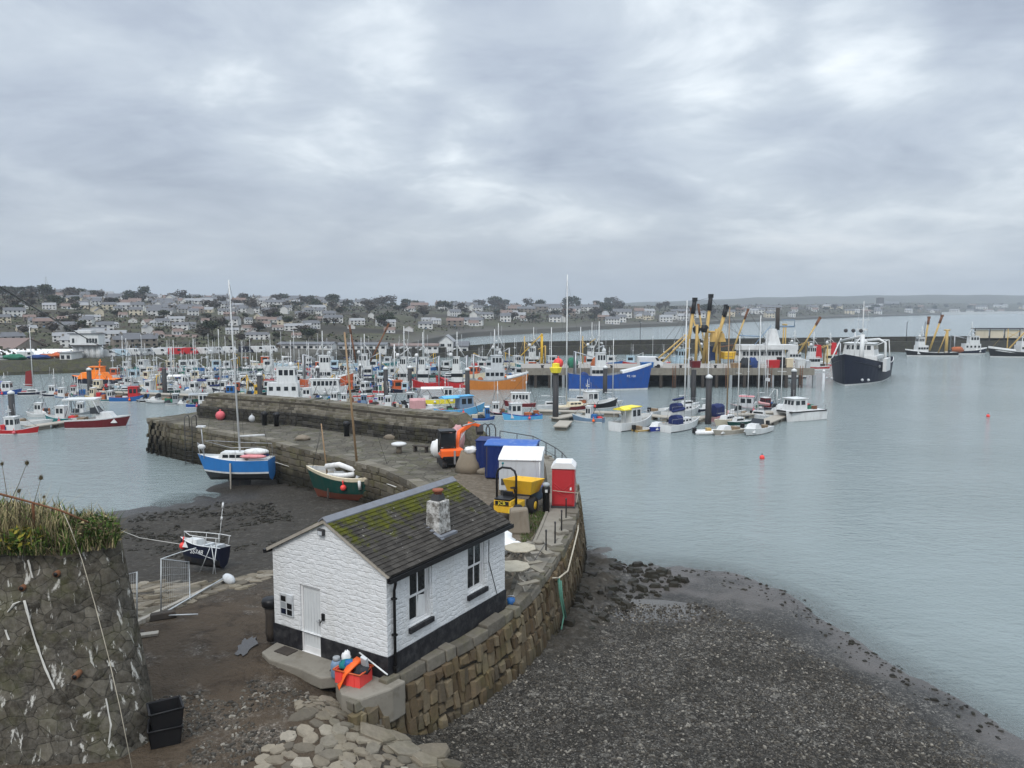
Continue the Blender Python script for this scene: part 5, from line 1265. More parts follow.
# --- mini digger
def digger():
    p = at(451, 466, QZ); t_ = thing('mini_digger', 'orange mini digger with a black cab and bent boom on the pier', 'digger', (p.x, p.y, QZ), R(14))
    for sx in (-1, 1):
        mb = MB(); mb.M = Matrix.Translation((sx * .52, 0, 0)) @ Matrix.Rotation(R(90), 4, 'Z'); prof = [(-.85, .14), (-.72, 0), (.72, 0), (.85, .14), (.85, .34), (.72, .46), (-.72, .46), (-.85, .34)]
        mb.yprism(prof, -.15, .15); mb.build('track', 'rubber', t_, bevel=.03)
    mb = MB(); mb.box(-.40, .40, -.5, .5, .2, .55); mb.lathe([(.38, .5), (.38, .66)], n=14); mb.build('undercarriage', 'dark_steel', t_)
    mb = MB(); mb.box(-.72, .66, -.85, .62, .66, .80); mb.box(-.74, .68, -.95, -.30, .70, 1.18); mb.box(.28, .70, -.6, .62, .70, 1.12); mb.build('house', 'hi_vis', t_, bevel=.06)
    mb = MB(); mb.box(-.66, .60, -.97, -.9, .62, .80); mb.build('counterweight', 'plastic_black', t_, bevel=.03)
    mb = MB(); cabp = [(-.70, -.28), (.24, -.28), (.24, .60), (-.70, .60)]
    for x, y in cabp: mb.tube([(x, y, .8), (x, y, 2.25)], .045, n=6)
    mb.box(-.76, .30, -.36, .68, 2.2, 2.3); mb.box(-.70, .24, -.30, -.25, .8, 1.22); mb.build('cab', 'plastic_black', t_)
    for nm, bx in (('window', (-.66, .20, -.30, -.285, 1.26, 2.17)), ('window', (-.715, -.70, -.24, .56, .95, 2.17)), ('window', (.24, .255, -.24, .56, .95, 2.17))):
        mb = MB(); mb.box(*bx); mb.build(nm, 'cabin_glass', t_)
    mb = MB(); mb.box(-.5, .05, -.05, .35, .8, 1.0); mb.box(-.5, .05, -.10, .0, 1.0, 1.55); mb.build('seat', 'pale_grey', t_, bevel=.04)
    mb = MB(); B0 = Vector((.45, .5, .95)); B1 = Vector((.75, 1.15, 2.0)); B2 = Vector((1.55, 1.6, 2.35)); 
    mb.beam(B0, B1, .22, .26); mb.beam(B1 - (B1 - B0) * .05, B2, .22, .24); mb.build('boom', 'hi_vis', t_, bevel=.03)
    mb = MB(); B3 = Vector((2.25, 1.9, 2.2)); mb.beam(B2 - Vector((.12, .05, -.1)), B3, .2, .2); mb.build('dipper', 'hi_vis', t_, bevel=.03)
    mb = MB(); mb.tube([(.6, .7, 1.3), (1.2, 1.35, 2.05)], .05, n=8); mb.tube([(1.0, 1.2, 2.35), (1.9, 1.7, 2.45)], .045, n=8); mb.build('ram', 'steel', t_)
    mb = MB(); mb.M = Matrix.Translation(B3); mb.xprism([(-.1, .1), (.25, .0), (.3, -.45), (-.05, -.6), (-.25, -.35)], -.22, .22); mb.build('bucket', 'dark_steel', t_, bevel=.03)
    mb = MB(); mb.box(.02, .14, -1.0, -.97, .3, 1.15); mb.build('exhaust_guard', 'steel', t_)
    mb = MB(); mb.box(-.75, .75, .95, 1.05, .05, .38); mb.beam((-.35, .5, .3), (-.35, .98, .2), .1, .1); mb.beam((.35, .5, .3), (.35, .98, .2), .1, .1); mb.build('dozer_blade', 'dark_steel', t_)
digger()
p = at(430, 452, QZ); 
lump('white_bulk_bag', (at(437, 459, QZ).x, at(437, 459, QZ).y + .8, QZ + .55), (.5, .5, .65), 'pale_bag', 'white bulk bag standing left of the digger cab', 'bulk bag', 31, jit=.1)
lump('bulk_bag', (at(457, 455, QZ).x, at(457, 455, QZ).y + .6, QZ + 1.0), (.55, .5, .95), 'canvas_pink', 'pinkish white bulk bag heaped behind the digger', 'bulk bag', 32, jit=.12)
def heap(name, c, r, m, label, cat, seed, n=26, s=(.12, .28)):
    rg = random.Random(seed); mb = MB(); mb.lathe([(r[0], 0), (r[0] * .92, r[1] * .35), (r[0] * .55, r[1] * .85), (r[0] * .12, r[1])], n=18)
    me = mb; vs = me.v
    for k in range(len(vs)):
        x, y, z = vs[k]; f = 1 + rg.uniform(-.12, .12); vs[k] = (x * f, y * f, max(0, z * f))
    o = mb.build(name, m); o.location = c; tag(o, label, cat); return o
q = at(467, 473, QZ); sp = heap('sand_heap', (q.x + .1, q.y + .4, QZ), (.85, 1.35), 'sand_pale', 'tall heap of tan sand between the digger and the blue locker', 'sand heap', 2) if paint('sand_pale', (0.20, 0.165, 0.12), rough=.95, dirt=.2, bump=.5) else None
lump('white_sack', (q.x + .25, q.y + .3, QZ + 1.36), (.5, .42, .2), 'pale_bag', 'white sheet bunched on top of the tan sand heap', 'sheet', 33, jit=.2)
for i, (px, py, r_) in enumerate(((484, 473, .32), (489, 475, .22), (494, 471, .25))):
    q = at(px, py, QZ); lump('rubble_stone', (q.x, q.y - .4, QZ + r_ * .5), (r_ * 1.2, r_, r_ * .8), 'brown_stone', ['larger pale rubble stone at the foot of the blue locker', 'small rubble stone in front of the blue locker', 'rubble stone touching the blue store corner'][i], 'stone', 50 + i, n=8, jit=.2)
# granite block, white sacks, pallets, bin, barrow, drum
q = at(519, 533, QZ); mb = MB(); mb.frustum((0, 0), (.92, .75), (.74, .6), 0, 1.12); rs = random.Random(61); mb.v = [(x + rs.uniform(-.08, .08), y + rs.uniform(-.08, .08), z + (rs.uniform(-.1, .1) if z > .1 else 0)) for x, y, z in mb.v]; o = mb.build('granite_block', 'brown_stone', bevel=.10); o.location = (q.x, q.y + .1, QZ); tag(o, 'big rough granite block standing behind the cottage by the dumper', 'granite block')
q = at(511, 552, QZ)
for i, (dx, dy, r_, lb) in enumerate(((-.35, .3, (.5, .4, .42), 'largest white sack of the heap behind the cottage'), (.1, -.1, (.5, .35, .28), 'flattened white sack in front of the heap behind the cottage'), (-.5, -.5, (.35, .3, .25), 'white sack half hidden by the cottage corner'))):
    lump('white_sack', (q.x + dx, q.y + dy, QZ + r_[2] * .8), r_, 'pale_bag', lb, 'sack', 70 + i, n=12, jit=.2)
q = at(530, 547, QZ); pitched_ = None
for i, (px, py) in enumerate(((522, 549), (528, 546), (533, 550), (538, 544))):
    q = at(px, py, QZ); lump('broken_slab', (q.x, q.y, QZ + .08), (.28, .2, .10), 'concrete', ['broken slab beside the white sacks', 'broken slab between the sacks and the grass verge', 'broken slab lying against the path edge', 'flat broken slab on the grass verge end'][i], 'slab', 80 + i, n=8, rz=i, jit=.18)
q = at(546, 512, QZ); t_ = thing('litter_bin', 'slim black post-mounted bin left of the red toilet', 'bin', (q.x, q.y, QZ))
mb = MB(); mb.lathe([(.17, 0), (.17, .95), (.20, .97), (.20, 1.22), (.15, 1.30)], n=14); mb.build('body', 'plastic_black', t_)
mb = MB(); mb.ball((0, 0, 1.36), (.20, .20, .12), 0, 12); mb.build('cap', 'grey_paint', t_)
mb = MB(); mb.box(-.06, .06, -.215, -.195, 1.02, 1.16); mb.build('badge', 'white_paint', t_)
q = at(539, 500, QZ); t_ = thing('blue_drum', 'bright blue plastic drum tipped on grey kit beside the cabin', 'drum', (q.x + .0, q.y + .2, QZ + .62), .4)
mb = MB(); mb.M = Matrix.Rotation(R(70), 4, 'X'); mb.lathe([(.20, -.28), (.23, -.26), (.23, .26), (.20, .28)], n=14); mb.build('body', 'plastic_blue', t_)
q = at(537, 507, QZ); t_ = thing('site_mixer', 'grey concrete mixer with a dark frame between dumper and path', 'mixer', (q.x, q.y + .1, QZ), .3)
mb = MB(); mb.M = Matrix.Translation((0, 0, .72)) @ Matrix.Rotation(R(35), 4, 'X'); mb.lathe([(.16, -.36), (.34, -.2), (.34, .1), (.2, .36), (.22, .4)], n=14); mb.build('drum', 'grey_blue', t_)
mb = MB(); mb.tube([(-.4, 0, 0), (-.35, 0, .75), (.35, 0, .75), (.4, 0, 0)], .03, n=6); mb.tube([(-.4, -.4, 0), (-.35, 0, .75)], .03, n=6); mb.tube([(.4, -.4, 0), (.35, 0, .75)], .03, n=6); mb.build('stand', 'dark_steel', t_)
for sx in (-1, 1):
    mb = MB(); mb.M = Matrix.Translation((sx * .45, .1, .2)) @ Matrix.Rotation(R(90), 4, 'Y'); mb.lathe([(.05, -.04), (.2, -.04), (.2, .04), (.05, .04)], n=12); mb.build('wheel', 'rubber', t_)
paint('pale_timber', (0.36, 0.325, 0.25), dirt=.4, rough=.85)
paint('bench_timber', (0.20, 0.18, 0.14), dirt=.4, rough=.85)
# --- picnic tables
def picnic(px, py, rz, label, r=.60):
    q = at(px, py, QZ); t_ = thing('picnic_table', label, 'picnic table', (q.x, q.y, QZ), rz, 'round picnic tables')
    mb = MB(); mb.lathe([(r, .70), (r + .03, .72), (r + .03, .75), (r, .765)], n=8, smooth=False); mb.build('tabletop', 'pale_timber', t_)
    for k in range(4):
        a = k * math.pi / 2; c, s = math.cos(a), math.sin(a)
        mb = MB(); mb.beam((c * .2, s * .2, .69), (c * .78, s * .78, .02), .07, .09); mb.build('leg', 'old_timber', t_)
        mb = MB(); mb.M = Matrix.Rotation(a, 4, 'Z'); mb.box(.90, 1.14, -.40, .40, .42, .465); mb.build('bench_seat', 'bench_timber', t_, bevel=.008)
        mb = MB(); mb.beam((c * .1, s * .1, .36), (c * 1.05, s * 1.05, .38), .05, .09); mb.build('bench_arm', 'old_timber', t_)
    return t_
picnic(520, 566, R(25), 'round wooden picnic table nearer the white sacks')
picnic(513, 586, R(32), 'round wooden picnic table tucked against the cottage end wall')
q = at(511, 606, QZ); t_ = thing('blue_bucket', 'small blue bucket under the picnic table by the cottage corner', 'bucket', (q.x, q.y + .1, QZ)); mb = MB(); mb.lathe([(.11, 0), (.14, .22)], n=12); mb.build('pail', 'mid_blue', t_); mb = MB(); mb.tube([(-.14, 0, .2), (-.1, 0, .32), (.1, 0, .32), (.14, 0, .2)], .008, n=4); mb.build('handle', 'steel', t_)
# --- railing posts along the quay edge
posts = [(546, 556), (555, 547), (561.5, 534), (566, 521)]
prev = None
for i, (px, py) in enumerate(posts):
    q = at(px, py, QZ); t_ = thing('railing_post', ['dark railing post nearest the picnic benches', 'second dark railing post from the picnic benches', 'dark railing post halfway along to the red toilet', 'dark railing post just in front of the red toilet'][i], 'railing post', (q.x, q.y, QZ), .5, 'railing posts on the quay edge')
    mb = MB(); mb.box(-.30, .30, -.18, .18, 0, .16); mb.build('base', 'concrete', t_, bevel=.03)
    mb = MB(); mb.lathe([(.035, .14), (.03, 1.0), (.045, 1.02), (.04, 1.08), (.01, 1.1)], n=8); mb.build('shaft', 'dark_steel', t_)
q = at(535, 563, QZ)
mb = MB(); mb.tube([(at(546, 556, QZ).x, at(546, 556, QZ).y, QZ + .55), (q.x + .2, q.y - .2, QZ + .55), (at(524, 585, QZ).x, at(524, 585, QZ).y, QZ + .3)], .016, n=5); o = mb.build('railing_chain', 'dark_steel'); tag(o, 'dark chain hanging from the railing post down by the benches', 'chain')
# railing round the far quay corner
rail_pts = [at(px, py, QZ) for px, py in ((500, 446), (517, 449), (533, 452), (546, 459), (555, 464.5), (562, 470), (567, 477))]
t_ = thing('quay_railing', 'curved black tubular railing round the quay corner behind the site store', 'railing', rail_pts[0]); o0 = rail_pts[0]
for q in rail_pts:
    mb = MB(); mb.tube([q - o0, q - o0 + Vector((0, 0, 1.1))], .035, n=6); mb.build('post', 'dark_steel', t_)
mb = MB(); mb.tube([q - o0 + Vector((0, 0, 1.1)) for q in rail_pts], .03, n=6); mb.build('handrail', 'dark_steel', t_)
mb = MB(); mb.tube([q - o0 + Vector((0, 0, .55)) for q in rail_pts], .02, n=6); mb.build('midrail', 'dark_steel', t_)
for q in rail_pts[2:4]:
    mb = MB(); mb.box(-.2, .2, -.2, .2, 0, .22); mb.build('base', 'concrete', t_, loc=q - o0)
# --- mooring rope slung along the wall
f_, L_ = resample(EP, .2)
def wallpt(px, py, off=.3):
    best = None
    for i in range(400):
        s = L_ * i / 400
        p, d = f_(s); n = Vector((d.y, -d.x))
        for z in (2.9, 2.6, 2.3, 2.0, 1.7, 1.4, 1.1, .8):
            q = Vector((*(p + n * (.13 * (QZ - z) + off)), z)); a = q.y * _c - (q.z - CAMZ) * _s; b = q.y * _s + (q.z - CAMZ) * _c
            u = 512 + FOC * q.x / a; v = 384 - FOC * b / a; e = (u - px) ** 2 + (v - py) ** 2
            if best is None or e < best[0]: best = (e, q)
    return best[1]
rp_ = [wallpt(px, py) for px, py in ((579, 503), (578, 530), (573, 553), (566, 570), (560, 579))]
mb = MB(); mb.tube(rp_, .035, n=6); o = mb.build('mooring_rope', 'rope'); tag(o, 'pale mooring rope slung in a curve down the outside of the quay wall', 'rope')
rp2 = [wallpt(px, py) for px, py in ((560, 579), (561, 595), (564, 615), (566, 632))]
mb = MB(); mb.tube(rp2, .055, .03, n=6); mb.tube([p + Vector((.08, 0, -.1)) for p in rp2[:3]], .04, n=5); o = mb.build('frayed_rope', 'rope_green'); tag(o, 'frayed green rope tail hanging down the quay wall to the rocks', 'rope')
mb = MB(); mb.tube([wallpt(560, 579), wallpt(552, 578), wallpt(545, 572)], .03, n=5); o = mb.build('rope_tail', 'rope'); tag(o, 'short pale rope end tied back to the quay wall by the benches', 'rope')
# --- pier furniture
q = at(399, 453, QZ); t_ = thing('stone_table', 'white-topped round mooring post on the pier', 'mooring post', (q.x, q.y, QZ)); t_.name = 'mooring_post'
mb = MB(); mb.lathe([(.22, 0), (.18, .5)], n=12); mb.build('shaft', 'brown_stone', t_); mb = MB(); mb.lathe([(.30, .48), (.52, .58), (.52, .68), (.30, .74)], n=14); mb.build('cap', 'white_paint', t_)
q = at(421, 452, QZ); t_ = thing('bench', 'low dark wooden bench on the pier left of the digger', 'bench', (q.x, q.y, QZ), R(-25)); mb = MB(); mb.box(-.6, .6, -.2, .2, .40, .46); mb.build('seat', 'dark_timber', t_)
for sx in (-.45, .45):
    mb = MB(); mb.box(sx - .05, sx + .05, -.18, .18, 0, .40); mb.build('leg', 'dark_timber', t_)
for i, (px, py, m, r_, lb) in enumerate(((221, 420, 'buoy_pink', .42, 'pink buoy leaning on the parapet near the pier end'), (253, 422, 'pale_grey', .33, 'small grey buoy at the foot of the parapet'))):
    q = at(px, py, QZ); mb = MB(); mb.ball((0, 0, r_), r_, 0, 14); mb.lathe([(.06, r_ * 1.9), (.10, r_ * 2.25)], n=8); o = mb.build('net_buoy', m); o.location = (q.x, q.y - .1, QZ); tag(o, lb, 'buoy')
for i, (px, py, lb) in enumerate(((265, 425, 'dark bollard at the parapet foot, left of the pair'), (277, 426, 'dark bollard at the parapet foot, right of the pair'), (347, 436, 'tall black iron post against the parapet behind the green boat'))):
    q = at(px, py, QZ); mb = MB(); mb.lathe([(.22, 0), (.2, .8), (.3, .9), (.26, 1.1), (.1, 1.18)], n=10); o = mb.build('bollard', 'plastic_black'); o.location = (q.x, q.y - .1, QZ); tag(o, lb, 'bollard')
for i, (px, py, lb) in enumerate(((392, 439, 'rough boulder on the pier at the parapet foot'), (303, 440, 'flat boulder in the middle of the pier paving'))):
    q = at(px, py, QZ); lump('boulder', (q.x, q.y, QZ + .15), (.6, .4, .25), 'brown_stone', lb, 'boulder', 90 + i, n=10, jit=.2)
# ================================================================== boats
def fhull(t, stern, fine=2.3):
    if t > .42: return max(0.0, 1 - ((t - .42) / .58) ** fine) ** .85
    return 1 - (1 - stern) * ((.42 - t) / .42) ** 2
def hull(parent, L, B, hb, hm, hs, mats, draft=.6, stern=.82, rake=.8, bul=.35, boot=.12, n=16, fine=2.3, name='hull', strake=.10):
    """lofted hull, bow towards +x, waterline z = 0; mats = topside, antifoul, boot stripe, strake, gunwale, inside, deck"""
    mb = MB(); secs = []
    for i in range(n + 1):
        t = i / n; t = 1 - (1 - t) ** 1.25 if t > .5 else t * (1 - .5 ** 1.25) / .5
        f = fhull(t, stern, fine); b = B / 2 * f
        h = hm + (hb - hm) * max(0, (t - .35) / .65) ** 2 + (hs - hm) * max(0, (.35 - t) / .35) ** 1.6
        k = max(0, (t - .55) / .45) ** 2
        fl = 1.0 - .25 * k; x0 = -L / 2 + L * t
        def X(z): return x0 + rake * (z / hb) * k - .35 * rake * (1 - min(1, max(0, (z + draft) / draft))) * k
        g = max(0.0, b - .09)
        rows = [(0, -draft), (.70 * b * fl, -draft * .55), (.90 * b * (1 - .38 * k), 0), (.92 * b * (1 - .34 * k), boot), (.985 * b * (1 - .08 * k), h - strake), (b, h), (g, h + .01), (g, h - bul), (0, h - bul)]
        secs.append([(X(z), y, z) for y, z in rows])
    m = len(secs[0]); mi = [1, 1, 2, 0, 3, 4, 5, 6]
    for sgn in (1, -1):
        vs = [(x, y * sgn, z) for s in secs for x, y, z in s]; fs = []; ms = []
        for i in range(n):
            for j in range(m - 1):
                q = (i * m + j, i * m + j + 1, (i + 1) * m + j + 1, (i + 1) * m + j); fs.append(q if sgn < 0 else q[::-1]); ms.append(mi[j])
        mb.add(vs, fs, ms)
    s0 = secs[0]; out = [(x, y, z) for x, y, z in s0[:6]] + [(x, -y, z) for x, y, z in s0[5:0:-1]]
    mb.add(out, [tuple(range(len(out)))[::-1]], 0)
    inn = [(x + .09, y, z) for x, y, z in s0[5:8]] + [(x + .09, -y, z) for x, y, z in s0[7:4:-1]]
    mb.add(inn, [tuple(range(len(inn)))], 5)
    o = mb.build(name, mats, parent, recalc=False)
    return o
def hm(top, anti='antifoul_dark', boot='white_paint', strake=None, gun='white_paint', ins='white_paint', deck='deck_grey'):
    return [top, anti, boot, strake or top, gun, ins, deck]
def wheelhouse(parent, x, z, L, W, H, col, roofcol, nfront=3, nside=2, rake=.12, aft_open=False, name='wheelhouse'):
    mb = MB(); mb.frustum((x, 0), (L, W), (L * .92, W * .90), z, z + H, 0, dx=-rake * .3); wh = mb.build(name, col, parent)
    mb = MB(); mb.box(x - L * .52 - rake * .3, x + L * .50, -W * .50, W * .50, z + H + .002, z + H + .07); mb.build('roof', roofcol, wh)
    z0, z1 = z + H * .50, z + H * .86
    for k in range(nfront):
        u = (k + .5) / nfront - .5; w = W * .78 / nfront * .40
        xf = lambda zz: x + L / 2 + (-rake * .3 - L * .04) * (zz - z) / H + .012
        mb = MB(); yc = u * W * .80
        mb.add([(xf(z0), yc - w, z0), (xf(z0), yc + w, z0), (xf(z1), yc + w, z1), (xf(z1), yc - w, z1)], [(0, 1, 2, 3)]); mb.build('window', 'cabin_glass', wh, recalc=False)
    for sgn in (1, -1):
        for k in range(nside):
            u = (k + .5) / nside - .5; w = L * .8 / nside * .38; xc = x + u * L * .82
            yf = lambda zz: sgn * (W / 2 - W * .05 * (zz - z) / H + .012)
            mb = MB(); v = [(xc - w, yf(z0), z0), (xc + w, yf(z0), z0), (xc + w, yf(z1), z1), (xc - w, yf(z1), z1)]
            mb.add(v, [(0, 1, 2, 3)[::-sgn]]); mb.build('window', 'cabin_glass', wh, recalc=False)
    return wh
def tubes(parent, name, mat, *ts, n=5):
    mb = MB()
    for t in ts: mb.tube(t[0], t[1], t[2] if len(t) > 2 else None, n=n)
    return mb.build(name, mat, parent)
def gear(parent, L, B, zd, seed, x0=-.42, x1=-.05, mats=('net_blue', 'net_orange', 'net_dark', 'plastic_white', 'net_green', 'dark_timber', 'mid_blue', 'red_paint', 'rope', 'net_dark', 'rusty_steel')):
    rg = random.Random(seed)
    for k in range(rg.randint(3, 5)):
        x = rg.uniform(x0, x1) * L; y = rg.uniform(-.28, .28) * B; mb = MB(); m = rg.choice(mats)
        if rg.random() < .55:
            a, b, h = rg.uniform(.2, .4), rg.uniform(.18, .35), rg.uniform(.35, .8); mb.box(x - a, x + a, y - b, y + b, zd, zd + h); mb.build('fish_box', m, parent, bevel=.02)
        else:
            r = rg.uniform(.2, .38); mb.ball((x, y, zd + r * .6), (r * 1.4, r, r * 1.0), 0, 9, True, .2, rg); mb.build('net_pile', m, parent)
def fender(parent, x, y, z, m='buoy_red', r=.17):
    mb = MB(); mb.ball((x, y, z), r, 0, 9); mb.lathe([(.04, r), (.04, r + .25)], (x, y, z), 5); mb.build('fender', m, parent)
def place(name, label, cat, px, py, head, z=0.0, Y=None, group=None):
    p = at(px, py, 0.0) if Y is None else Vector(((px - 512) / FOC * (Y * _c + CAMZ * _s), Y, 0))
    return thing(name, label, cat, (p.x, p.y, z), R(head), group)
def length_for(px0, px1, py, head):
    d = at((px0 + px1) / 2, py, 0).y; return (px1 - px0) / FOC * d / max(.35, abs(math.cos(R(head))))

seedc = [100]
def fishing_boat(px0, px1, py, head, label, mats, cabin='white_paint', roof='white_paint', Lm=None, wh=(.12, .30), hgt=1.0, mast=2.2, gantry=False, net=False, canopy=None, cat='fishing boat', bulk=.36, aftcab=False, reg=None, boxes=True, windows=(3, 2)):
    seedc[0] += 1; sd_ = seedc[0]; rg = random.Random(sd_)
    L = Lm or length_for(px0, px1, py, head); B = max(1.7, L * bulk); t_ = place('fishing_boat', label, cat, (px0 + px1) / 2, py, head)
    hb, hmm, hs = L * .225 * hgt, L * .135 * hgt, L * .15 * hgt; bl = min(.4, hmm * .45)
    hull(t_, L, B, hb, hmm, hs, mats, draft=L * .06, rake=L * .06, bul=bl, boot=.10)
    zd = hmm - bl; xw = -L * .22 if aftcab else L * wh[0]; Lw = L * wh[1] * 1.12; Hw = min(2.3, 1.0 + L * .14)
    w_ = wheelhouse(t_, xw, zd, Lw, B * .66, Hw, cabin, roof, *windows)
    if mast:
        xm = xw - Lw * .3; zt = zd + Hw
        tubes(t_, 'mast', 'white_paint', ([(xm, 0, zt), (xm, 0, zt + mast)], .06, .03), ([(xm, -.5, zt + mast * .6), (xm, .5, zt + mast * .6)], .03))
        tubes(t_, 'aerial', 'steel', ([(xm + .5, .3, zt), (xm + .4, .3, zt + mast * 1.1)], .015), ([(xm + .4, -.35, zt), (xm + .3, -.35, zt + mast * .8)], .015))
        mb = MB(); mb.box(xm - .08, xm + .08, -.35, .35, zt + mast * .42, zt + mast * .5); mb.build('radar', 'white_paint', t_)
    if gantry:
        xg = -L * .38; hg = zd + 2.3 + L * .05
        tubes(t_, 'gantry', 'steel' if gantry is True else gantry, ([(xg, -B * .38, zd), (xg, -B * .32, hg), (xg, B * .32, hg), (xg, B * .38, zd)], .06), ([(xg, 0, hg), (xw - Lw / 2, 0, zd + Hw)], .04))
    xm = xw - Lw * .3; zt = zd + Hw + mast * .8; tubes(t_, 'rigging', 'dark_steel', ([(xm, 0, zt), (L * .48, 0, hb)], .016), ([(xm, 0, zt), (-L * .47, .2, hs + .2)], .016), ([(-L * .1, B * .2, zd), (-L * .36, B * .3, zd + 1.2 + L * .28)], .035), n=4)
    if net:
        xn = -L * .30; mb = MB(); mb.M = Matrix.Translation((xn, 0, zd + L * .06)) @ Matrix.Rotation(R(90), 4, 'X'); q = L * .042; mb.lathe([(q * .5, -q * 1.7), (q, -q * 1.6), (q * .8, 0), (q, q * 1.6), (q * .5, q * 1.7)], n=12); mb.build('net_drum', net if isinstance(net, str) else 'net_green', t_)
    if canopy:
        mb = MB(); za = zd + Hw * .96; mb.xprism([(-B * .34, za - .1), (-B * .34, za), (0, za + .22), (B * .34, za), (B * .34, za - .1)], -L * .40, xw - Lw * .5); mb.build('canopy', canopy, t_)
        tubes(t_, 'canopy_post', 'steel', *[([(-L * .38, s * B * .33, zd), (-L * .38, s * B * .33, za)], .03) for s in (1, -1)])
    if boxes: gear(t_, L, B, zd, sd_, x0=-.42, x1=min(-.06, wh[0] - wh[1] * .55) if not aftcab else .25)
    tubes(t_, 'bow_rail', 'steel', *[([(L * .47, 0, hb * .98), (L * .47, 0, hb + .35)], .02), ([(L * .47, 0, hb + .35), (L * .30, B * .36, hmm + (hb - hmm) * .35 + .45)], .02), ([(L * .47, 0, hb + .35), (L * .30, -B * .36, hmm + (hb - hmm) * .35 + .45)], .02)])
    for s in (1, -1):
        if rg.random() < .8 and L > 3: fender(t_, rg.uniform(-.3, .1) * L, s * (B * .5 + .1), hmm * .55, rg.choice(['buoy_red', 'buoy_pink', 'plastic_white', 'hi_vis']))
    if reg:
        for s in (1, -1):
            cu = bpy.data.curves.new('lettering', 'FONT'); cu.body = reg; cu.size = hmm * .42; cu.align_x = 'CENTER'; cu.align_y = 'CENTER'; cu.extrude = .003; cu.materials.append(MAT['white_paint'])
            text_mesh(cu, t_, (L * .22, s * B * .455, hmm * .62), (R(90 - 8), 0, 0 if s < 0 else R(180)), 'registration')
    return t_
def yacht(px0, px1, py, head, label, mats, mast_top=None, Lm=None, cover=None, mast='white_paint', cabin='white_paint', hood=None, masth=None, mastx=.08, cat='sailing yacht', boom=True, tilt=None, z=0.0, stern=.7, cabh=.5):
    L = Lm or length_for(px0, px1, py, head); B = L * .33; t_ = place('sailing_yacht', label, cat, (px0 + px1) / 2, py, head, z)
    if tilt: t_.rotation_euler = (R(tilt[0]), R(tilt[1]), R(head))
    hb, hmm, hs = L * .16, L * .12, L * .12
    hull(t_, L, B, hb, hmm, hs, mats, draft=L * .08, rake=L * .09, bul=.06, boot=.08, stern=stern, fine=1.9)
    mb = MB(); zc = hmm - .05; mb.frustum((L * .05, 0), (L * .42, B * .55), (L * .34, B * .42), zc, zc + cabh, dx=-L * .01); cb = mb.build('cabin', cabin, t_)
    for s in (1, -1):
        for k in range(3):
            x = L * (-.06 + .10 * k); y = s * (B * .255); mb = MB(); mb.add([(x - .22, y, zc + cabh * .35), (x + .22, y, zc + cabh * .35), (x + .2, y * .95, zc + cabh * .75), (x - .2, y * .95, zc + cabh * .75)], [(0, 1, 2, 3)[::-s]]); mb.build('window', 'cabin_glass', cb, recalc=False)
    H = masth or (L * 1.25); xm = L * mastx; zb = zc + cabh - .05
    tubes(t_, 'mast', mast, ([(xm, 0, zb), (xm, 0, zb + H)], .04 + H * .0035, .03 + H * .002), n=7)
    tubes(t_, 'spreader', mast, ([(xm, -B * .33, zb + H * .55), (xm, B * .33, zb + H * .55)], .03))
    tubes(t_, 'rigging', 'dark_steel', ([(L * .49, 0, hb), (xm, 0, zb + H * .97)], .012), ([(-L * .49, 0, hs), (xm, 0, zb + H * .99)], .012), ([(xm, B * .45, hmm), (xm, B * .33, zb + H * .55), (xm, 0, zb + H * .95)], .012), ([(xm, -B * .45, hmm), (xm, -B * .33, zb + H * .55), (xm, 0, zb + H * .95)], .012), n=3)
    if boom:
        bm_ = tubes(t_, 'boom', mast, ([(xm, 0, zb + .75), (xm - L * .38, 0, zb + .8)], .05))
        if cover:
            mb = MB(); mb.tube([(xm - .05, 0, zb + 1.05), (xm - .3, 0, zb + .95), (xm - L * .2, 0, zb + .93), (xm - L * .38, 0, zb + .9)], .17, .12, n=8); mb.build('sail_cover', cover, bm_)
    if hood:
        mb = MB(); mb.xprism([(-B * .30, zc), (-B * .27, zc + cabh + .2), (-B * .15, zc + cabh + .4), (B * .15, zc + cabh + .4), (B * .27, zc + cabh + .2), (B * .30, zc)], -L * .26, -L * .10); mb.build('spray_hood', hood, t_)
    tubes(t_, 'guard_rail', 'steel', *[([(-L * .47, s * B * .33, hs), (-L * .47, s * B * .33, hs + .6), (0, s * B * .49, hmm + .6), (L * .46, s * .1, hb + .6)], .014) for s in (1, -1)], n=4)
    return t_
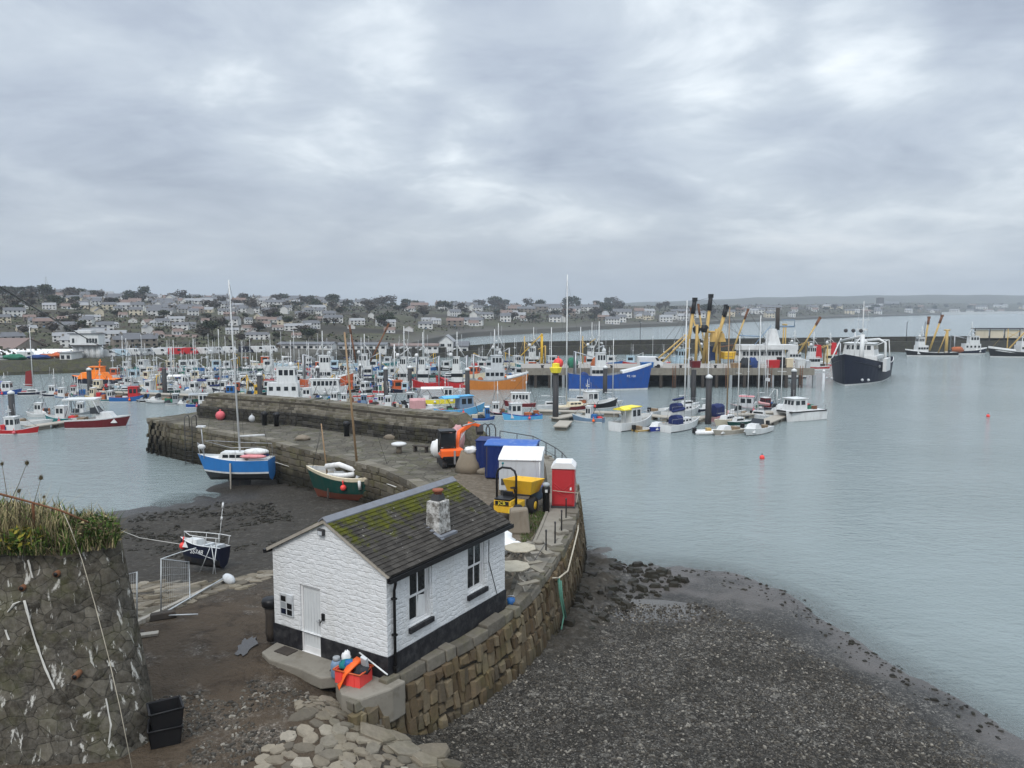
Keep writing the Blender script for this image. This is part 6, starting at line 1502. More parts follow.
def motor_boat(px0, px1, py, head, label, mats, Lm=None, cabin='white_paint', canopy=None, screen=True, outboard=True, cat='motor boat', hgt=1.0, name='motor_boat', cab=True):
    L = Lm or length_for(px0, px1, py, head); B = max(1.5, L * .36); t_ = place(name, label, cat, (px0 + px1) / 2, py, head)
    hb, hmm, hs = L * .16 * hgt, L * .12 * hgt, L * .11 * hgt
    hull(t_, L, B, hb, hmm, hs, mats, draft=L * .06, rake=L * .10, bul=min(.35, hmm * .5), boot=.06, stern=.88)
    zd = hmm - min(.35, hmm * .5)
    if cab:
        mb = MB(); mb.frustum((L * .20, 0), (L * .38, B * .66), (L * .22, B * .5), zd, hb + .28, dx=-L * .05); cb = mb.build('cuddy', cabin, t_)
    if screen:
        z0 = hb + .25 if cab else hmm; mb = MB()
        mb.add([(L * .10, -B * .33, z0 - .05), (L * .10, B * .33, z0 - .05), (L * .02, B * .28, z0 + .5), (L * .02, -B * .28, z0 + .5)], [(0, 1, 2, 3)]); mb.add([(L * .10, B * .33, z0 - .05), (-L * .06, B * .36, z0 - .05), (-L * .07, B * .30, z0 + .45), (L * .02, B * .28, z0 + .5)], [(0, 1, 2, 3)])
        mb.add([(L * .10, -B * .33, z0 - .05), (-L * .06, -B * .36, z0 - .05), (-L * .07, -B * .30, z0 + .45), (L * .02, -B * .28, z0 + .5)], [(3, 2, 1, 0)]); mb.build('windscreen', 'cabin_glass', t_)
    if canopy:
        mb = MB(); z0 = hmm + 1.0; mb.xprism([(-B * .40, hmm - .0), (-B * .38, z0), (-B * .2, z0 + .25), (B * .2, z0 + .25), (B * .38, z0), (B * .40, hmm)], -L * .44, L * .04); mb.build('canopy', canopy, t_)
    else:
        mb = MB(); mb.box(-L * .30, -L * .18, -B * .3, B * .3, zd, zd + .45); mb.build('thwart', 'deck_wood', t_)
    if outboard:
        mb = MB(); x = -L * .5 - .12; mb.box(x - .18, x + .18, -.16, .16, hs + .0, hs + .48); mb.tube([(x, 0, hs), (x, 0, -.3)], .06, n=6); mb.build('outboard_motor', 'plastic_black', t_, bevel=.03)
    return t_
def dinghy(px0, px1, py, head, label, mats, Lm=None, rib=False, oars=False):
    L = Lm or length_for(px0, px1, py, head); B = L * .42
    t_ = place('dinghy', label, 'dinghy', (px0 + px1) / 2, py, head)
    if rib:
        mb = MB(); r = L * .07; mb.tube([(-L * .5, -B * .36, r * .9), (L * .15, -B * .38, r * .95), (L * .38, -B * .22, r * 1.3), (L * .46, 0, r * 1.5), (L * .38, B * .22, r * 1.3), (L * .15, B * .38, r * .95), (-L * .5, B * .36, r * .9)], r, n=10); mb.build('tube_collar', mats[0], t_)
        mb = MB(); mb.box(-L * .44, L * .3, -B * .30, B * .30, r * .2, r * .6); mb.build('floor', 'deck_grey', t_)
        mb = MB(); mb.box(-L * .5 - .2, -L * .44, -.15, .15, r * .5, r * 3.2); mb.build('outboard_motor', 'plastic_black', t_)
        mb = MB(); mb.box(-.25, .2, -.3, .3, r * .6, r * 3); mb.build('console', 'ochre_paint', t_)
    else:
        hull(t_, L, B, L * .17, L * .13, L * .13, mats, draft=L * .05, rake=L * .06, bul=L * .10, boot=.04, stern=.8)
        for x in (-.25, .05):
            mb = MB(); mb.box(L * x - .12, L * x + .12, -B * .42, B * .42, L * .09, L * .11); mb.build('thwart', 'timber', t_)
    return t_
def derrick(parent, base, tip, m, r=.2, head='black_paint'):
    base = Vector(base); tip = Vector(tip); k = base.lerp(tip, .80)
    d = tubes(parent, 'derrick', m, ([base, k], r, r * .8), n=7); tubes(d, 'derrick_head', head, ([k, tip], r * 1.25, r * 1.1), n=7)
    mb = MB(); mb.box(tip.x - r * 1.1, tip.x + r * 1.1, tip.y - r * 1.1, tip.y + r * 1.1, tip.z - r * .5, tip.z + r * 1.4); mb.build('block', head, d); return d
def trawler(px0, px1, py, head, label, mats, Lm=None, sup='white_paint', whale='white_paint', sx=-.05, sl=.34, hgt=1.0, mast=6.0, drum=None, gallows='steel', fore=True, cat='trawler', aft=False, reg=None, bulk=.27, decks=1, Y=None, funnel=None, wl=.62, ns=3):
    L = Lm or length_for(px0, px1, py, head); B = L * bulk; t_ = place('trawler', label, cat, (px0 + px1) / 2, py, head, Y=Y)
    seedc[0] += 1
    hb, hmm, hs = L * .165 * hgt, L * .095 * hgt, L * .11 * hgt; bl = min(.9, hmm * .4)
    hull(t_, L, B, hb, hmm, hs, mats, draft=L * .07, rake=L * .05, bul=bl, boot=.25, n=20, fine=2.8, stern=.78, strake=.18)
    zd = hmm - bl
    if whale:
        mb = MB(); n = 8; vs = []
        for i in range(n + 1):
            t = .66 + .335 * i / n; b = B / 2 * fhull(t, .78, 2.8) * .97; h = hmm + (hb - hmm) * max(0, (t - .35) / .65) ** 2; x = -L / 2 + L * t + L * .05 * (max(0, (t - .55) / .45) ** 2) * .98
            vs += [(x, -b, h - .02), (x, -b * .9, h + L * .026), (x, b * .9, h + L * .026), (x, b, h - .02)]
        fs = [(i * 4 + k, i * 4 + k + 1, i * 4 + 5 + k, i * 4 + 4 + k) for i in range(n) for k in range(3)] + [(3, 2, 1, 0)]
        mb.add(vs, fs); mb.build('whaleback', whale, t_)
    x = sx * L; Ls = sl * L; H1 = 2.3
    z = zd
    for k in range(decks):
        ll = Ls * (1 - .22 * k); mb = MB(); mb.frustum((x, 0), (ll, B * (.72 - .08 * k)), (ll * .96, B * (.70 - .08 * k)), z, z + H1); hs_ = mb.build('deck_house', sup, t_)
        for s in (1, -1):
            for j in range(4):
                xx = x + ll * (-.36 + .24 * j); mb = MB(); y = s * (B * (.36 - .04 * k) + .012); mb.add([(xx - .28, y, z + 1.25), (xx + .28, y, z + 1.25), (xx + .28, y * .995, z + 1.8), (xx - .28, y * .995, z + 1.8)], [(0, 1, 2, 3)[::-s]]); mb.build('window', 'cabin_glass', hs_, recalc=False)
        z += H1
    wheelhouse(t_, x + Ls * .12, z, Ls * wl, B * .58, 2.1, sup, sup, 5, ns, .25); zt = z + 2.1
    tubes(t_, 'mast', 'white_paint', ([(x, 0, zt), (x, 0, zt + mast)], .13, .06), ([(x, -1.1, zt + mast * .55), (x, 1.1, zt + mast * .55)], .05), ([(x, -.7, zt + mast * .8), (x, .7, zt + mast * .8)], .04), ([(x - 1.2, 0, zt), (x, 0, zt + mast * .5)], .06))
    tubes(t_, 'aerial', 'steel', ([(x + .6, .9, zt), (x + .6, .9, zt + mast * .7)], .025), ([(x - .6, -.9, zt), (x - .6, -.9, zt + mast * .9)], .025), ([(x + 1, -.6, zt), (x + 1, -.6, zt + mast * .5)], .025))
    mb = MB(); mb.box(x + .3, x + .5, -.9, .9, zt + mast * .3, zt + mast * .34); mb.lathe([(.3, zt + .1), (.34, zt + .4), (.18, zt + .7)], (x + .9, .7, 0), 10); mb.build('radar', 'white_paint', t_)
    if gallows:
        xg = -L * .42; hg = zd + 4.6
        tubes(t_, 'gallows', gallows, ([(xg, -B * .36, zd), (xg, -B * .32, hg), (xg, B * .32, hg), (xg, B * .36, zd)], .14), ([(xg, -B * .3, hg), (x - Ls * .4, -B * .2, zt - .6)], .07), ([(xg, B * .3, hg), (x - Ls * .4, B * .2, zt - .6)], .07))
    if drum:
        mb = MB(); mb.M = Matrix.Translation((-L * .30, 0, zd + L * .06)) @ Matrix.Rotation(R(90), 4, 'X'); q = L * .05; mb.lathe([(q * .3, -q * 1.5), (q, -q * 1.4), (q * .8, -q * .7), (q * .95, 0), (q * .85, q * .7), (q, q * 1.4), (q * .3, q * 1.5)], n=14); mb.build('net_drum', drum, t_)
    if fore:
        xf = L * .24; tubes(t_, 'foremast', 'white_paint' if fore is True else fore, ([(xf, 0, zd), (xf, 0, zd + 6.5)], .16, .1), ([(xf, 0, zd + 5.5), (x + Ls * .4, 0, zt - .2)], .05), ([(xf, 0, zd + 6.4), (L * .48, 0, hb)], .02), ([(xf, 0, zd + 4.0), (xf - 2.6, .6, zd + 6.0)], .08))
    if funnel:
        mb = MB(); mb.frustum((x - Ls * .36, 0), (1.3, 1.4), (1.0, 1.0), z - .2, z + 2.4); mb.build('funnel', funnel, t_)
    gear(t_, L, B, zd, seedc[0], x0=-.38, x1=-.24)
    if reg:
        for s in (1, -1):
            cu = bpy.data.curves.new('lettering', 'FONT'); cu.body = reg; cu.size = hb * .12; cu.align_x = 'CENTER'; cu.align_y = 'CENTER'; cu.extrude = .004; cu.materials.append(MAT['white_paint'])
            text_mesh(cu, t_, (L * .27, s * (B * .475), hmm * .98), (R(80), 0, 0 if s < 0 else R(180)), 'registration')
    return t_, L, B, zd, zt

H = hm
paint('sail_red', (0.22, 0.025, 0.025), rough=.9)
# ---------------- near pontoon on the left (y 400-436)
motor_boat(70, 124, 427, 8, 'sleek maroon and white motor cruiser lying outermost on the left pontoon', H('maroon_paint', boot='white_paint', strake='white_paint'), cabin='white_paint', cat='motor cruiser', outboard=False, hgt=1.05)
_t = bpy.data.objects['motor_boat']; _t.scale = (1, 1, 1.3); mb = MB(); mb.box(-3.0, .3, -1.0, 1.0, 2.35, 2.45); mb.build('hardtop', 'white_paint', _t); tubes(_t, 'hardtop_post', 'white_paint', ([(-2.6, .9, .9), (-2.3, .9, 2.4)], .05), ([(-2.6, -.9, .9), (-2.3, -.9, 2.4)], .05), ([(.6, .9, 1.3), (.0, .9, 2.4)], .05), ([(.6, -.9, 1.3), (.0, -.9, 2.4)], .05))
fishing_boat(4, 37, 433.5, 4, 'small red-hulled boat with a white wheelhouse at the end of the left pontoon', H('red_paint', boot='white_paint'), wh=(-.22, .28), mast=1.2, boxes=True)
fishing_boat(46, 80, 422, 175, 'teal-hulled boat with a white three-window wheelhouse on the left pontoon', H('teal_paint'), wh=(.0, .26), mast=1.4)
motor_boat(12, 50, 425, 2, 'long white open boat behind the red boat on the left pontoon', H('white_paint', boot='navy_paint'), screen=False, cab=False)
fishing_boat(28, 50, 416, 185, 'white cabin boat with a square wheelhouse behind the teal boat', H('white_paint'), mast=1.5, wh=(-.05, .3))
fishing_boat(70, 90, 415, 20, 'small grey workboat with a hooped frame and tall mast behind the maroon cruiser', H('grey_paint'), wh=(.05, .25), mast=3.2, gantry=True)
dinghy(-6, 12, 428, 10, 'white dinghy cut off by the left margin, on the left pontoon', H('white_paint'))
# ---------------- far left quay row (y 385-408)
fishing_boat(-10, 19, 395, 10, 'blue boat under a bright blue cover at the far left', H('blue_paint'), canopy='royal_blue', wh=(.1, .25), mast=1.4)
dinghy(14, 27, 393, 10, 'pink inflatable cover boat between the blue covered boat and the red sail', H('buoy_pink', gun='buoy_pink', ins='buoy_pink', deck='buoy_pink'))
yacht(20, 43, 395, 12, 'dark hulled yacht with a red furled sail below the mossy bank', H('navy_paint', boot='white_paint'), masth=9.2, cover=None)
_y = [o for o in bpy.data.objects if o.name.startswith('sailing_yacht')][-1]; mb = MB(); mb.add([(.2, -.03, 1.3), (-.8, -.03, 1.4), (-.6, -.03, 3.5), (.2, -.03, 3.7), (.2, .05, 1.3), (-.8, .12, 1.4), (-.6, .12, 3.5), (.2, .05, 3.7)], FB); mb.build('red_sail', 'sail_red', _y)
fishing_boat(42, 60, 396.5, 195, 'navy boat with a white deck next to the red-sailed yacht', H('navy_paint'), mast=2.5, wh=(-.1, .28))
fishing_boat(56, 73, 398.5, 190, 'grey-blue boat between the navy boat and the red-decked boat', H('grey_blue'), mast=1.6)
fishing_boat(69, 83, 396, 200, 'dark blue boat with red and orange deck gear on the far left quay', H('mid_blue', gun='rust_orange', ins='rust_orange'), mast=1.4, roof='red_paint')
fishing_boat(86, 105, 399, 185, 'tan wooden boat low in the water left of the teal quay boat', H('ochre_paint', gun='ochre_paint'), mast=0, wh=(.1, .2), cabin='cream_paint')
fishing_boat(102, 117, 401, 5, 'small teal boat tucked behind the blue and red potting boat', H('teal_paint'), mast=1.8)
fishing_boat(112, 147, 401.5, 6, 'blue potting boat with a red wheelhouse and orange deck nets', H('mid_blue', gun='red_paint'), cabin='red_paint', roof='red_paint', mast=2.0, net='net_orange', wh=(.14, .24))
motor_boat(138, 153, 402, 190, 'dark speedboat between the blue potting boat and the white cruiser', H('black_paint', gun='grey_paint'), cabin='grey_paint')
motor_boat(147, 170, 402.5, 186, 'white cabin cruiser at the end of the far left row', H('white_paint', boot='navy_paint'), cat='motor cruiser')
fishing_boat(167, 182, 404.5, 10, 'small grey boat with a dark cuddy right of the white cruiser', H('grey_paint'), cabin='grey_paint', mast=1.2)
motor_boat(177, 192, 404.5, 188, 'little white boat with a grey engine just off the pier end', H('white_paint'), screen=True)
fishing_boat(188, 214, 407, 8, 'bright blue hulled boat partly behind the pier end', H('blue_paint'), canopy='grey_paint', mast=1.2)
# second rank, left
fishing_boat(116, 137, 388, 10, 'pale blue boat with white upperworks behind the potting boat', H('pale_blue'), mast=3)
fishing_boat(146, 165, 388, 170, 'boat with a pale yellow gantry and nets behind the white cruiser', H('cream_paint'), gantry='cream_paint', mast=2.6, net='rope')
fishing_boat(166, 200, 389, 5, 'boat hidden under a white peaked tarpaulin right of the dark pile', H('pale_grey'), canopy='canvas_white', mast=0, wh=(.1, .2))
fishing_boat(90, 112, 391, 185, 'dark hulled boat with a tan cuddy in front of the lifeboat', H('black_paint'), cabin='cream_paint', mast=1.8)
fishing_boat(196, 222, 392, 6, 'white hulled boat with a navy deck tent left of the tall yacht mast', H('white_paint'), canopy='canvas_navy', mast=2)
yacht(205, 232, 398, 8, 'white yacht with a blue sail cover seen over the parapet left of the tall mast', H('white_paint'), cover='canvas_navy', masth=9)
fishing_boat(222, 246, 397.5, 186, 'white boat with a blue wheelhouse just right of the tall yacht mast', H('white_paint'), cabin='mid_blue', mast=2)
fishing_boat(246, 266, 396.5, 8, 'black boat with a yellow crane frame over the parapet', H('black_paint'), cabin='yellow_paint', roof='yellow_paint', gantry='yellow_paint', mast=1.5)
fishing_boat(258, 288, 393, 182, 'navy and red boat with a tall white frame behind the parapet', H('navy_paint', gun='red_paint'), gantry='white_paint', mast=5, roof='red_paint')
trawler(238, 312, 401, 3, 'long low white passenger boat lying close behind the parapet', H('white_paint', boot='navy_paint'), whale=None, fore=False, gallows=None, mast=1.6, hgt=.45, bulk=.2, sl=.42, sx=.12, cat='passenger boat')
fishing_boat(284, 304, 392, 10, 'grey workboat with a white cabin left of the rust-orange trawler', H('grey_paint'), mast=3, gantry=True)
trawler(301, 351, 388, 6, 'rust-orange trawler with a white whaleback behind the pier parapet', H('rust_orange', gun='white_paint'), drum='net_orange', mast=4, hgt=1.8, fore=False)
fishing_boat(304, 346, 394.5, 4, 'white ferry-like boat with a long row of cabin windows behind the parapet', H('white_paint', boot='green_paint'), wh=(.02, .62), windows=(3, 6), mast=1.2, boxes=False, cat='passenger boat')
fishing_boat(298, 322, 400.5, 185, 'green hulled boat close behind the parapet below the passenger boat', H('green_paint'), mast=1.5)
fishing_boat(322, 342, 404, 6, 'pink and red boat with a heap of buoys behind the parapet', H('buoy_pink'), cabin='white_paint', mast=1.2, net='buoy_red')
fishing_boat(338, 354, 404.5, 190, 'small blue and white boat between the pink boat and the brown mast', H('mid_blue'), mast=1.2)
fishing_boat(353, 371, 406, 8, 'green and blue boat right of the brown mast', H('teal_paint', gun='mid_blue'), cabin='grey_blue', mast=1)
dinghy(353, 364, 397, 15, 'red and orange punt above the green and blue boat', H('red_paint', gun='hi_vis'))
dinghy(363, 374, 397, 15, 'red punt with an orange rail left of the purple punt', H('buoy_red', gun='hi_vis'))
dinghy(374, 386, 399, 12, 'purple punt beside a dark pile', H('purple_paint'))
fishing_boat(352, 372, 390, 185, 'white boat heaped with orange bundles above the red punts', H('white_paint'), net='hi_vis', mast=1.6)
fishing_boat(368, 387, 387.5, 8, 'bright blue boat left of the dark blue trawler', H('blue_paint'), mast=1.5)
fishing_boat(369, 388, 406.5, 10, 'boat with a big pink buoy at its bow behind the parapet', H('white_paint', gun='buoy_pink'), net='buoy_pink', mast=1.2)
fishing_boat(381, 400, 408, 185, 'white wheelhouse boat with orange gear right of the pink-buoyed boat', H('white_paint'), mast=1.8, net='net_orange')
motor_boat(396, 414, 409, 15, 'white and black speedboat close behind the right end of the parapet', H('white_paint', boot='black_paint'))
trawler(386, 420, 388, 178, 'dark blue trawler with a white net drum behind the pile row', H('mid_blue', boot='navy_paint'), drum='canvas_white', mast=5, hgt=1.8)
# beam trawler with brown derricks (centre left)
tt, L_, B_, zd_, zt_ = trawler(342, 384, 382, 184, 'dark beam trawler with two raised brown derricks and a red net bundle', H('navy_paint'), mast=3.5, hgt=1.1, drum='net_orange', fore=False)
derrick(tt, (1.0, 1.0, zd_ + 3), (1.9, 1.4, 9.7), 'rusty_steel', .16, 'rusty_steel'); derrick(tt, (-1.2, -1.0, zd_ + 3), (-4.4, -1.8, 9.9), 'rusty_steel', .16, 'rusty_steel')
# ---------------- red, orange and yellow boats in the middle
trawler(411, 442, 389, 178, 'bright red trawler with a white wheelhouse, left of the two red ones', H('red_paint', ins='red_paint'), mast=4, hgt=2.2, sx=.1, whale=None, fore=False)
trawler(437, 470, 389, 176, 'deep red trawler with a blue deck box, right of the two red ones', H('red_paint', strake='maroon_paint'), mast=4, hgt=2.4, sx=-.12, drum='net_blue', whale='red_paint', fore=False)
trawler(469, 526, 389, 3, 'orange wooden trawler with grey upperworks and a white whaleback', H('timber_orange', anti='antifoul_red', boot='timber_orange', gun='grey_paint', strake='grey_paint'), sup='pale_grey', mast=4.2, hgt=1.75, drum='net_orange', fore=False, reg='PZ 65')
fishing_boat(417, 459, 404, 8, 'yellow-hulled boat with a white cabin and awning behind the parapet end', H('bright_yellow', gun='white_paint', strake='white_paint'), wh=(.24, .2), canopy='canvas_white', mast=1.5)
fishing_boat(402, 424, 405, 186, 'dark grey boat full of pots left of the yellow boat', H('antifoul_dark', gun='grey_paint'), cabin='grey_paint', mast=1.6, net='net_dark')
motor_boat(408, 440, 412, 12, 'white motor boat with a red cover next to the parapet end', H('white_paint'), canopy='canvas_pink')
fishing_boat(438, 482, 415, 30, 'pale blue boat with a sky blue cabin top by the parapet end', H('sky_blue'), cabin='grey_blue', roof='sky_blue', canopy='sky_blue', wh=(.10, .28), mast=1.4)
dinghy(478, 490, 408, 20, 'turquoise dinghy behind the pale blue boat', H('teal_paint', gun='sky_blue', ins='sky_blue', deck='sky_blue'))
fishing_boat(472, 494, 420.5, 6, 'blue barge with red and orange net heaps right of the parapet end', H('blue_paint', gun='mid_blue'), net='net_orange', mast=0, wh=(.2, .18), cabin='mid_blue')
fishing_boat(488, 508, 415, 184, 'white boat with a pink gunwale left of the sky-blue fishing boat', H('navy_paint', gun='buoy_pink'), mast=2.6)
fishing_boat(504, 541, 420, 198, 'sky-blue fishing boat with a white wheelhouse and red-edged deck', H('sky_blue', gun='royal_blue', strake='royal_blue'), cabin='white_paint', roof='white_paint', wh=(.20, .27), mast=1.0, net='net_dark')
fishing_boat(505, 536, 407, 176, 'maroon boat with a big white wheelhouse and radar behind the sky-blue boat', H('maroon_paint', gun='red_paint'), wh=(.0, .56), windows=(3, 5), mast=3.0, boxes=False)
# ---------------- middle marina
yacht(536, 562, 408, 12, 'grey-hulled yacht left of the yellow-topped pile', H('pale_grey'), masth=9.6, cover=None)
yacht(554, 592, 410, 20, 'cream and maroon motor sailer with a very tall mast behind the yellow-topped pile', H('maroon_paint', gun='cream_paint', strake='cream_paint', deck='cream_paint'), masth=16.0, cabin='cream_paint', mastx=-.18)
yacht(570, 594, 402, 170, 'small yacht with a red deck tent in front of the blue trawler', H('white_paint'), masth=9.5, hood='buoy_red')
fishing_boat(578, 617, 408, 24, 'black-hulled boat with white bulwarks right of the maroon motor sailer', H('black_paint', gun='white_paint', strake='white_paint'), wh=(-.18, .28), mast=1.6)
fishing_boat(574, 603, 421.5, 158, 'small pale blue boat with an upright white cuddy by the short pontoon', H('grey_blue', gun='pale_blue'), wh=(-.02, .17), mast=1.3, net='buoy_pink')
fishing_boat(612, 654, 428, 44, 'white launch with a bright yellow canopy top', H('white_paint', boot='antifoul_dark'), canopy='bright_yellow', cabin='white_paint', roof='bright_yellow', wh=(-.05, .26), mast=0, boxes=False, cat='launch')
motor_boat(634, 652, 431, 25, 'tan wooden tender tied outside the yellow-topped launch', H('ochre_paint', gun='cream_paint'), screen=False, cab=False)
motor_boat(648, 671, 430, 232, 'royal blue sailing dayboat left of the nearest white yacht', H('royal_blue', gun='white_paint', deck='white_paint'), screen=False)
yacht(661, 702, 429, 46, 'nearest white yacht with a brown cockpit and blue sail cover', H('white_paint', boot='navy_paint', anti='white_paint'), masth=11.5, cover='canvas_navy', hood='canvas_navy')
yacht(662, 702, 416, 44, 'white yacht with a navy hood behind the nearest white yacht', H('white_paint'), masth=12.6, cover='canvas_navy', hood='canvas_navy')
motor_boat(648, 669, 413, 40, 'grey workboat with two outboards left of the navy-hooded yacht', H('pale_grey'), screen=False, cab=False, canopy=None)
dinghy(694, 723, 434, 4, 'pale grey inflatable boat at the foot of the tall white-capped pile', H('pale_bag'), rib=True)
motor_boat(706, 731, 419, 52, 'pinkish boat under a navy canvas canopy behind the tall pile', H('canvas_pink', gun='pink_paint'), canopy='canvas_navy')
yacht(712, 745, 424, 222, 'old beige yacht with a brown wooden mast right of the tall pile', H('house_cream' if 'house_cream' in MAT else 'cream_paint', deck='deck_wood', gun='cream_paint'), masth=12.0, mast='timber', boom=False)
motor_boat(712, 745, 434, 215, 'scruffy beige fishing punt next to the inflatable boat', H('old_timber', gun='cream_paint'), screen=False)
motor_boat(728, 748, 416, 140, 'white and navy speedboat right of the navy canvas canopy', H('navy_paint', gun='white_paint', strake='white_paint'))
motor_boat(741, 773, 433, 228, 'white transom-sterned motor boat at the front right of the marina', H('white_paint', boot='antifoul_dark'), cabin='white_paint')
fishing_boat(733, 762, 411, 160, 'white and pink cabin boat in the second rank right of the brown mast', H('grey_paint', gun='pink_paint'), cabin='pale_grey', roof='pink_paint', mast=0, wh=(.05, .42))
yacht(748, 772, 418, 142, 'yacht with a pink sail cover at the right of the marina', H('pale_grey'), masth=11.2, cover='canvas_pink')
fishing_boat(757, 777, 410, 200, 'navy boat with a tall white tripod mast at the right of the marina', H('navy_paint'), gantry='white_paint', mast=5.0, cabin='maroon_paint')
yacht(736, 756, 406, 10, 'small yacht with a slim bare mast in front of the quay piles', H('white_paint'), masth=7.0)
for px0, px1, py, hd, lb, m, mh in ((672, 700, 408, 30, 'white yacht in the rear rank with its mast left of the uncapped pile', 'white_paint', 8), (696, 716, 411, 40, 'navy yacht in the rear rank between the uncapped pile and the navy canopy', 'navy_paint', 8.5), (726, 752, 425, 215, 'green yacht between the old beige yacht and the pink sail cover', 'green_paint', 9), (752, 774, 404, 20, 'grey yacht farthest back under the red bin', 'pale_grey', 8), (770, 790, 413, 60, 'small white yacht just left of the catamaran', 'white_paint', 7.5), (600, 622, 404, 15, 'white yacht with a thin mast right of the pile before the blue trawler', 'white_paint', 8)):
    yacht(px0, px1, py, hd, lb, H(m, deck='pale_grey'), masth=mh, cover=None)
# ---------------- catamaran
cat_ = place('catamaran', 'white catamaran workboat with two bows at the outer end of the marina', 'catamaran', 800, 419, 205); Lc = 5.6
for s in (1, -1):
    mb = MB(); secs = []
    for i in range(9):
        t = i / 8; f = fhull(t, .9, 2.6); x = -Lc / 2 + Lc * t; b = .42 * f; k = max(0, t - .6) / .4
        secs.append([(x + .2 * k, s * 1.0 - b, .02), (x + .4 * k, s * 1.0 - b, 1.05 + .2 * k), (x + .4 * k, s * 1.0 + b, 1.05 + .2 * k), (x + .2 * k, s * 1.0 + b, .02), (x + .1 * k, s * 1.0, -.3)])
    vs = [p for q in secs for p in q]; mb.add(vs, [(i * 5 + j, i * 5 + (j + 1) % 5, i * 5 + 5 + (j + 1) % 5, i * 5 + 5 + j) for i in range(8) for j in range(5)] + [(0, 1, 2, 3, 4)]); mb.build('hull', 'white_paint', cat_)
mb = MB(); mb.box(-Lc * .48, Lc * .46, -1.35, 1.35, .85, 1.12); mb.build('bridge_deck', 'white_paint', cat_)
mb = MB(); mb.box(-Lc * .48, Lc * .48, 1.36, 1.44, 1.0, 1.14); mb.box(-Lc * .48, Lc * .48, -1.44, -1.36, 1.0, 1.14); mb.box(Lc * .44, Lc * .5, -1.40, 1.40, 1.0, 1.14); mb.build('rubbing_strake', 'rubber', cat_)
wheelhouse(cat_, .9, 1.12, 2.0, 1.9, 1.35, 'white_paint', 'white_paint', 3, 2, .4)
tubes(cat_, 'aerial', 'steel', ([(.6, .3, 2.5), (.5, .3, 4.0)], .02), ([(.6, -.5, 2.5), (.6, -.5, 3.4)], .02))
tubes(cat_, 'stern_rail', 'steel', ([(-Lc * .46, -1.3, 1.1), (-Lc * .46, -1.3, 1.7), (-.2, -1.35, 1.7)], .025), ([(-Lc * .46, 1.3, 1.1), (-Lc * .46, 1.3, 1.7), (-.2, 1.35, 1.7)], .025))
gear(cat_, 5, 2.4, 1.12, 900, x0=-.42, x1=-.15)
# ---------------- big boats along the quays
trawler(568, 648, 389.5, 2, 'big royal blue trawler with a white whaleback against the timber quay', H('blue_paint', anti='antifoul_red', boot='white_paint', gun='blue_paint', ins='grey_paint'), sx=-.12, sl=.2, mast=5, hgt=1.9, drum='net_blue', bulk=.24, fore=False, sup='white_paint', reg='PZ 100')
# navy trawler, bow towards us
nt = trawler(827, 893, 387, 268, 'large navy blue trawler bow-on at the end of the timber quay', H('navy_paint', anti='antifoul_dark', boot='white_paint', gun='white_paint', ins='navy_paint'), Lm=27, sx=-.02, sl=.30, mast=7.5, hgt=1.2, decks=1, bulk=.33, fore=True, whale=None, reg='PZ 24', gallows='white_paint', Y=138)
t_ = nt[0]; t_.rotation_euler.z = R(236)
tubes(t_, 'foremast_crane', 'white_paint', ([(9.2, 1.6, 3.0), (8.8, 1.6, 8.4)], .42, .34), ([(8.8, 1.6, 8.2), (3.0, -3.0, 7.0)], .2), n=8)
tubes(t_, 'side_arch', 'white_paint', ([(2.2, 4.3, 2.6), (2.2, 4.2, 6.8), (2.2, 3.2, 7.4), (2.2, 1.2, 7.2)], .22), ([(6, -4.0, 3.2), (2.5, -3.0, 7.4)], .12), n=7)
mb = MB(); mb.box(.5, 5.0, 4.35, 4.9, 2.0, 4.2); mb.build('side_bulwark', 'white_paint', t_)
for k, y in enumerate((-2.6, -1.9, 1.9, 2.6)):
    mb = MB(); mb.ball((13.2 - abs(y) * .62, y * 1.25, 1.0), (.16, .24, .24), 0, 8); mb.build('bow_badge', 'pale_grey', t_)
for k, y in enumerate((-1.2, 0, 1.2)):
    mb = MB(); mb.ball((8.2, y, 9.0), .35, 0, 9); mb.build('flood_lamp', 'dark_steel', t_)
# big white vessel behind the quay
wv = trawler(722, 806, 381, 184, 'large white steel ship with a long window row and tall mast behind the timber quay', H('white_paint', boot='navy_paint', gun='white_paint'), sx=-.02, sl=.66, wl=.92, ns=11, mast=3.5, hgt=1.0, decks=1, bulk=.25, whale='white_paint', fore=False, gallows=None, Y=141)
t_, L_, B_, zd_, zt_ = wv
mb = MB(); mb.box(-5.5, 5.0, -1.7, 1.7, zt_ + .06, zt_ + .9); mb.frustum((-1.4, 0), (2.4, 1.8), (.9, .9), zt_ + .9, zt_ + 3.8); mb.build('mast_house', 'white_paint', t_)
tubes(t_, 'main_mast', 'dark_timber', ([(-2.2, 0, zt_ + 3.6), (-2.2, 0, zt_ + 7.6)], .42, .34), n=8)
tubes(t_, 'mast_platform', 'grey_blue', ([(-5.4, 0, zt_ + 4.2), (-2.2, 0, zt_ + 4.2)], .16), ([(-5.4, 0, zt_ + 4.2), (-5.4, 0, zt_ + 5.4), (-3, 0, zt_ + 5.4)], .08), ([(2.4, 0, zt_ + .4), (-1, 0, zt_ + 4.4)], .08), ([(5, 0, zt_ + 2.6), (1.0, 0, zt_ + 2.4)], .10))
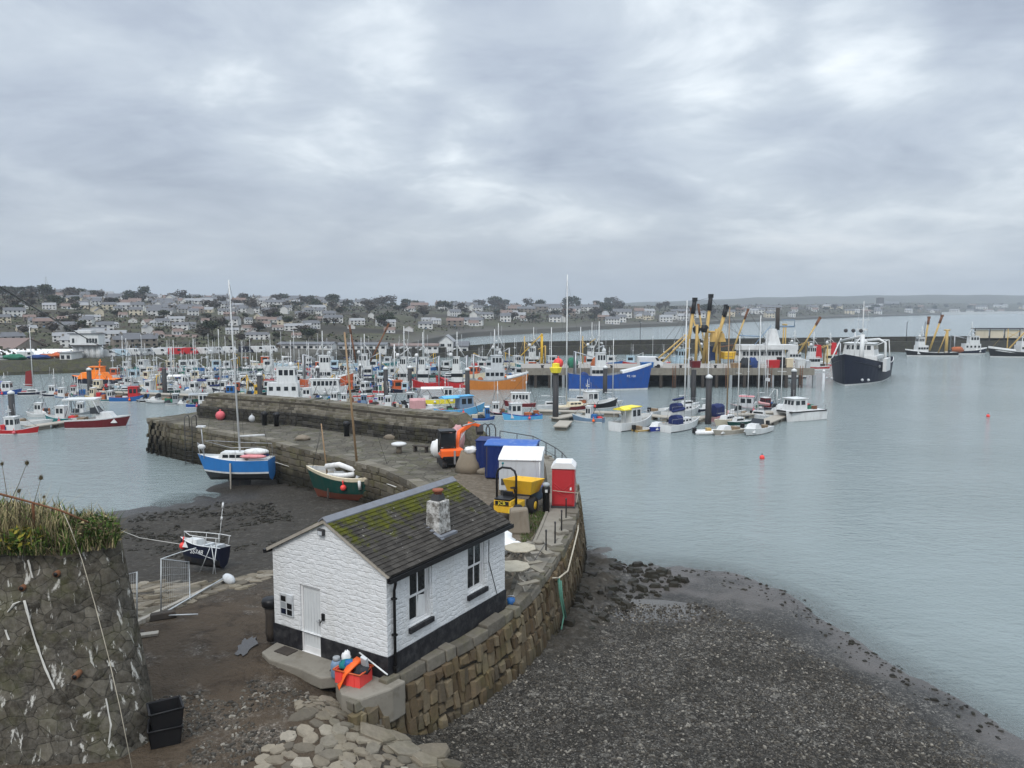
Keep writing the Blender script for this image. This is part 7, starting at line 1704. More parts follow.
# yellow-derricked beam trawler behind the quay
bt = trawler(660, 742, 381, 181, 'beam trawler with tall yellow derricks and black heads behind the timber quay', H('teal_paint', gun='pale_grey'), sup='pale_blue', sx=.24, sl=.2, mast=3, hgt=.9, bulk=.24, fore=False, drum='net_blue', gallows=None, Y=143)
t_, L_, B_, zd_, zt_ = bt
for b, tp in (((3.3, 1.2, zd_ + 1.5), (1.9, 1.6, 14.2)), ((-.6, -1.0, zd_ + 1.5), (-1.9, -1.6, 14.9))): derrick(t_, b, tp, 'ochre_paint', .36, 'black_paint')
for b, tp in (((-1.9, 1.2, zd_ + 4), (-4.0, 1.8, 12.8)), ((-2.8, -1.2, zd_ + 4), (-4.9, -2.2, 13.1))): derrick(t_, b, tp, 'ochre_paint', .28, 'black_paint')
tubes(t_, 'a_frame', 'ochre_paint', ([(1.4, 1.2, zd_), (1.2, 1.0, 9.8)], .26), ([(-1.4, -1.2, zd_), (-1.2, -1.0, 9.4)], .26), ([(1.2, 0, 9.2), (-1.2, 0, 9.2)], .22), ([(-2.6, 1.0, zd_), (-2.4, .9, 9.0)], .24), ([(-3.8, -1.0, zd_), (-3.4, -.9, 9.2)], .24), ([(-1.2, 0, 8.4), (-3.8, 0, 8.4)], .2), ([(8.6, 1.0, zd_ + 1), (2.2, 1.0, 8.4)], .16), ([(9.8, -1.0, zd_ + 1), (2.6, -1.0, 8.0)], .16), n=7)
mb = MB(); mb.ball((.9, 0, 8.8), (.8, .7, .8), 0, 9, True, .3, random.Random(4)); mb.ball((-.3, .3, 9.0), (.7, .7, .7), 0, 9, True, .3, random.Random(5)); mb.build('pulley_block', 'black_paint', t_)
mb = MB(); mb.frustum((-2.8, 0), (2.8, 2.2), (2.0, 1.8), 6.6, 8.2); mb.build('winch_house', 'ochre_paint', t_)
mb = MB(); mb.box(-7.6, -3.8, -1.4, 1.4, 3.4, 4.7); mb.build('deck_crane', 'yellow_paint', t_, bevel=.1)
mb = MB(); mb.frustum((-1.4, -1.9), (1.3, .8), (.4, .4), 3.0, 7.0); mb.frustum((-2.5, -1.9), (1.2, .8), (.7, .4), 3.0, 5.6); mb.build('hung_net', 'net_blue', t_)
tubes(t_, 'rigging', 'dark_steel', ([(1.9, 1.6, 14), (9, 0, 4)], .03), ([(-1.9, -1.6, 14.8), (-9, 0, 5)], .03), ([(1.9, 1.6, 14), (-1.9, -1.6, 14.8)], .03), ([(-4, 1.8, 12.7), (-10, 0, 4)], .03), n=3)
b2_ = trawler(688, 738, 375, 183, 'second beam trawler, rust-stained with dark derricks, behind the yellow-derricked one', H('red_paint', gun='white_paint'), sup='white_paint', sx=.2, sl=.22, mast=4, hgt=1.0, bulk=.24, fore=False, gallows='rusty_steel', Y=160); t_ = b2_[0]
for b, tp in (((2.6, 1.1, 3), (5.4, 1.5, 12.6)), ((1.2, -1.1, 3), (3.0, -1.5, 13.4)), ((-3.4, 1, 3), (-6.5, 1.5, 12.4))): derrick(t_, b, tp, 'ochre_paint', .2, 'rusty_steel')
tubes(t_, 'rigging', 'dark_steel', ([(5.4, 1.5, 12.6), (-6.5, 1.5, 12.4)], .04), ([(3, -1.5, 13.4), (-10, 0, 4)], .04), ([(5.4, 1.5, 12.6), (9, 0, 5)], .04), ([(-6.5, 1.5, 12.4), (-13, 0, 3)], .04), n=3)
# red and white trawlers beyond the white ship
trawler(792, 830, 375, 186, 'red and white trawler beyond the white ship, nearest the navy trawler', H('red_paint', gun='white_paint', strake='white_paint'), mast=3, hgt=1.1, fore=False, gallows='ochre_paint', funnel='red_paint', Y=160)
rt = trawler(772, 812, 371, 182, 'trawler with slim tan derricks behind the white ship', H('maroon_paint', gun='white_paint'), mast=3, hgt=1.0, fore=False, gallows='ochre_paint', Y=176); t_, L_, B_, zd_, zt_ = rt
derrick(t_, (-1, .8, zd_ + 2), (-5.6, 1.4, 10.4), 'ochre_paint', .16, 'rusty_steel'); derrick(t_, (-2, -.8, zd_ + 2), (-6.6, -1.4, 10.6), 'ochre_paint', .16, 'rusty_steel'); tubes(t_, 'a_frame', 'ochre_paint', ([(2, .8, zd_), (2, .6, 9)], .16), ([(2, -.8, zd_), (2, -.6, 9)], .16), ([(2, -1.2, 9), (2, 1.2, 9)], .2))
trawler(814, 842, 372, 176, 'white trawler with a red and yellow funnel behind the navy trawler', H('white_paint', boot='red_paint'), mast=2.5, hgt=1.2, fore=False, sup='cream_paint', funnel='red_paint', Y=172)
gt = trawler(516, 548, 372, 184, 'white trawler with a yellow gantry beyond the orange trawler bow', H('teal_paint', gun='white_paint'), mast=4, hgt=1.4, fore='ochre_paint', gallows='ochre_paint', drum='net_orange', Y=158)[0]
tubes(gt, 'crane_frame', 'yellow_paint', ([(-2, .9, 1), (-2, .7, 7.5)], .18), ([(-2, -.9, 1), (-2, -.7, 7.5)], .18), ([(-2, -.9, 7.4), (-2, .9, 7.4)], .18), ([(-2, 0, 7.4), (2.4, .4, 3)], .12))
trawler(482, 512, 375, 178, 'grey trawler with a tall white wheelhouse behind the orange wooden trawler', H('grey_paint', gun='white_paint'), mast=5, hgt=1.4, fore=False, drum='net_orange', Y=150)
trawler(574, 606, 371, 182, 'white trawler half hidden behind the blue trawler stern', H('white_paint', boot='red_paint'), mast=5, hgt=1.3, fore='ochre_paint', Y=160)
# breakwater trawlers
b1 = trawler(907, 956, 356, 180, 'black beam trawler with upright tan derricks alongside the breakwater', H('black_paint', boot='white_paint', gun='white_paint'), mast=3, hgt=.75, sx=.22, sl=.22, fore=False, gallows=None, bulk=.24); t_, L_, B_, zd_, zt_ = b1
derrick(t_, (1.2, 1.0, zd_ + 1), (-1.4, 1.5, 10.6), 'ochre_paint', .28, 'rusty_steel'); derrick(t_, (1.6, -1.0, zd_ + 1), (.4, -1.5, 10.1), 'ochre_paint', .28, 'rusty_steel'); tubes(t_, 'a_frame', 'ochre_paint', ([(-3.8, 0, zd_), (-3.8, 0, 6.8)], .45, .36), ([(-4.6, 0, 6.9), (-3.0, 0, 6.9)], .2), ([(-2.2, -1, zd_), (-3.6, 0, 6)], .15))
mb = MB(); mb.ball((-7.6, -1.5, 1.6), (1.7, 1, .8), 0, 10, True, .2, random.Random(2)); mb.build('net_pile', 'net_orange', t_)
trawler(950, 984, 350.5, 2, 'white and navy trawler moored behind the black beam trawler at the breakwater', H('navy_paint', boot='white_paint'), mast=4, hgt=.95, sx=.1, sl=.45, fore=False, whale='white_paint', Y=214)
b3 = trawler(991, 1052, 357, 178, 'black trawler with a white bow flash cut by the right margin', H('black_paint', boot='white_paint', gun='white_paint', strake='white_paint'), mast=4, hgt=.95, sx=-.05, sl=.25, fore='ochre_paint', gallows=None, reg='PZ 81'); t_, L_, B_, zd_, zt_ = b3
derrick(t_, (4, .6, zd_ + 1), (-2.5, 1, 9.6), 'ochre_paint', .2, 'ochre_paint')
# ---------------- lifeboat
lb = place('lifeboat', 'bright orange lifeboat with a stepped superstructure below the mossy bank', 'lifeboat', 97, 384, 176); Ll = 7.8
hull(lb, Ll, 2.7, 1.5, 1.0, .9, H('navy_paint', gun='hi_vis', strake='lifeboat_orange', ins='lifeboat_orange', deck='lifeboat_orange'), draft=.5, rake=.5, bul=.05)
mb = MB(); mb.frustum((.3, 0), (5.0, 2.2), (3.8, 1.7), .9, 2.0); mb.build('superstructure', 'lifeboat_orange', lb, bevel=.06)
wheelhouse(lb, -.1, 2.0, 2.2, 1.5, .95, 'lifeboat_orange', 'lifeboat_orange', 3, 2, .3)
tubes(lb, 'mast', 'lifeboat_orange', ([(-.6, 0, 3.0), (-.8, 0, 4.2)], .12, .07), ([(-.75, -.5, 3.8), (-.75, .5, 3.8)], .05))
# ---------------- small boats crowded in the inner harbour behind (second and third ranks)
rg = random.Random(77)
hc = [('white', 'white_paint'), ('navy', 'navy_paint'), ('teal', 'teal_paint'), ('grey', 'grey_paint'), ('pale blue', 'pale_blue'), ('red', 'red_paint'), ('mid blue', 'mid_blue'), ('black', 'black_paint'), ('cream', 'cream_paint'), ('green', 'green_paint')]
cc = [('white', 'white_paint')] * 6 + [('cream', 'cream_paint'), ('grey', 'pale_grey'), ('pale blue', 'pale_blue'), ('orange', 'rust_orange')]
LM = [(12, 'below the fish market sheds'), (47, 'left of the lifeboat'), (103, 'behind the lifeboat'), (130, 'right of the lifeboat'), (165, 'beyond the pier-end pile'), (205, 'beyond the pier end'), (238, 'beyond the tall yacht mast'), (262, 'beyond the black parapet pile'), (300, 'left of the rust-orange trawler'), (330, 'behind the rust-orange trawler'), (362, 'by the two brown derricks'), (400, 'behind the dark blue trawler'), (425, 'behind the left red trawler'), (455, 'behind the right red trawler'), (485, 'behind the orange wooden trawler'), (520, 'off the bow of the orange trawler'), (545, 'beyond the yellow-topped pile'), (580, 'beyond the blue trawler stern'), (625, 'beyond the blue trawler bow'), (655, 'left of the yellow derricks'), (700, 'under the yellow derricks')]
used_lab = set()
ranks = [(387, [121, 141, 158, 176, 196, 212, 233, 250, 270, 296, 322, 340, 350, 366, 392, 402]), (393, [128, 152, 174, 190, 226, 240, 256, 274, 292, 312, 326, 344, 364, 382, 398, 408]), (382, [132, 150, 170, 190, 214, 236, 256, 276, 300, 322, 356, 382, 404]), (378, [110, 140, 158, 172, 187, 206, 222, 246, 268, 290, 312, 332, 392, 408, 430, 448, 470, 500, 517]),
         (371, [128, 148, 166, 184, 196, 212, 230, 250, 272, 296, 318, 340, 372, 404, 420, 446, 476, 492, 508, 532]),
         (366, [120, 142, 160, 178, 192, 210, 226, 244, 262, 284, 306, 330, 352, 384, 410, 430, 484, 512, 530, 548, 588, 610, 634, 648, 664, 676, 690])]
rn = {393: 'nearest', 387: 'second', 382: 'third', 378: 'fourth', 371: 'fifth', 366: 'farthest'}
for py, pxs in ranks:
    for px in pxs:
        px_ = px + rg.uniform(-3, 3); w = rg.uniform(19, 29) * (.92 if py < 370 else 1); h_, hmn = rg.choice(hc); c_, cmn = rg.choice(cc)
        lm = min(LM, key=lambda q: abs(q[0] - px_))[1]; head = rg.choice([0, 180]) + rg.uniform(-28, 28); kind = rg.random()
        if kind < .80:
            fr = rg.choice([None, None, 'white', 'steel', 'yellow']); ext = ''
            lab = f'{h_} boat, {c_} cabin' + (f', {fr} frame' if fr else '') + f', {rn[py]} rank {lm}'
            for alt in hc + hc:
                if lab in used_lab: h_, hmn = alt; lab = f'{h_} boat, {c_} cabin' + (f', {fr} frame' if fr else '') + f', {rn[py]} rank {lm}'
            fishing_boat(px_ - w / 2, px_ + w / 2, py, head, lab, H(hmn), cabin=cmn, roof=rg.choice(['white_paint', cmn]), mast=rg.uniform(1.5, 4.5), gantry={None: False, 'white': 'white_paint', 'steel': True, 'yellow': 'yellow_paint'}[fr], net=rg.choice([False, 'net_green', 'net_orange', 'net_blue']), Lm=w / FOC * at(px_, py).y, windows=(2, 1))
        else:
            lab = f'{h_} yacht with a bare mast, {rn[py]} rank {lm}'
            for alt in hc:
                if lab in used_lab: h_, hmn = alt; lab = f'{h_} yacht with a bare mast, {rn[py]} rank {lm}'
            yacht(px_ - w / 2, px_ + w / 2, py, head, lab, H(hmn), masth=rg.uniform(5, 7.5), Lm=w / FOC * at(px_, py).y, cover=rg.choice([None, 'canvas_navy', 'canvas_white']))
        used_lab.add(lab)

# ---------------- the two boats aground by the pier, and the one on the slip
by = yacht(202, 275, 474, 187, 'blue-hulled white-decked yacht aground on the mud beside the pier', H('sky_hull', anti='antifoul_dark', boot='white_paint', gun='white_paint', ins='white_paint', deck='white_paint'), Lm=5.0, masth=7.7, cover=None, tilt=(-2.5, .6), z=.75, mastx=-.04, stern=.78, cabh=.36) if paint('sky_hull', (0.025, 0.17, 0.46), dirt=.12) else None
by.rotation_euler.z = R(176); by.scale = (1, 1.1, 1.6)
by.location = (*at(239, 486, .1)[:2], 1.2)
mb = MB(); mb.add([(-.9, -.02, -.4), (.8, -.02, -.4), (.5, -.06, -1.3), (-.7, -.06, -1.3), (-.9, .02, -.4), (.8, .02, -.4), (.5, .06, -1.3), (-.7, .06, -1.3)], FB); mb.build('keel', 'antifoul_dark', by)
mb = MB(); mb.ball((-1.55, .3, .95), (.95, .40, .15), 0, 12); mb.build('tender', 'canvas_white', by); mb = MB(); mb.ball((-1.45, .62, .78), (1.0, .24, .10), 0, 12); mb.build('deck_cover', 'pink_paint', by); mb = MB(); mb.ball((-1.5, .25, .78), (1.0, .48, .10), 0, 12); mb.build('tender_rim', 'canvas_navy', by)
tubes(by, 'leg', 'old_timber', ([(.15, .86, .5), (.22, .95, -1.3)], .06))
tubes(by, 'pulpit', 'steel', ([(2.6, .3, .7), (2.9, .0, 1.3), (2.6, -.3, .7)], .025), ([(2.2, .5, .66), (2.3, .45, 2.1)], .04), ([(2.9, 0, 1.3), (2.2, .55, 1.2)], .02))
mb = MB(); mb.ball((2.35, .5, 1.2), (.3, .12, .12), 0, 9); mb.box(2.0, 2.6, .3, .6, 2.08, 2.14); mb.build('anchor_roller', 'white_paint', by)
gb_ = thing('wooden_boat', 'dark green double-ended wooden boat with a cream rail aground beside the pier', 'sailing boat', (*at(352, 499, .5)[:2], 1.15), R(161), tilt=(R(-5), R(2)))
gb_.scale = (1.12, 1.12, 1.12)
hull(gb_, 5.2, 2.0, 1.35, .95, 1.15, H('green_paint', anti='antifoul_red', boot='green_paint', strake='cream_paint', gun='cream_paint', ins='pale_grey', deck='old_timber'), draft=.75, stern=.25, rake=.35, bul=.25, boot=.1, strake=.2, fine=2.0)
tubes(gb_, 'mast', 'timber', ([(-.5, 0, .4), (-.55, 0, 9.2)], .075, .05), n=7); tubes(gb_, 'mizzen_mast', 'timber', ([(1.55, 0, .4), (1.6, 0, 3.9)], .05, .035), n=6)
tubes(gb_, 'stay', 'dark_steel', ([(-.55, 0, 8.8), (-2.6, 0, 1.1)], .012), ([(-.55, 0, 8.8), (2.5, 0, 1.3)], .012), ([(1.6, 0, 3.8), (2.5, 0, 1.2)], .012), n=3)
mb = MB(); mb.tube([(1.5, .1, 1.35), (.6, .1, 1.5), (-.3, .15, 1.25), (-.9, .1, 1.0)], .17, .13, n=8); mb.tube([(1.3, .3, .9), (.2, .45, .95), (-.5, .4, 1.05)], .14, n=8); mb.tube([(1.2, -.25, .85), (0, -.3, .9), (-.6, 0, 1.3)], .13, n=8); mb.build('furled_sail', 'canvas_white', gb_)
mb = MB(); mb.frustum((-1.2, 0), (1.3, 1.1), (1.1, .9), .6, 1.0); mb.build('cabin', 'pale_grey', gb_)
for x, m in ((-.1, 'buoy_red'), (-2.2, 'buoy_red')): fender(gb_, x, 1.03 if x > -1 else .45, .42, m, .18)
mb = MB(); mb.tube([(-1.15, .98, .85), (-1.15, 1.0, .35)], .09, n=8); mb.build('fender', 'canvas_white', gb_)
tubes(gb_, 'leg', 'dark_timber', ([(1.0, .9, .3), (1.1, 1.0, -1.1)], .05))
mb = MB(); mb.tube([at(275, 462, 2) , at(300, 470, 1.2), at(322, 474, 1.4)], .02, n=4); o = mb.build('mooring_line', 'rope_white'); tag(o, 'slack mooring line running between the blue yacht and the green boat', 'rope')
a = at(376, 470, 1.8); b = at(396, 487, 3.0); mb = MB(); mb.tube([a, a.lerp(b, .5) - Vector((0, 0, .35)), b], .03, n=5); o = mb.build('mooring_line', 'rope_white'); tag(o, 'thick pale mooring line from the green boat up to the pier edge', 'rope')
sb = thing('fishing_boat', 'small navy boat with white rails and registration SS748 aground by the fence', 'fishing boat', (*at(204, 571, 1.75)[:2], gz(*at(204, 571, 1.75)[:2]) + .62), R(166), tilt=(R(8), R(-2)))
hull(sb, 2.35, 1.15, .78, .58, .55, H('navy_paint', anti='antifoul_dark', boot='navy_paint', gun='white_paint', strake='navy_paint', ins='pale_grey', deck='deck_grey'), draft=.45, stern=.8, rake=.22, bul=.25, boot=.05, strake=.05)
tubes(sb, 'rail', 'white_paint', ([(1.15, 0, .8), (1.2, 0, 1.05), (.5, .5, 1.0), (-.5, .58, 1.0), (-1.15, .45, 1.0)], .02), ([(1.2, 0, 1.05), (.5, -.5, 1.0), (-.5, -.58, 1.0), (-1.15, -.45, 1.0)], .02), *[([(x, s * .54, .6), (x, s * .55, 1.0)], .015) for x in (-1.0, -.4, .3) for s in (1, -1)])
mb = MB(); mb.frustum((.55, 0), (.8, .8), (.6, .6), .40, .78); mb.build('cuddy', 'white_paint', sb)
mb = MB(); mb.box(-.9, -.7, -.4, .4, .38, .62); mb.box(-.3, -.12, -.45, .45, .4, .6); mb.build('thwart', 'pale_grey', sb)
tubes(sb, 'mast', 'white_paint', ([(-.75, -.1, .5), (-.80, -.1, 2.6)], .018, .012), n=5); mb = MB(); mb.tube([(-.80, -.1, 2.3), (-.80, -.1, 2.55)], .05, n=6); mb.tube([(-.79, -.1, 1.75), (-.79, -.1, 1.9)], .05, n=6); mb.build('mast_lamp', 'white_paint', sb)
fender(sb, 1.05, .22, .42, 'buoy_red', .17)
tubes(sb, 'trestle', 'galvanised', ([(-.9, .75, .75), (-.5, .9, -.5)], .02), ([(-.9, .75, .75), (-1.4, .9, -.6)], .02), ([(-1.1, .6, .75), (-1.25, .95, -.5)], .025), ([(.1, .66, .3), (-1.3, .85, .1)], .015))
cu = bpy.data.curves.new('lettering', 'FONT'); cu.body = 'SS748'; cu.size = .27; cu.align_x = 'CENTER'; cu.align_y = 'CENTER'; cu.extrude = .003; cu.materials.append(MAT['white_paint'])
text_mesh(cu, sb, (-.02, .605, .30), (R(82), 0, R(180)), 'registration', (1.1, 1, 1))
sb.scale = (.86, .86, .92)
# two marker buoys on the open water
for px, py, r, lb in ((762, 459, .22, 'orange marker buoy floating nearer the beach on open water'), (988, 417, .20, 'orange-red marker buoy alone on the water at the right')):
    p = at(px, py, 0); t_ = thing('marker_buoy', lb, 'buoy', p); mb = MB(); mb.ball((0, 0, .12), (r, r, r * 1.1), 0, 12); mb.build('float', 'buoy_red', t_); mb = MB(); mb.lathe([(.05, .12 + r), (.03, .5)], n=6); mb.build('stick', 'dark_steel', t_)

# ================================================================== piles, pontoons, quays
def pile(px, base, top, label, w=None, cap='white_paint', m='pile_steel', rad=.34):
    p = at(px, base, 0); h = aty(px, top, p.y).z
    t_ = thing('mooring_pile', label, 'mooring pile', p, group='steel mooring piles'); mb = MB(); mb.lathe([(rad, -3), (rad, h - .35)], n=14); mb.build('tube', m, t_)
    if cap: mb = MB(); mb.lathe([(rad * 1.12, h - .36), (rad * 1.12, h - .12), (.05, h + .08)], n=14); mb.build('cap', cap, t_)
    return t_
paint('pile_steel', (0.035, 0.035, 0.037), dirt=.5, dirtcol=(.08, .06, .045), rough=.6)
for px, b, tp, lb in ((12.5, 417, 391, 'white-capped dark pile at the near left pontoon'), (90, 391, 368, 'dark pile in front of the lifeboat'), (165, 394, 366, 'dark uncapped pile near the pier end'), (260, 398, 373, 'dark pile with a round white lamp behind the parapet'), (318, 391, 366, 'dark pile in front of the rust-orange trawler'), (361, 384, 364, 'dark pile left of the bright blue boat'), (386, 397, 367, 'dark pile by the purple punt'), (410, 391, 366, 'dark pile left of the red trawlers'), (467.5, 395, 368, 'dark pile between the red and orange trawlers'), (605, 393, 366, 'dark pile in front of the blue trawler'), (708, 424, 375, 'tall white-capped pile in the middle of the marina'), (793, 402, 369, 'white-capped pile behind the catamaran'), (693, 405, 367, 'dark pile without a cap behind the navy-hooded yacht'), (531, 385, 368, 'white-capped pile by the bow of the orange trawler'), (823, 391, 370, 'slim white pile at the outer corner of the timber quay')):
    u_ = lb.find('uncapped') >= 0 or lb.find('without') >= 0
    pile(px, b, tp, lb, cap=None if u_ else 'white_paint', rad=.34 if px != 823 else .2, m='pile_steel' if px != 823 else 'pale_grey')
p_ = pile(555.5, 421, 370, 'dark pile topped with a yellow basket marker', cap=None); hh = aty(555.5, 370, at(555.5, 421).y).z
mb = MB(); mb.lathe([(.55, hh - .3), (.72, hh + .3), (.42, hh + .35), (.42, hh + .75), (.1, hh + .8)], n=10, smooth=False); mb.build('basket', 'bright_yellow', p_)
def pontoon(px0, py0, px1, py1, label, w=1.6):
    a = at(px0, py0, 0); b = at(px1, py1, 0); d = b - a; t_ = thing('pontoon', label, 'pontoon', a, math.atan2(d.y, d.x), 'floating pontoons'); L = d.length
    mb = MB(); mb.box(0, L, -w / 2, w / 2, .38, .50); mb.build('deck', 'old_timber', t_)
    k = 0; x = .3
    while x < L - .8:
        mb = MB(); mb.box(x, min(L - .1, x + 1.7), -w * .42, w * .42, -.3, .378); mb.build('float', 'concrete', t_, bevel=.03); x += 2.6
    return t_
for a in ((28, 431, 78, 424, 'grey pontoon the maroon cruiser and red boat lie on'), (538, 414, 640, 417, 'long pontoon behind the sky-blue and pale blue boats'), (554, 422, 577, 418, 'short finger pontoon left of the small pale blue boat'), (690, 422, 780, 415, 'pontoon running right from the tall white-capped pile'), (640, 418, 700, 424, 'pontoon between the yellow-topped launch and the white yachts'), (760, 428, 792, 415, 'short pontoon between the motor boat and the catamaran'), (560, 412, 590, 404, 'finger pontoon beside the maroon motor sailer'), (400, 416, 470, 414, 'pontoon under the boats at the parapet end'), (90, 394, 215, 399, 'long pontoon of the far left row of boats'), (560, 431, 566, 425, 'stub of pontoon in open water below the yellow-topped pile')): pontoon(*a, w=1.5)
# timber quay on piles
def timber_quay():
    x0, x1 = at(522, 391).x, at(826, 391).x; Y0 = 124.0; t_ = thing('timber_quay', 'long concrete and timber fish quay standing on dark piles', 'quay', (0, Y0, 0)); ztop = 3.0
    mb = MB(); mb.box(x0, x1, 0, 12.5, ztop - .55, ztop); mb.build('deck', 'quay_deck', t_)
    mb = MB(); mb.box(x0, x1, -.12, .35, ztop - .95, ztop + .18); mb.build('edge_beam', 'concrete', t_)
    rs = random.Random(5); n = int((x1 - x0) / 2.2)
    for i in range(n + 1):
        x = x0 + (x1 - x0) * i / n; mb = MB(); mb.box(x - .22, x + .22, -.22, .22, -2.5, ztop - .95); mb.build('pile', 'dark_timber' if i % 3 else 'grey_paint', t_)
    for i in range(0, n):
        x = x0 + (x1 - x0) * (i + .5) / n; mb = MB(); mb.box(x - .2, x + .2, 5.5, 6.0, -2.5, ztop - .55); mb.build('inner_pile', 'dark_timber', t_)
    mb = MB(); mb.box(x0, x1, 11.8, 12.3, -2.5, ztop - .55); mb.build('back_wall', 'dark_timber', t_)
    for px in (680, 735, 780, 812):
        x = at(px, 391).x; mb = MB(); mb.tube([(x - .2, -.3, -1), (x - .2, -.3, ztop + .6)], .05); mb.tube([(x + .2, -.3, -1), (x + .2, -.3, ztop + .6)], .05)
        for k in range(9): mb.tube([(x - .2, -.3, -.5 + k * .4), (x + .2, -.3, -.5 + k * .4)], .025)
        mb.build('ladder', 'rusty_steel', t_)
    for i in range(8):
        x = x0 + (x1 - x0) * (i + .6) / 8.4; mb = MB(); mb.lathe([(.22, ztop), (.18, ztop + .4), (.28, ztop + .5), (.28, ztop + .6)], (x, .9, 0), 10); mb.build('bollard', 'dark_steel', t_)
    return t_
t = NT('quay_deck'); co = t.coord('World'); t.set(t.mix(t.noise(co, .6, 6, .7), (.20, .185, .165), (.36, .335, .30)), .9, .2)
timber_quay()
def onquay(px, dy): return Vector((at(px, 391).x * (124 + dy) / 124, 124 + dy, 3.0))
t_ = thing('parked_van', 'white van with its side to us at the left of the timber quay', 'van', onquay(655, 3)); mb = MB(); mb.yprism([(-2.0, .35), (2.0, .35), (2.0, 1.0), (1.55, 1.15), (1.1, 1.85), (-2.0, 1.9)], -.9, .9); mb.build('body', 'white_paint', t_, bevel=.08)
mb = MB(); mb.yprism([(1.0, 1.2), (1.45, 1.2), (1.1, 1.75), (.7, 1.75)], -.915, -.905); mb.build('window', 'cabin_glass', t_)
for x in (-1.2, 1.25):
    for y in (-.8, .8):
        mb = MB(); mb.M = Matrix.Translation((x, y, .33)) @ Matrix.Rotation(R(90), 4, 'X'); mb.lathe([(.15, -.1), (.33, -.1), (.33, .1), (.15, .1)], n=12); mb.build('wheel', 'rubber', t_)
def crate_stack(px, dy, w, h, m, label, name='fish_bin', n=1):
    p = onquay(px, dy); t_ = thing(name, label, 'fish bin', p, .1); mb = MB(); mb.frustum((0, 0), (w * .9, 1.0), (w, 1.15), .1, h); mb.build('body', m, t_, bevel=.04); mb = MB(); mb.box(-w * .52, w * .52, -.6, .6, h, h + .1); mb.build('lid', m, t_)
    mb = MB(); mb.box(-w * .4, w * .4, -.45, .45, 0, .1); mb.build('skid', 'dark_timber', t_)
crate_stack(652, 1.2, 2.0, .95, 'mid_blue', 'blue fish bin standing in front of the white van on the quay')
crate_stack(783, 1.4, 1.9, 1.3, 'red_paint', 'bright red bin on the quay below the white ship')
crate_stack(791, 2.2, 1.0, 1.7, 'black_paint', 'black bin next to the bright red bin')
crate_stack(811, 1.0, 1.4, 1.5, 'white_paint', 'white insulated tub near the outer end of the quay')
crate_stack(818, 1.4, .8, 1.2, 'pale_grey', 'pale grey tub at the outer corner of the quay')
crate_stack(799, 2.6, 1.2, 1.5, 'cream_paint', 'cream fish tub between the black bin and the white tub')
crate_stack(702, 2.0, 1.6, 1.1, 'maroon_paint', 'dark red fish bin under the yellow derricks')
crate_stack(744, 1.6, 1.4, .8, 'timber', 'wooden pallet box at the middle of the quay')
for px, m, lb in ((754, 'net_dark', 'left heap of dark net on the quay below the white ship'), (761, 'net_blue', 'right heap of blue-black net on the quay below the white ship'), (600, 'net_orange', 'heap of orange net on the quay behind the blue trawler'), (575, 'net_green', 'heap of green net at the left end of the timber quay')):
    p = onquay(px, 2.2); lump('net_heap', p + Vector((0, 0, .7)), (.9, .8, 1.0), m, lb, 'net heap', int(px), jit=.25)
for px, m, lb in ((560, 'buoy_red', 'red mooring buoy stored on the quay end behind the motor sailer mast'), (503, 'buoy_red', 'big red buoy on the orange trawler quay')):
    p = onquay(px, 1.6) if px > 530 else None
    if p: mb = MB(); mb.ball((0, 0, .85), .85, 0, 12); mb.lathe([(.1, 1.6), (.1, 2.0)], n=8); o = mb.build('mooring_buoy', m); o.location = p; tag(o, lb, 'buoy')
# ================================================================== the town round the bay
def house_proto(wall, roof, w, d, h, storeys=2, gable=True, nwin=3, chim=1):
    t_ = thing('house', 'x', 'house'); rh = d * .32
    mb = MB(); mb.box(-w / 2, w / 2, -d / 2, d / 2, -2.0, h); mb.xprism([(-d / 2, h), (d / 2, h), (0, h + rh)], -w / 2, w / 2); mb.build('wall', wall, t_)
    mb = MB(); o = .3
    for s in (1, -1): mb.add([(-w / 2 - o, 0, h + rh + .08), (w / 2 + o, 0, h + rh + .08), (w / 2 + o, s * (d / 2 + o), h - .2), (-w / 2 - o, s * (d / 2 + o), h - .2), (-w / 2 - o, 0, h + rh - .1), (w / 2 + o, 0, h + rh - .1), (w / 2 + o, s * (d / 2 + o), h - .36), (-w / 2 - o, s * (d / 2 + o), h - .36)], FB)
    rf = mb.build('roof', roof, t_)
    for k in range(chim):
        mb = MB(); x = (-1, 1)[k % 2] * (w / 2 - .6); mb.box(x - .4, x + .4, -.45, .45, h + rh - .5, h + rh + 1.1); mb.build('chimney', 'house_stone', rf)
    for s in range(storeys):
        for k in range(nwin):
            x = ((k + .5) / nwin - .5) * w; z = h * (s + .32) / storeys; mb = MB(); mb.box(x - .55, x + .55, -d / 2 - .03, -d / 2 + .05, z, z + 1.3); mb.build('window', 'cabin_glass', t_)
    mb = MB(); mb.box(-.5, .5, -d / 2 - .05, -d / 2 + .05, -.2, 1.0) if storeys else None
    mb.build('door', 'grey_blue', t_); return t_
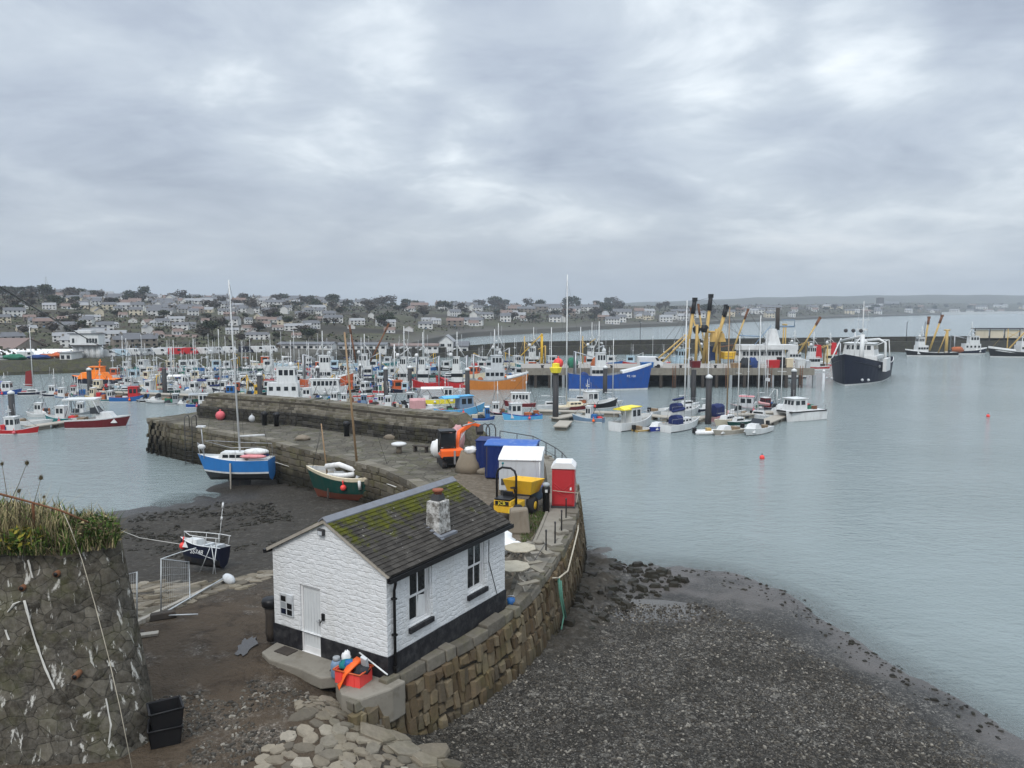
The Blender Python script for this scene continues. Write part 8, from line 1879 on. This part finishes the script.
PROT = [('white', 'grey', house_proto('house_white', 'house_roof', 8, 7, 5.4)), ('white', 'pale grey', house_proto('house_white', 'house_roof_pale', 11, 7, 4.6, 2, nwin=4)), ('white', 'dark', house_proto('house_white', 'house_roof', 14, 7, 5.2, 2, nwin=5, chim=2)),
        ('cream', 'grey', house_proto('house_cream', 'house_roof', 9, 7, 5.2)), ('grey', 'slate', house_proto('house_grey', 'house_roof', 10, 7, 5.2, 2, nwin=3, chim=2)), ('stone', 'brown', house_proto('house_stone', 'house_roof_brown', 9, 7, 5.0)),
        ('white', 'brown', house_proto('house_white', 'house_roof_brown', 8, 8, 3.2, 1, nwin=3)), ('stone', 'slate', house_proto('house_stone', 'house_roof', 18, 7, 5.6, 2, nwin=6, chim=2)), ('pale', 'pale grey', house_proto('house_cream', 'house_roof_pale', 12, 8, 3.4, 1, nwin=4))]
LMH = [(25, 'below the pine clump'), (58, 'left of the ice tower'), (87, 'above the ice tower'), (118, 'right of the ice tower'), (160, 'above the long pale sheds'), (205, 'left of the tall yacht mast'), (238, 'behind the tall yacht mast'), (272, 'right of the tall yacht mast'), (308, 'above the left white terrace'), (345, 'by the thin brown mast'), (372, 'between the brown derricks'), (412, 'right of the brown derricks'), (448, 'above the white gabled inn'), (490, 'above the orange wooden trawler'), (530, 'left of the tallest white mast'), (563, 'behind the tallest white mast'), (605, 'right of the tallest white mast'), (650, 'above the blue trawler'), (687, 'left of the yellow derricks'), (713, 'behind the yellow derricks'), (742, 'right of the yellow derricks'), (771, 'behind the white ship'), (805, 'right of the white ship'), (845, 'above the navy trawler'), (880, 'around the church'), (915, 'above the breakwater'), (960, 'on the far right shore')]
def tier(u): return ['shore row', 'lower slope', 'middle slope', 'upper slope', 'skyline'][min(4, int(u * 5))]
rg = random.Random(2024); spots = []
def tryspot(px, u, sep):
    s = float(np.interp(px, AZ, SH)); D = float(crest(px)[0]); d = s + u * (D - s); x = (px - 512) / FOC * d; z = float(terr(px, d))
    for q in spots:
        if abs(q[0] - px) < sep * q[5] * 770 / max(d, 450) / 7 and abs(q[4] - u) < .04: return None
    spots.append((px, x, d, z, u, 1.0)); return spots[-1]
plan = [(60, 340, .05, .97, 165), (0, 75, .05, .45, 14), (335, 600, .06, .75, 48), (600, 760, .02, .22, 26), (740, 1030, .01, .40, 44)]
built = []
for a, b, u0, u1, n in plan:
    k = tries = 0
    while k < n and tries < 4000:
        tries += 1; px = rg.uniform(a, b); u = u0 + (u1 - u0) * rg.random() ** 1.15
        if a == 75 and 140 < px < 330 and u > .5 and rg.random() < .4: continue
        s_ = tryspot(px, u, 6.0)
        if not s_: continue
        k += 1; c = rg.choices(range(9), [5, 4, 3, 1.6, 1.3, 1.2, 2.4, 1.0, 1.2])[0]; built.append((s_, c))
cnt = {}
for s_, c in built:
    z_ = min(LMH, key=lambda q: abs(q[0] - s_[0]))[1]; cnt.setdefault((z_, tier(s_[4]), PROT[c][0], PROT[c][1]), []).append((s_[0], s_, c))
ORD = ['leftmost', 'second from left', 'third from left', 'fourth from left', 'fifth from left', 'sixth from left', 'seventh from left', 'eighth from left']
first = set()
for key, L in cnt.items():
    L.sort(key=lambda q: q[0])
    for i, (px, s_, c) in enumerate(L):
        o = PROT[c][2] if c not in first else copy_tree(PROT[c][2]); first.add(c)
        sc = rg.uniform(.85, 1.15); sc *= min(1.0, max(.40, s_[2] / 640))
        o.location = (s_[1], s_[2], s_[3] - .1); o.rotation_euler.z = math.atan2(-s_[1], s_[2]) + rg.choice([0, 0, .3, -.3, R(90), R(180) * 0]) + rg.uniform(-.25, .25); sc *= .80; o.scale = (sc * rg.uniform(.9, 1.75), sc, sc * rg.uniform(.9, 1.15))
        z_, t_, a, b = key; pos = '' if len(L) == 1 else (ORD[i] if i < len(L) - 1 or len(L) > 8 else 'rightmost') + ' '
        tag(o, f'{pos}{a} house with {b} roof, {t_} {z_}', 'house', 'houses of the hillside town')
for c in range(9):
    if c not in first:
        for ch in list(PROT[c][2].children_recursive): bpy.data.objects.remove(ch)
        bpy.data.objects.remove(PROT[c][2])
# trees
def tree_proto(h, r, mats, seed, n=260, flat=1.0, trunk=.35):
    rr = random.Random(seed); t_ = thing('tree', 'x', 'tree'); mb = MB(); mb.tube([(0, 0, -1), (0, 0, h * trunk), (.2, .1, h * .8)], .32, .1, n=5)
    for k in range(6):
        a = rr.uniform(0, 6.28); mb.tube([(0, 0, h * trunk * rr.uniform(.7, 1.3)), (math.cos(a) * r * .6, math.sin(a) * r * .6, h * rr.uniform(.55, .9))], .12, .04, n=4)
    mb.build('trunk', 'dark_timber', t_); mb = MB()
    lob = [(rr.uniform(-.6, .6) * r, rr.uniform(-.6, .6) * r, h * (trunk + .15) + rr.uniform(.1, .75) * h * (1 - trunk) * flat, rr.uniform(.35, .6) * r) for _ in range(9)]
    for k in range(n):
        c = rr.choice(lob); v = Vector((rr.gauss(0, 1), rr.gauss(0, 1), rr.gauss(0, .8))).normalized() * c[3] * rr.uniform(.5, 1.05); p = Vector(c[:3]) + v; s = rr.uniform(.5, 1.1)
        a = Vector((rr.uniform(-1, 1), rr.uniform(-1, 1), rr.uniform(-1, 1))).normalized() * s; b = a.cross(Vector((rr.uniform(-1, 1), rr.uniform(-1, 1), rr.uniform(-1, 1)))).normalized() * s * .6
        mb.add([p - a, p + b, p + a, p - b], [(0, 1, 2, 3)], rr.choice(range(len(mats))))
    mb.build('crown', mats, t_, recalc=False); return t_
for nm, c1 in (('leaf_dark', (0.028, 0.038, 0.022)), ('leaf_olive', (0.050, 0.055, 0.028)), ('twig_brown', (0.065, 0.052, 0.042)), ('twig_grey', (0.085, 0.078, 0.07))): paint(nm, c1, rough=.95, var=.3, scale=.4, dirt=0, spec=.1)
TP = [('dark evergreen tree', tree_proto(11, 5, ['leaf_dark', 'leaf_dark', 'leaf_olive'], 1, 420)), ('bare brown winter tree', tree_proto(10, 4.5, ['twig_brown', 'twig_grey'], 2, 260)), ('olive bushy tree', tree_proto(7, 4.5, ['leaf_olive', 'leaf_dark', 'twig_brown'], 3, 320, trunk=.2)), ('flat-topped pine tree', tree_proto(13, 5, ['leaf_dark'], 4, 420, .35, .62))]
tspots = [(px, .99, 3) for px in (14, 20, 27, 33, 40, 46)] + [(px, .97, 1) for px in (76, 86, 93, 104)] + [(254, 1, 0), (259, .98, 0), (312, .98, 0), (318, 1, 0)] + [(px, .98, 0 if px % 2 else 2) for px in (272, 279, 285, 291, 297, 303)]
for a, b, u0, u1, n in ((0, 80, .1, .98, 55), (70, 340, .05, .95, 95), (335, 620, .1, 1.0, 90), (600, 1024, .05, .6, 20)):
    for k in range(n): tspots.append((rg.uniform(a, b), rg.uniform(u0, u1), rg.choice([0, 1, 1, 2])))
cnt = {}
for px, u, c in tspots: cnt.setdefault((min(LMH, key=lambda q: abs(q[0] - px))[1], tier(u), c), []).append((px, u))
first = set()
for (z_, t_, c), L in cnt.items():
    L.sort()
    for i, (px, u) in enumerate(L):
        o = TP[c][1] if c not in first else copy_tree(TP[c][1]); first.add(c)
        s = float(np.interp(px, AZ, SH)); D = float(crest(px)[0]); d = s + u * (D - s); k = rg.uniform(.6, 1.0) * (.75 if u > .85 else 1) * min(1.25, max(.42, d / 640))
        o.location = ((px - 512) / FOC * d, d, float(terr(px, d)) - .2); o.scale = (k * rg.uniform(1.1, 1.9), k * 1.2, k * rg.uniform(.7, 1.0)); o.rotation_euler.z = rg.uniform(0, 6.28)
        pos = '' if len(L) == 1 else (ORD[i] if i < len(L) - 1 else 'rightmost') + ' '
        tag(o, f'{pos}{TP[c][0]}, {t_} {z_}', 'tree', 'trees of the hillside')
# scrub and garden growth between the houses
mb = MB(); rs = random.Random(3)
for k in range(20000):
    px = rs.uniform(-30, 620) if rs.random() < .8 else rs.uniform(600, 1050); u = rs.uniform(.02, 1.0) if px < 620 else rs.uniform(.03, .7)
    s = float(np.interp(px, AZ, SH)); D = float(crest(px)[0]); d = s + u * (D - s); x = (px - 512) / FOC * d
    if fbm(np.array([x]), np.array([d]), 38, 3, 6)[0] < -.02: continue
    q = min(1.3, max(.45, d / 640)); p = Vector((x, d, float(terr(px, d)) + rs.uniform(-.2, 2.6) * q)); a = Vector((rs.uniform(-1, 1), rs.uniform(-1, 1), rs.uniform(-.6, .6))).normalized() * rs.uniform(.5, 1.5) * q; b = a.cross(Vector((rs.uniform(-1, 1), rs.uniform(-1, 1), rs.uniform(-1, 1)))).normalized() * a.length * .7
    mb.add([p - a, p + b, p + a, p - b], [(0, 1, 2, 3)], rs.choice((0, 1, 1, 2, 3)))
o = mb.build('hillside_scrub', ['leaf_dark', 'twig_brown', 'leaf_olive', 'twig_grey'], recalc=False); o['kind'] = 'stuff'
# church on the far shore
d = 1500.0; c = land(878, d); c.z = aty(878, 306.5, d).z; t_ = thing('church', 'grey stone church with a tall square tower on the far skyline', 'church', c)
mb = MB(); mb.box(-5, 5, -5, 5, -12, 17); t2 = mb.build('tower', 'dark_timber', t_); mb = MB()
for x in (-4.6, 4.6):
    for y in (-4.6, 4.6): mb.frustum((x, y), (1.3, 1.3), (.4, .4), 17, 20)
mb.build('pinnacle', 'house_grey', t2)
mb = MB(); mb.box(5, 34, -6, 6, -12, 5); mb.xprism([(-6, 5), (6, 5), (0, 9.5)], 5, 34); mb.build('nave', 'dark_timber', t_)
mb = MB(); mb.xprism([(-6.6, 4.8), (0, 10), (6.6, 4.8), (6.6, 5.3), (0, 10.6), (-6.6, 5.3)], 4.8, 34.5); mb.build('roof', 'house_roof', t_)
# ice tower, market sheds and other harbour buildings
def block(name, px0, px1, ytop, ybase, Y, wall, label, cat, roof='house_roof', depth=8, pitched=None, wins=0, rows=1, wy=(.35, .75), gable_front=False, zb=-3):
    a = aty(px0, ybase, Y); b = aty(px1, ytop, Y); w = b.x - a.x; h = b.z - a.z; t_ = thing(name, label, cat, (a.x, Y, a.z)); rh = pitched or 0
    mb = MB(); mb.box(0, w, 0, depth, zb, h - rh)
    if rh and gable_front: mb.yprism([(0, h - rh), (w, h - rh), (w / 2, h)], 0, depth)
    elif rh: mb.xprism([(0, h - rh), (depth, h - rh), (depth / 2, h)], 0, w)
    mb.build('wall', wall, t_); mb = MB(); o = .25
    if rh and gable_front: mb.yprism([(-o, h - rh - .1), (w / 2, h + .02), (w + o, h - rh - .1), (w + o, h - rh + .08), (w / 2, h + .22), (-o, h - rh + .08)], -o, depth + o)
    elif rh: mb.xprism([(-o, h - rh - .1), (depth / 2, h + .02), (depth + o, h - rh - .1), (depth + o, h - rh + .08), (depth / 2, h + .22), (-o, h - rh + .08)], -o, w + o)
    else: mb.box(-o, w + o, -o, depth + o, h, h + .15)
    mb.build('roof', roof, t_)
    for r_ in range(rows):
        for k in range(wins):
            x = w * (k + .5) / wins; ww = w / wins * .28; hh = (h - rh) / rows; mb = MB(); mb.box(x - ww, x + ww, -.04, .05, hh * (r_ + wy[0]), hh * (r_ + wy[1])); mb.build('window', 'cabin_glass', t_)
    return t_, w, h
t_, w, h = block('ice_tower', 70, 98, 334, 345, 158, 'white_paint', 'white ice works tower on streaky pale drums, with dark windows along its top', 'tower', wins=0, depth=2.6, zb=0)
for k, x in enumerate((.12, .62, .72, .82, .92)):
    mb = MB(); mb.box(w * x - .22, w * x + .22, -.05, .05, .45, 1.35); mb.build('window', 'cabin_glass', t_)
mb = MB(); mb.box(w * .15, w * .72, .3, 2.2, h + .1, h + .7); mb.build('plant_room', 'white_paint', t_)
streak = paint('streaky_white', (0.6, .61, .6), dirt=.95, dirtcol=(.05, .055, .06), scale=2.2)
for k in range(5):
    mb = MB(); mb.lathe([(.72, -3.4), (.72, -.05)], (w * (.1 + .2 * k), 1.3, 0), 12); mb.build('drum', 'streaky_white', t_)
mb = MB(); mb.box(0, w, .3, 2.5, -6, -2.9); mb.build('undercroft', 'dark_timber', t_); mb = MB(); mb.box(-.1, w + .1, -.1, 2.7, -.22, -.02); mb.build('ledge', 'dark_steel', t_)
for a in (('market_shed', -40, 12, 340, 357, 166, 'house_stone', 'brown stone warehouse with a mossy roof at the far left', 'warehouse', 'moss_roof' if 'moss_roof' in MAT else 'house_roof_brown', 12, 2.0, 0), ('market_shed', -20, 68, 351.5, 362, 160, 'house_grey', 'long grey fish market shed with a pale sheet roof left of the ice tower', 'shed', 'canvas_white', 12, 1.3, 0), ('market_shed', -30, 15, 358, 366, 153, 'white_paint', 'low white shed at the left edge of the quay', 'shed', 'house_roof_pale', 5, 0, 2),
          ('market_shed', 60, 71, 353, 362, 154, 'white_paint', 'small white hut at the left foot of the ice tower', 'hut', 'house_roof_pale', 4, 0, 2), ('market_shed', 104, 140, 350, 358, 166, 'house_white', 'long pale shed right of the ice tower', 'shed', 'house_roof', 9, 1.2, 3), ('market_shed', 144, 176, 349, 356, 172, 'house_grey', 'long grey shed with pale roof left of the church-like white gable', 'shed', 'house_roof_pale', 9, 1.2, 3), ('workshop', 158, 190, 336, 347, 215, 'house_stone', 'workshop with a mossy brown roof beside a white gable on the lower slope', 'workshop', 'house_roof_brown', 9, 2.6, 4),
          ('terrace', 278, 332, 343, 356, 192, 'house_white', 'left white terrace of cottages behind the inner breakwater', 'terrace', 'house_roof', 5, .35, 9), ('terrace', 338, 386, 343.5, 356, 196, 'house_white', 'middle white terrace of cottages behind the inner breakwater, between the derricks', 'terrace', 'house_roof', 5, .35, 8), ('terrace', 389, 438, 344.5, 356, 200, 'white_paint', 'right white terrace of cottages left of the white gabled inn', 'terrace', 'house_roof_brown', 5, .35, 9),
          ('inn', 439, 453, 336, 356, 202, 'white_paint', 'tall white gabled inn at the end of the terraces', 'inn', 'house_roof_pale', 8, 1.6, 2), ('outbuilding', 454, 468, 342.5, 356, 203, 'white_paint', 'lower white wing beside the gabled inn', 'outbuilding', 'house_roof', 7, 1.0, 2), ('flats', 414, 440, 321.5, 329, 420, 'house_grey', 'pale grey flat-roofed block of flats above the white gabled inn', 'flats', 'house_roof_pale', 12, 0, 8),
          ('flats', 770, 792, 312.5, 319, 900, 'house_white', 'long white seafront building right of the white ship mast', 'hotel', 'house_roof_pale', 14, 0, 8), ('school', 95, 113, 302, 308.5, 500, 'pale_blue', 'pale blue flat-roofed hall on the upper slope near the skyline', 'hall', 'house_roof_pale', 12, 0, 5), ('hotel', 48, 66, 299, 305, 505, 'house_white', 'long white bungalow on the skyline right of the pine clump', 'bungalow', 'house_roof_pale', 10, 1.0, 5)):
    nm, x0, x1, yt, yb, Y, wl_, lb, ct, rf, dp, pt, wn = a; block(nm, x0, x1, yt, yb, Y, wl_, lb, ct, rf, dp, pt or None, wn, 2 if nm in ('inn', 'flats') else 1, gable_front=nm == 'inn', wy=(.66, .86) if nm == 'terrace' else (.35, .75))
p = land(50, 500); mb = MB()
for s in (-1, 1): mb.tube([(s * 1.2, 0, 0), (s * .3, 0, 13)], .15, n=4); mb.tube([(s * 1.2, 0, 3), (-s * .7, 0, 8)], .1, n=4)
o = mb.build('radio_mast', 'grey_paint'); o.location = p; tag(o, 'thin lattice radio mast on the skyline right of the pine clump', 'mast')
# breakwater
def bwY(px): return float(np.interp(px, [262, 300, 520, 700, 900, 1060], [182, 186, 205, 216, 223, 226]))
t_ = thing('breakwater', 'long dark stone breakwater closing the harbour right across the view', 'breakwater'); mb = MB(); pxs = list(range(262, 1121, 22)); vs = []; fs = []
for px in pxs:
    Y = bwY(px); x = (px - 512) / FOC * Y; zt = float(np.interp(px, [262, 430, 520, 900, 1120], [2.3, 2.3, 3.6, 4.3, 4.6])); zl = zt - 1.3
    vs += [(x, Y, -3), (x, Y + .5, zl), (x, Y + 3.4, zl), (x, Y + 3.45, zt), (x, Y + 5, zt), (x, Y + 5.5, -3)]
n = len(pxs)
for i in range(n - 1):
    for k in range(5): fs.append((i * 6 + k, i * 6 + 6 + k, i * 6 + 7 + k, i * 6 + 1 + k))
fs += [tuple(range(6))[::-1], tuple((n - 1) * 6 + k for k in range(6))]
mb.add(vs, fs); mb.build('stonework', 'breakwater_stone', t_)
for px, lb in ((906, 'lamp post on the breakwater left of the black beam trawler'), (924, 'lamp post on the breakwater behind the tan derricks'), (640, 'lamp post on the breakwater beyond the white van')):
    Y = bwY(px) + 2; t_ = thing('lamp_post', lb, 'lamp post', ((px - 512) / FOC * Y, Y, 2.6)); mb = MB(); mb.tube([(0, 0, 0), (0, 0, 6), (0, -.9, 6.2)], .08, n=6); mb.build('column', 'dark_steel', t_); mb = MB(); mb.box(-.1, .1, -1.2, -.7, 6.15, 6.27); mb.build('lantern', 'pale_grey', t_)
a = aty(974, 344, 227); t_ = thing('breakwater_shed', 'long open-sided shed with pale panels and a dark roof on the breakwater at the right', 'shed', (a.x, 227, 3.0)); Ws = 22
mb = MB(); mb.box(0, Ws, -.4, 2.0, 3.5, 3.85); mb.build('roof', 'dark_steel', t_)
for k in range(6):
    x = Ws * k / 5; mb = MB(); mb.box(x - .12, x + .12, -.2, .0, 0, 3.5); mb.build('post', 'dark_steel', t_)
    if k < 5:
        mb = MB(); mb.box(x + .2, x + Ws / 5 - .2, .1, .2, .9, 3.4); mb.build('panel', 'house_cream', t_)
# mossy quay bank at the left and things on it
t_ = thing('mossy_bank', 'steep mossy stone quay bank below the fish market', 'quay bank'); masonry('mossy_stone', .9, [(0.035, 0.036, 0.02), (0.07, 0.066, 0.03), (0.05, 0.05, 0.04)], (0.02, 0.02, 0.016), moss=.9)
mb = MB(); vs = []; fs = []; pxs = list(range(-60, 300, 15))
for px in pxs:
    d = float(np.interp(px, AZ, SH)) - 4.5 ; x = (px - 512) / FOC
    vs += [(x * d, d, -2.5), (x * (d + .6), d + .6, .6), (x * (d + 2.6), d + 2.6, 2.5), (x * (d + 6), d + 6, 2.6)]
for i in range(len(pxs) - 1):
    for k in range(3): fs.append((i * 4 + k, i * 4 + 4 + k, i * 4 + 5 + k, i * 4 + 1 + k))
mb.add(vs, fs); mb.build('stonework', 'mossy_stone', t_)
for px, m, r_, lb in ((14, 'net_green', (2.2, .8, .6), 'long heap of green netting at the left of the quay bank'), (38, 'net_blue', (2.2, .8, .5), 'long heap of blue netting above the mossy bank'), (46, 'net_orange', (1.8, .8, .5), 'heap of orange netting above the mossy bank'), (60, 'rust_orange', (1.6, 1, .7), 'heap of rusty orange netting left of the yellow heap'), (73, 'bright_yellow', (1.0, .8, .8), 'bright yellow heap of floats at the foot of the ice tower'), (84, 'grey_blue', (1.6, .8, .5), 'grey-blue net heap right of the yellow heap')):
    d = float(np.interp(px, AZ, SH)) + 1.2 + (2 if px > 44 else 0); lump('net_heap', ((px - 512) / FOC * d, d, 2.7 + r_[2] * .6), r_, m, lb, 'net heap', px, n=16, jit=.25)
# vehicles on the quay road, each its own
van = None; rg = random.Random(8)
vl = [(26, 'white_paint', 'white'), (108, 'white_paint', 'white'), (121, 'pale_blue', 'pale blue'), (134, 'white_paint', 'white'), (147, 'grey_paint', 'grey'), (160, 'white_paint', 'white'), (176, 'red_paint', 'red'), (190, 'red_paint', 'red'), (204, 'white_paint', 'white'), (216, 'pale_grey', 'silver'), (230, 'white_paint', 'white'), (246, 'navy_paint', 'navy'), (258, 'white_paint', 'white'), (270, 'white_paint', 'white')]
near = {26: 'by the low white shed', 108: 'just right of the ice tower', 121: 'below the long pale shed', 134: 'past the pale blue one', 147: 'below the grey long shed', 160: 'left of the two red ones', 176: 'beyond the dark pier-end pile', 190: 'beyond the pier end boats', 204: 'right of the two red ones', 216: 'left of the tall yacht mast', 230: 'behind the tall yacht mast', 246: 'right of the tall yacht mast', 258: 'beyond the black parapet pile', 270: 'left of the first white terrace'}
for px, m, cn in vl:
    d = float(np.interp(px, AZ, SH)) + rg.uniform(2, 5); t_ = thing('parked_van', f'{cn} van parked on the quay road {near[px]}', 'van', ((px - 512) / FOC * d, d, 2.55), rg.uniform(-.2, .2), 'vans on the quay road'); t_.scale = (.68, .68, .72)
    mb = MB(); mb.yprism([(-2.3, .3), (2.3, .3), (2.3, 1.1), (1.8, 1.25), (1.4, 2.1), (-2.3, 2.15)], -.9, .9); mb.build('body', m, t_); mb = MB(); mb.yprism([(1.3, 1.3), (1.75, 1.3), (1.4, 1.95), (.6, 1.95), (.6, 1.3)], -.92, -.91); mb.build('window', 'cabin_glass', t_)
    for x in (-1.4, 1.4): mb = MB(); mb.M = Matrix.Translation((x, -.85, .33)) @ Matrix.Rotation(R(90), 4, 'X'); mb.lathe([(.33, -.1), (.33, .1)], n=10); mb.build('wheel', 'rubber', t_)
# pale sea wall along the far right shore
mb = MB(); P = [((px - 512) / FOC * (float(np.interp(px, AZ, SH)) - 8), float(np.interp(px, AZ, SH)) - 8) for px in range(940, 1180, 20)]
for p, q in zip(P[:-1], P[1:]): mb.add([(p[0], p[1], -1), (q[0], q[1], -1), (q[0], q[1], 4.5), (p[0], p[1], 4.5), (p[0], p[1] + 4, 4.5), (q[0], q[1] + 4, 4.5)], [(0, 1, 2, 3), (3, 2, 5, 4)])
o = mb.build('sea_wall', 'house_white'); tag(o, 'long pale sea wall along the far right shoreline', 'sea wall')
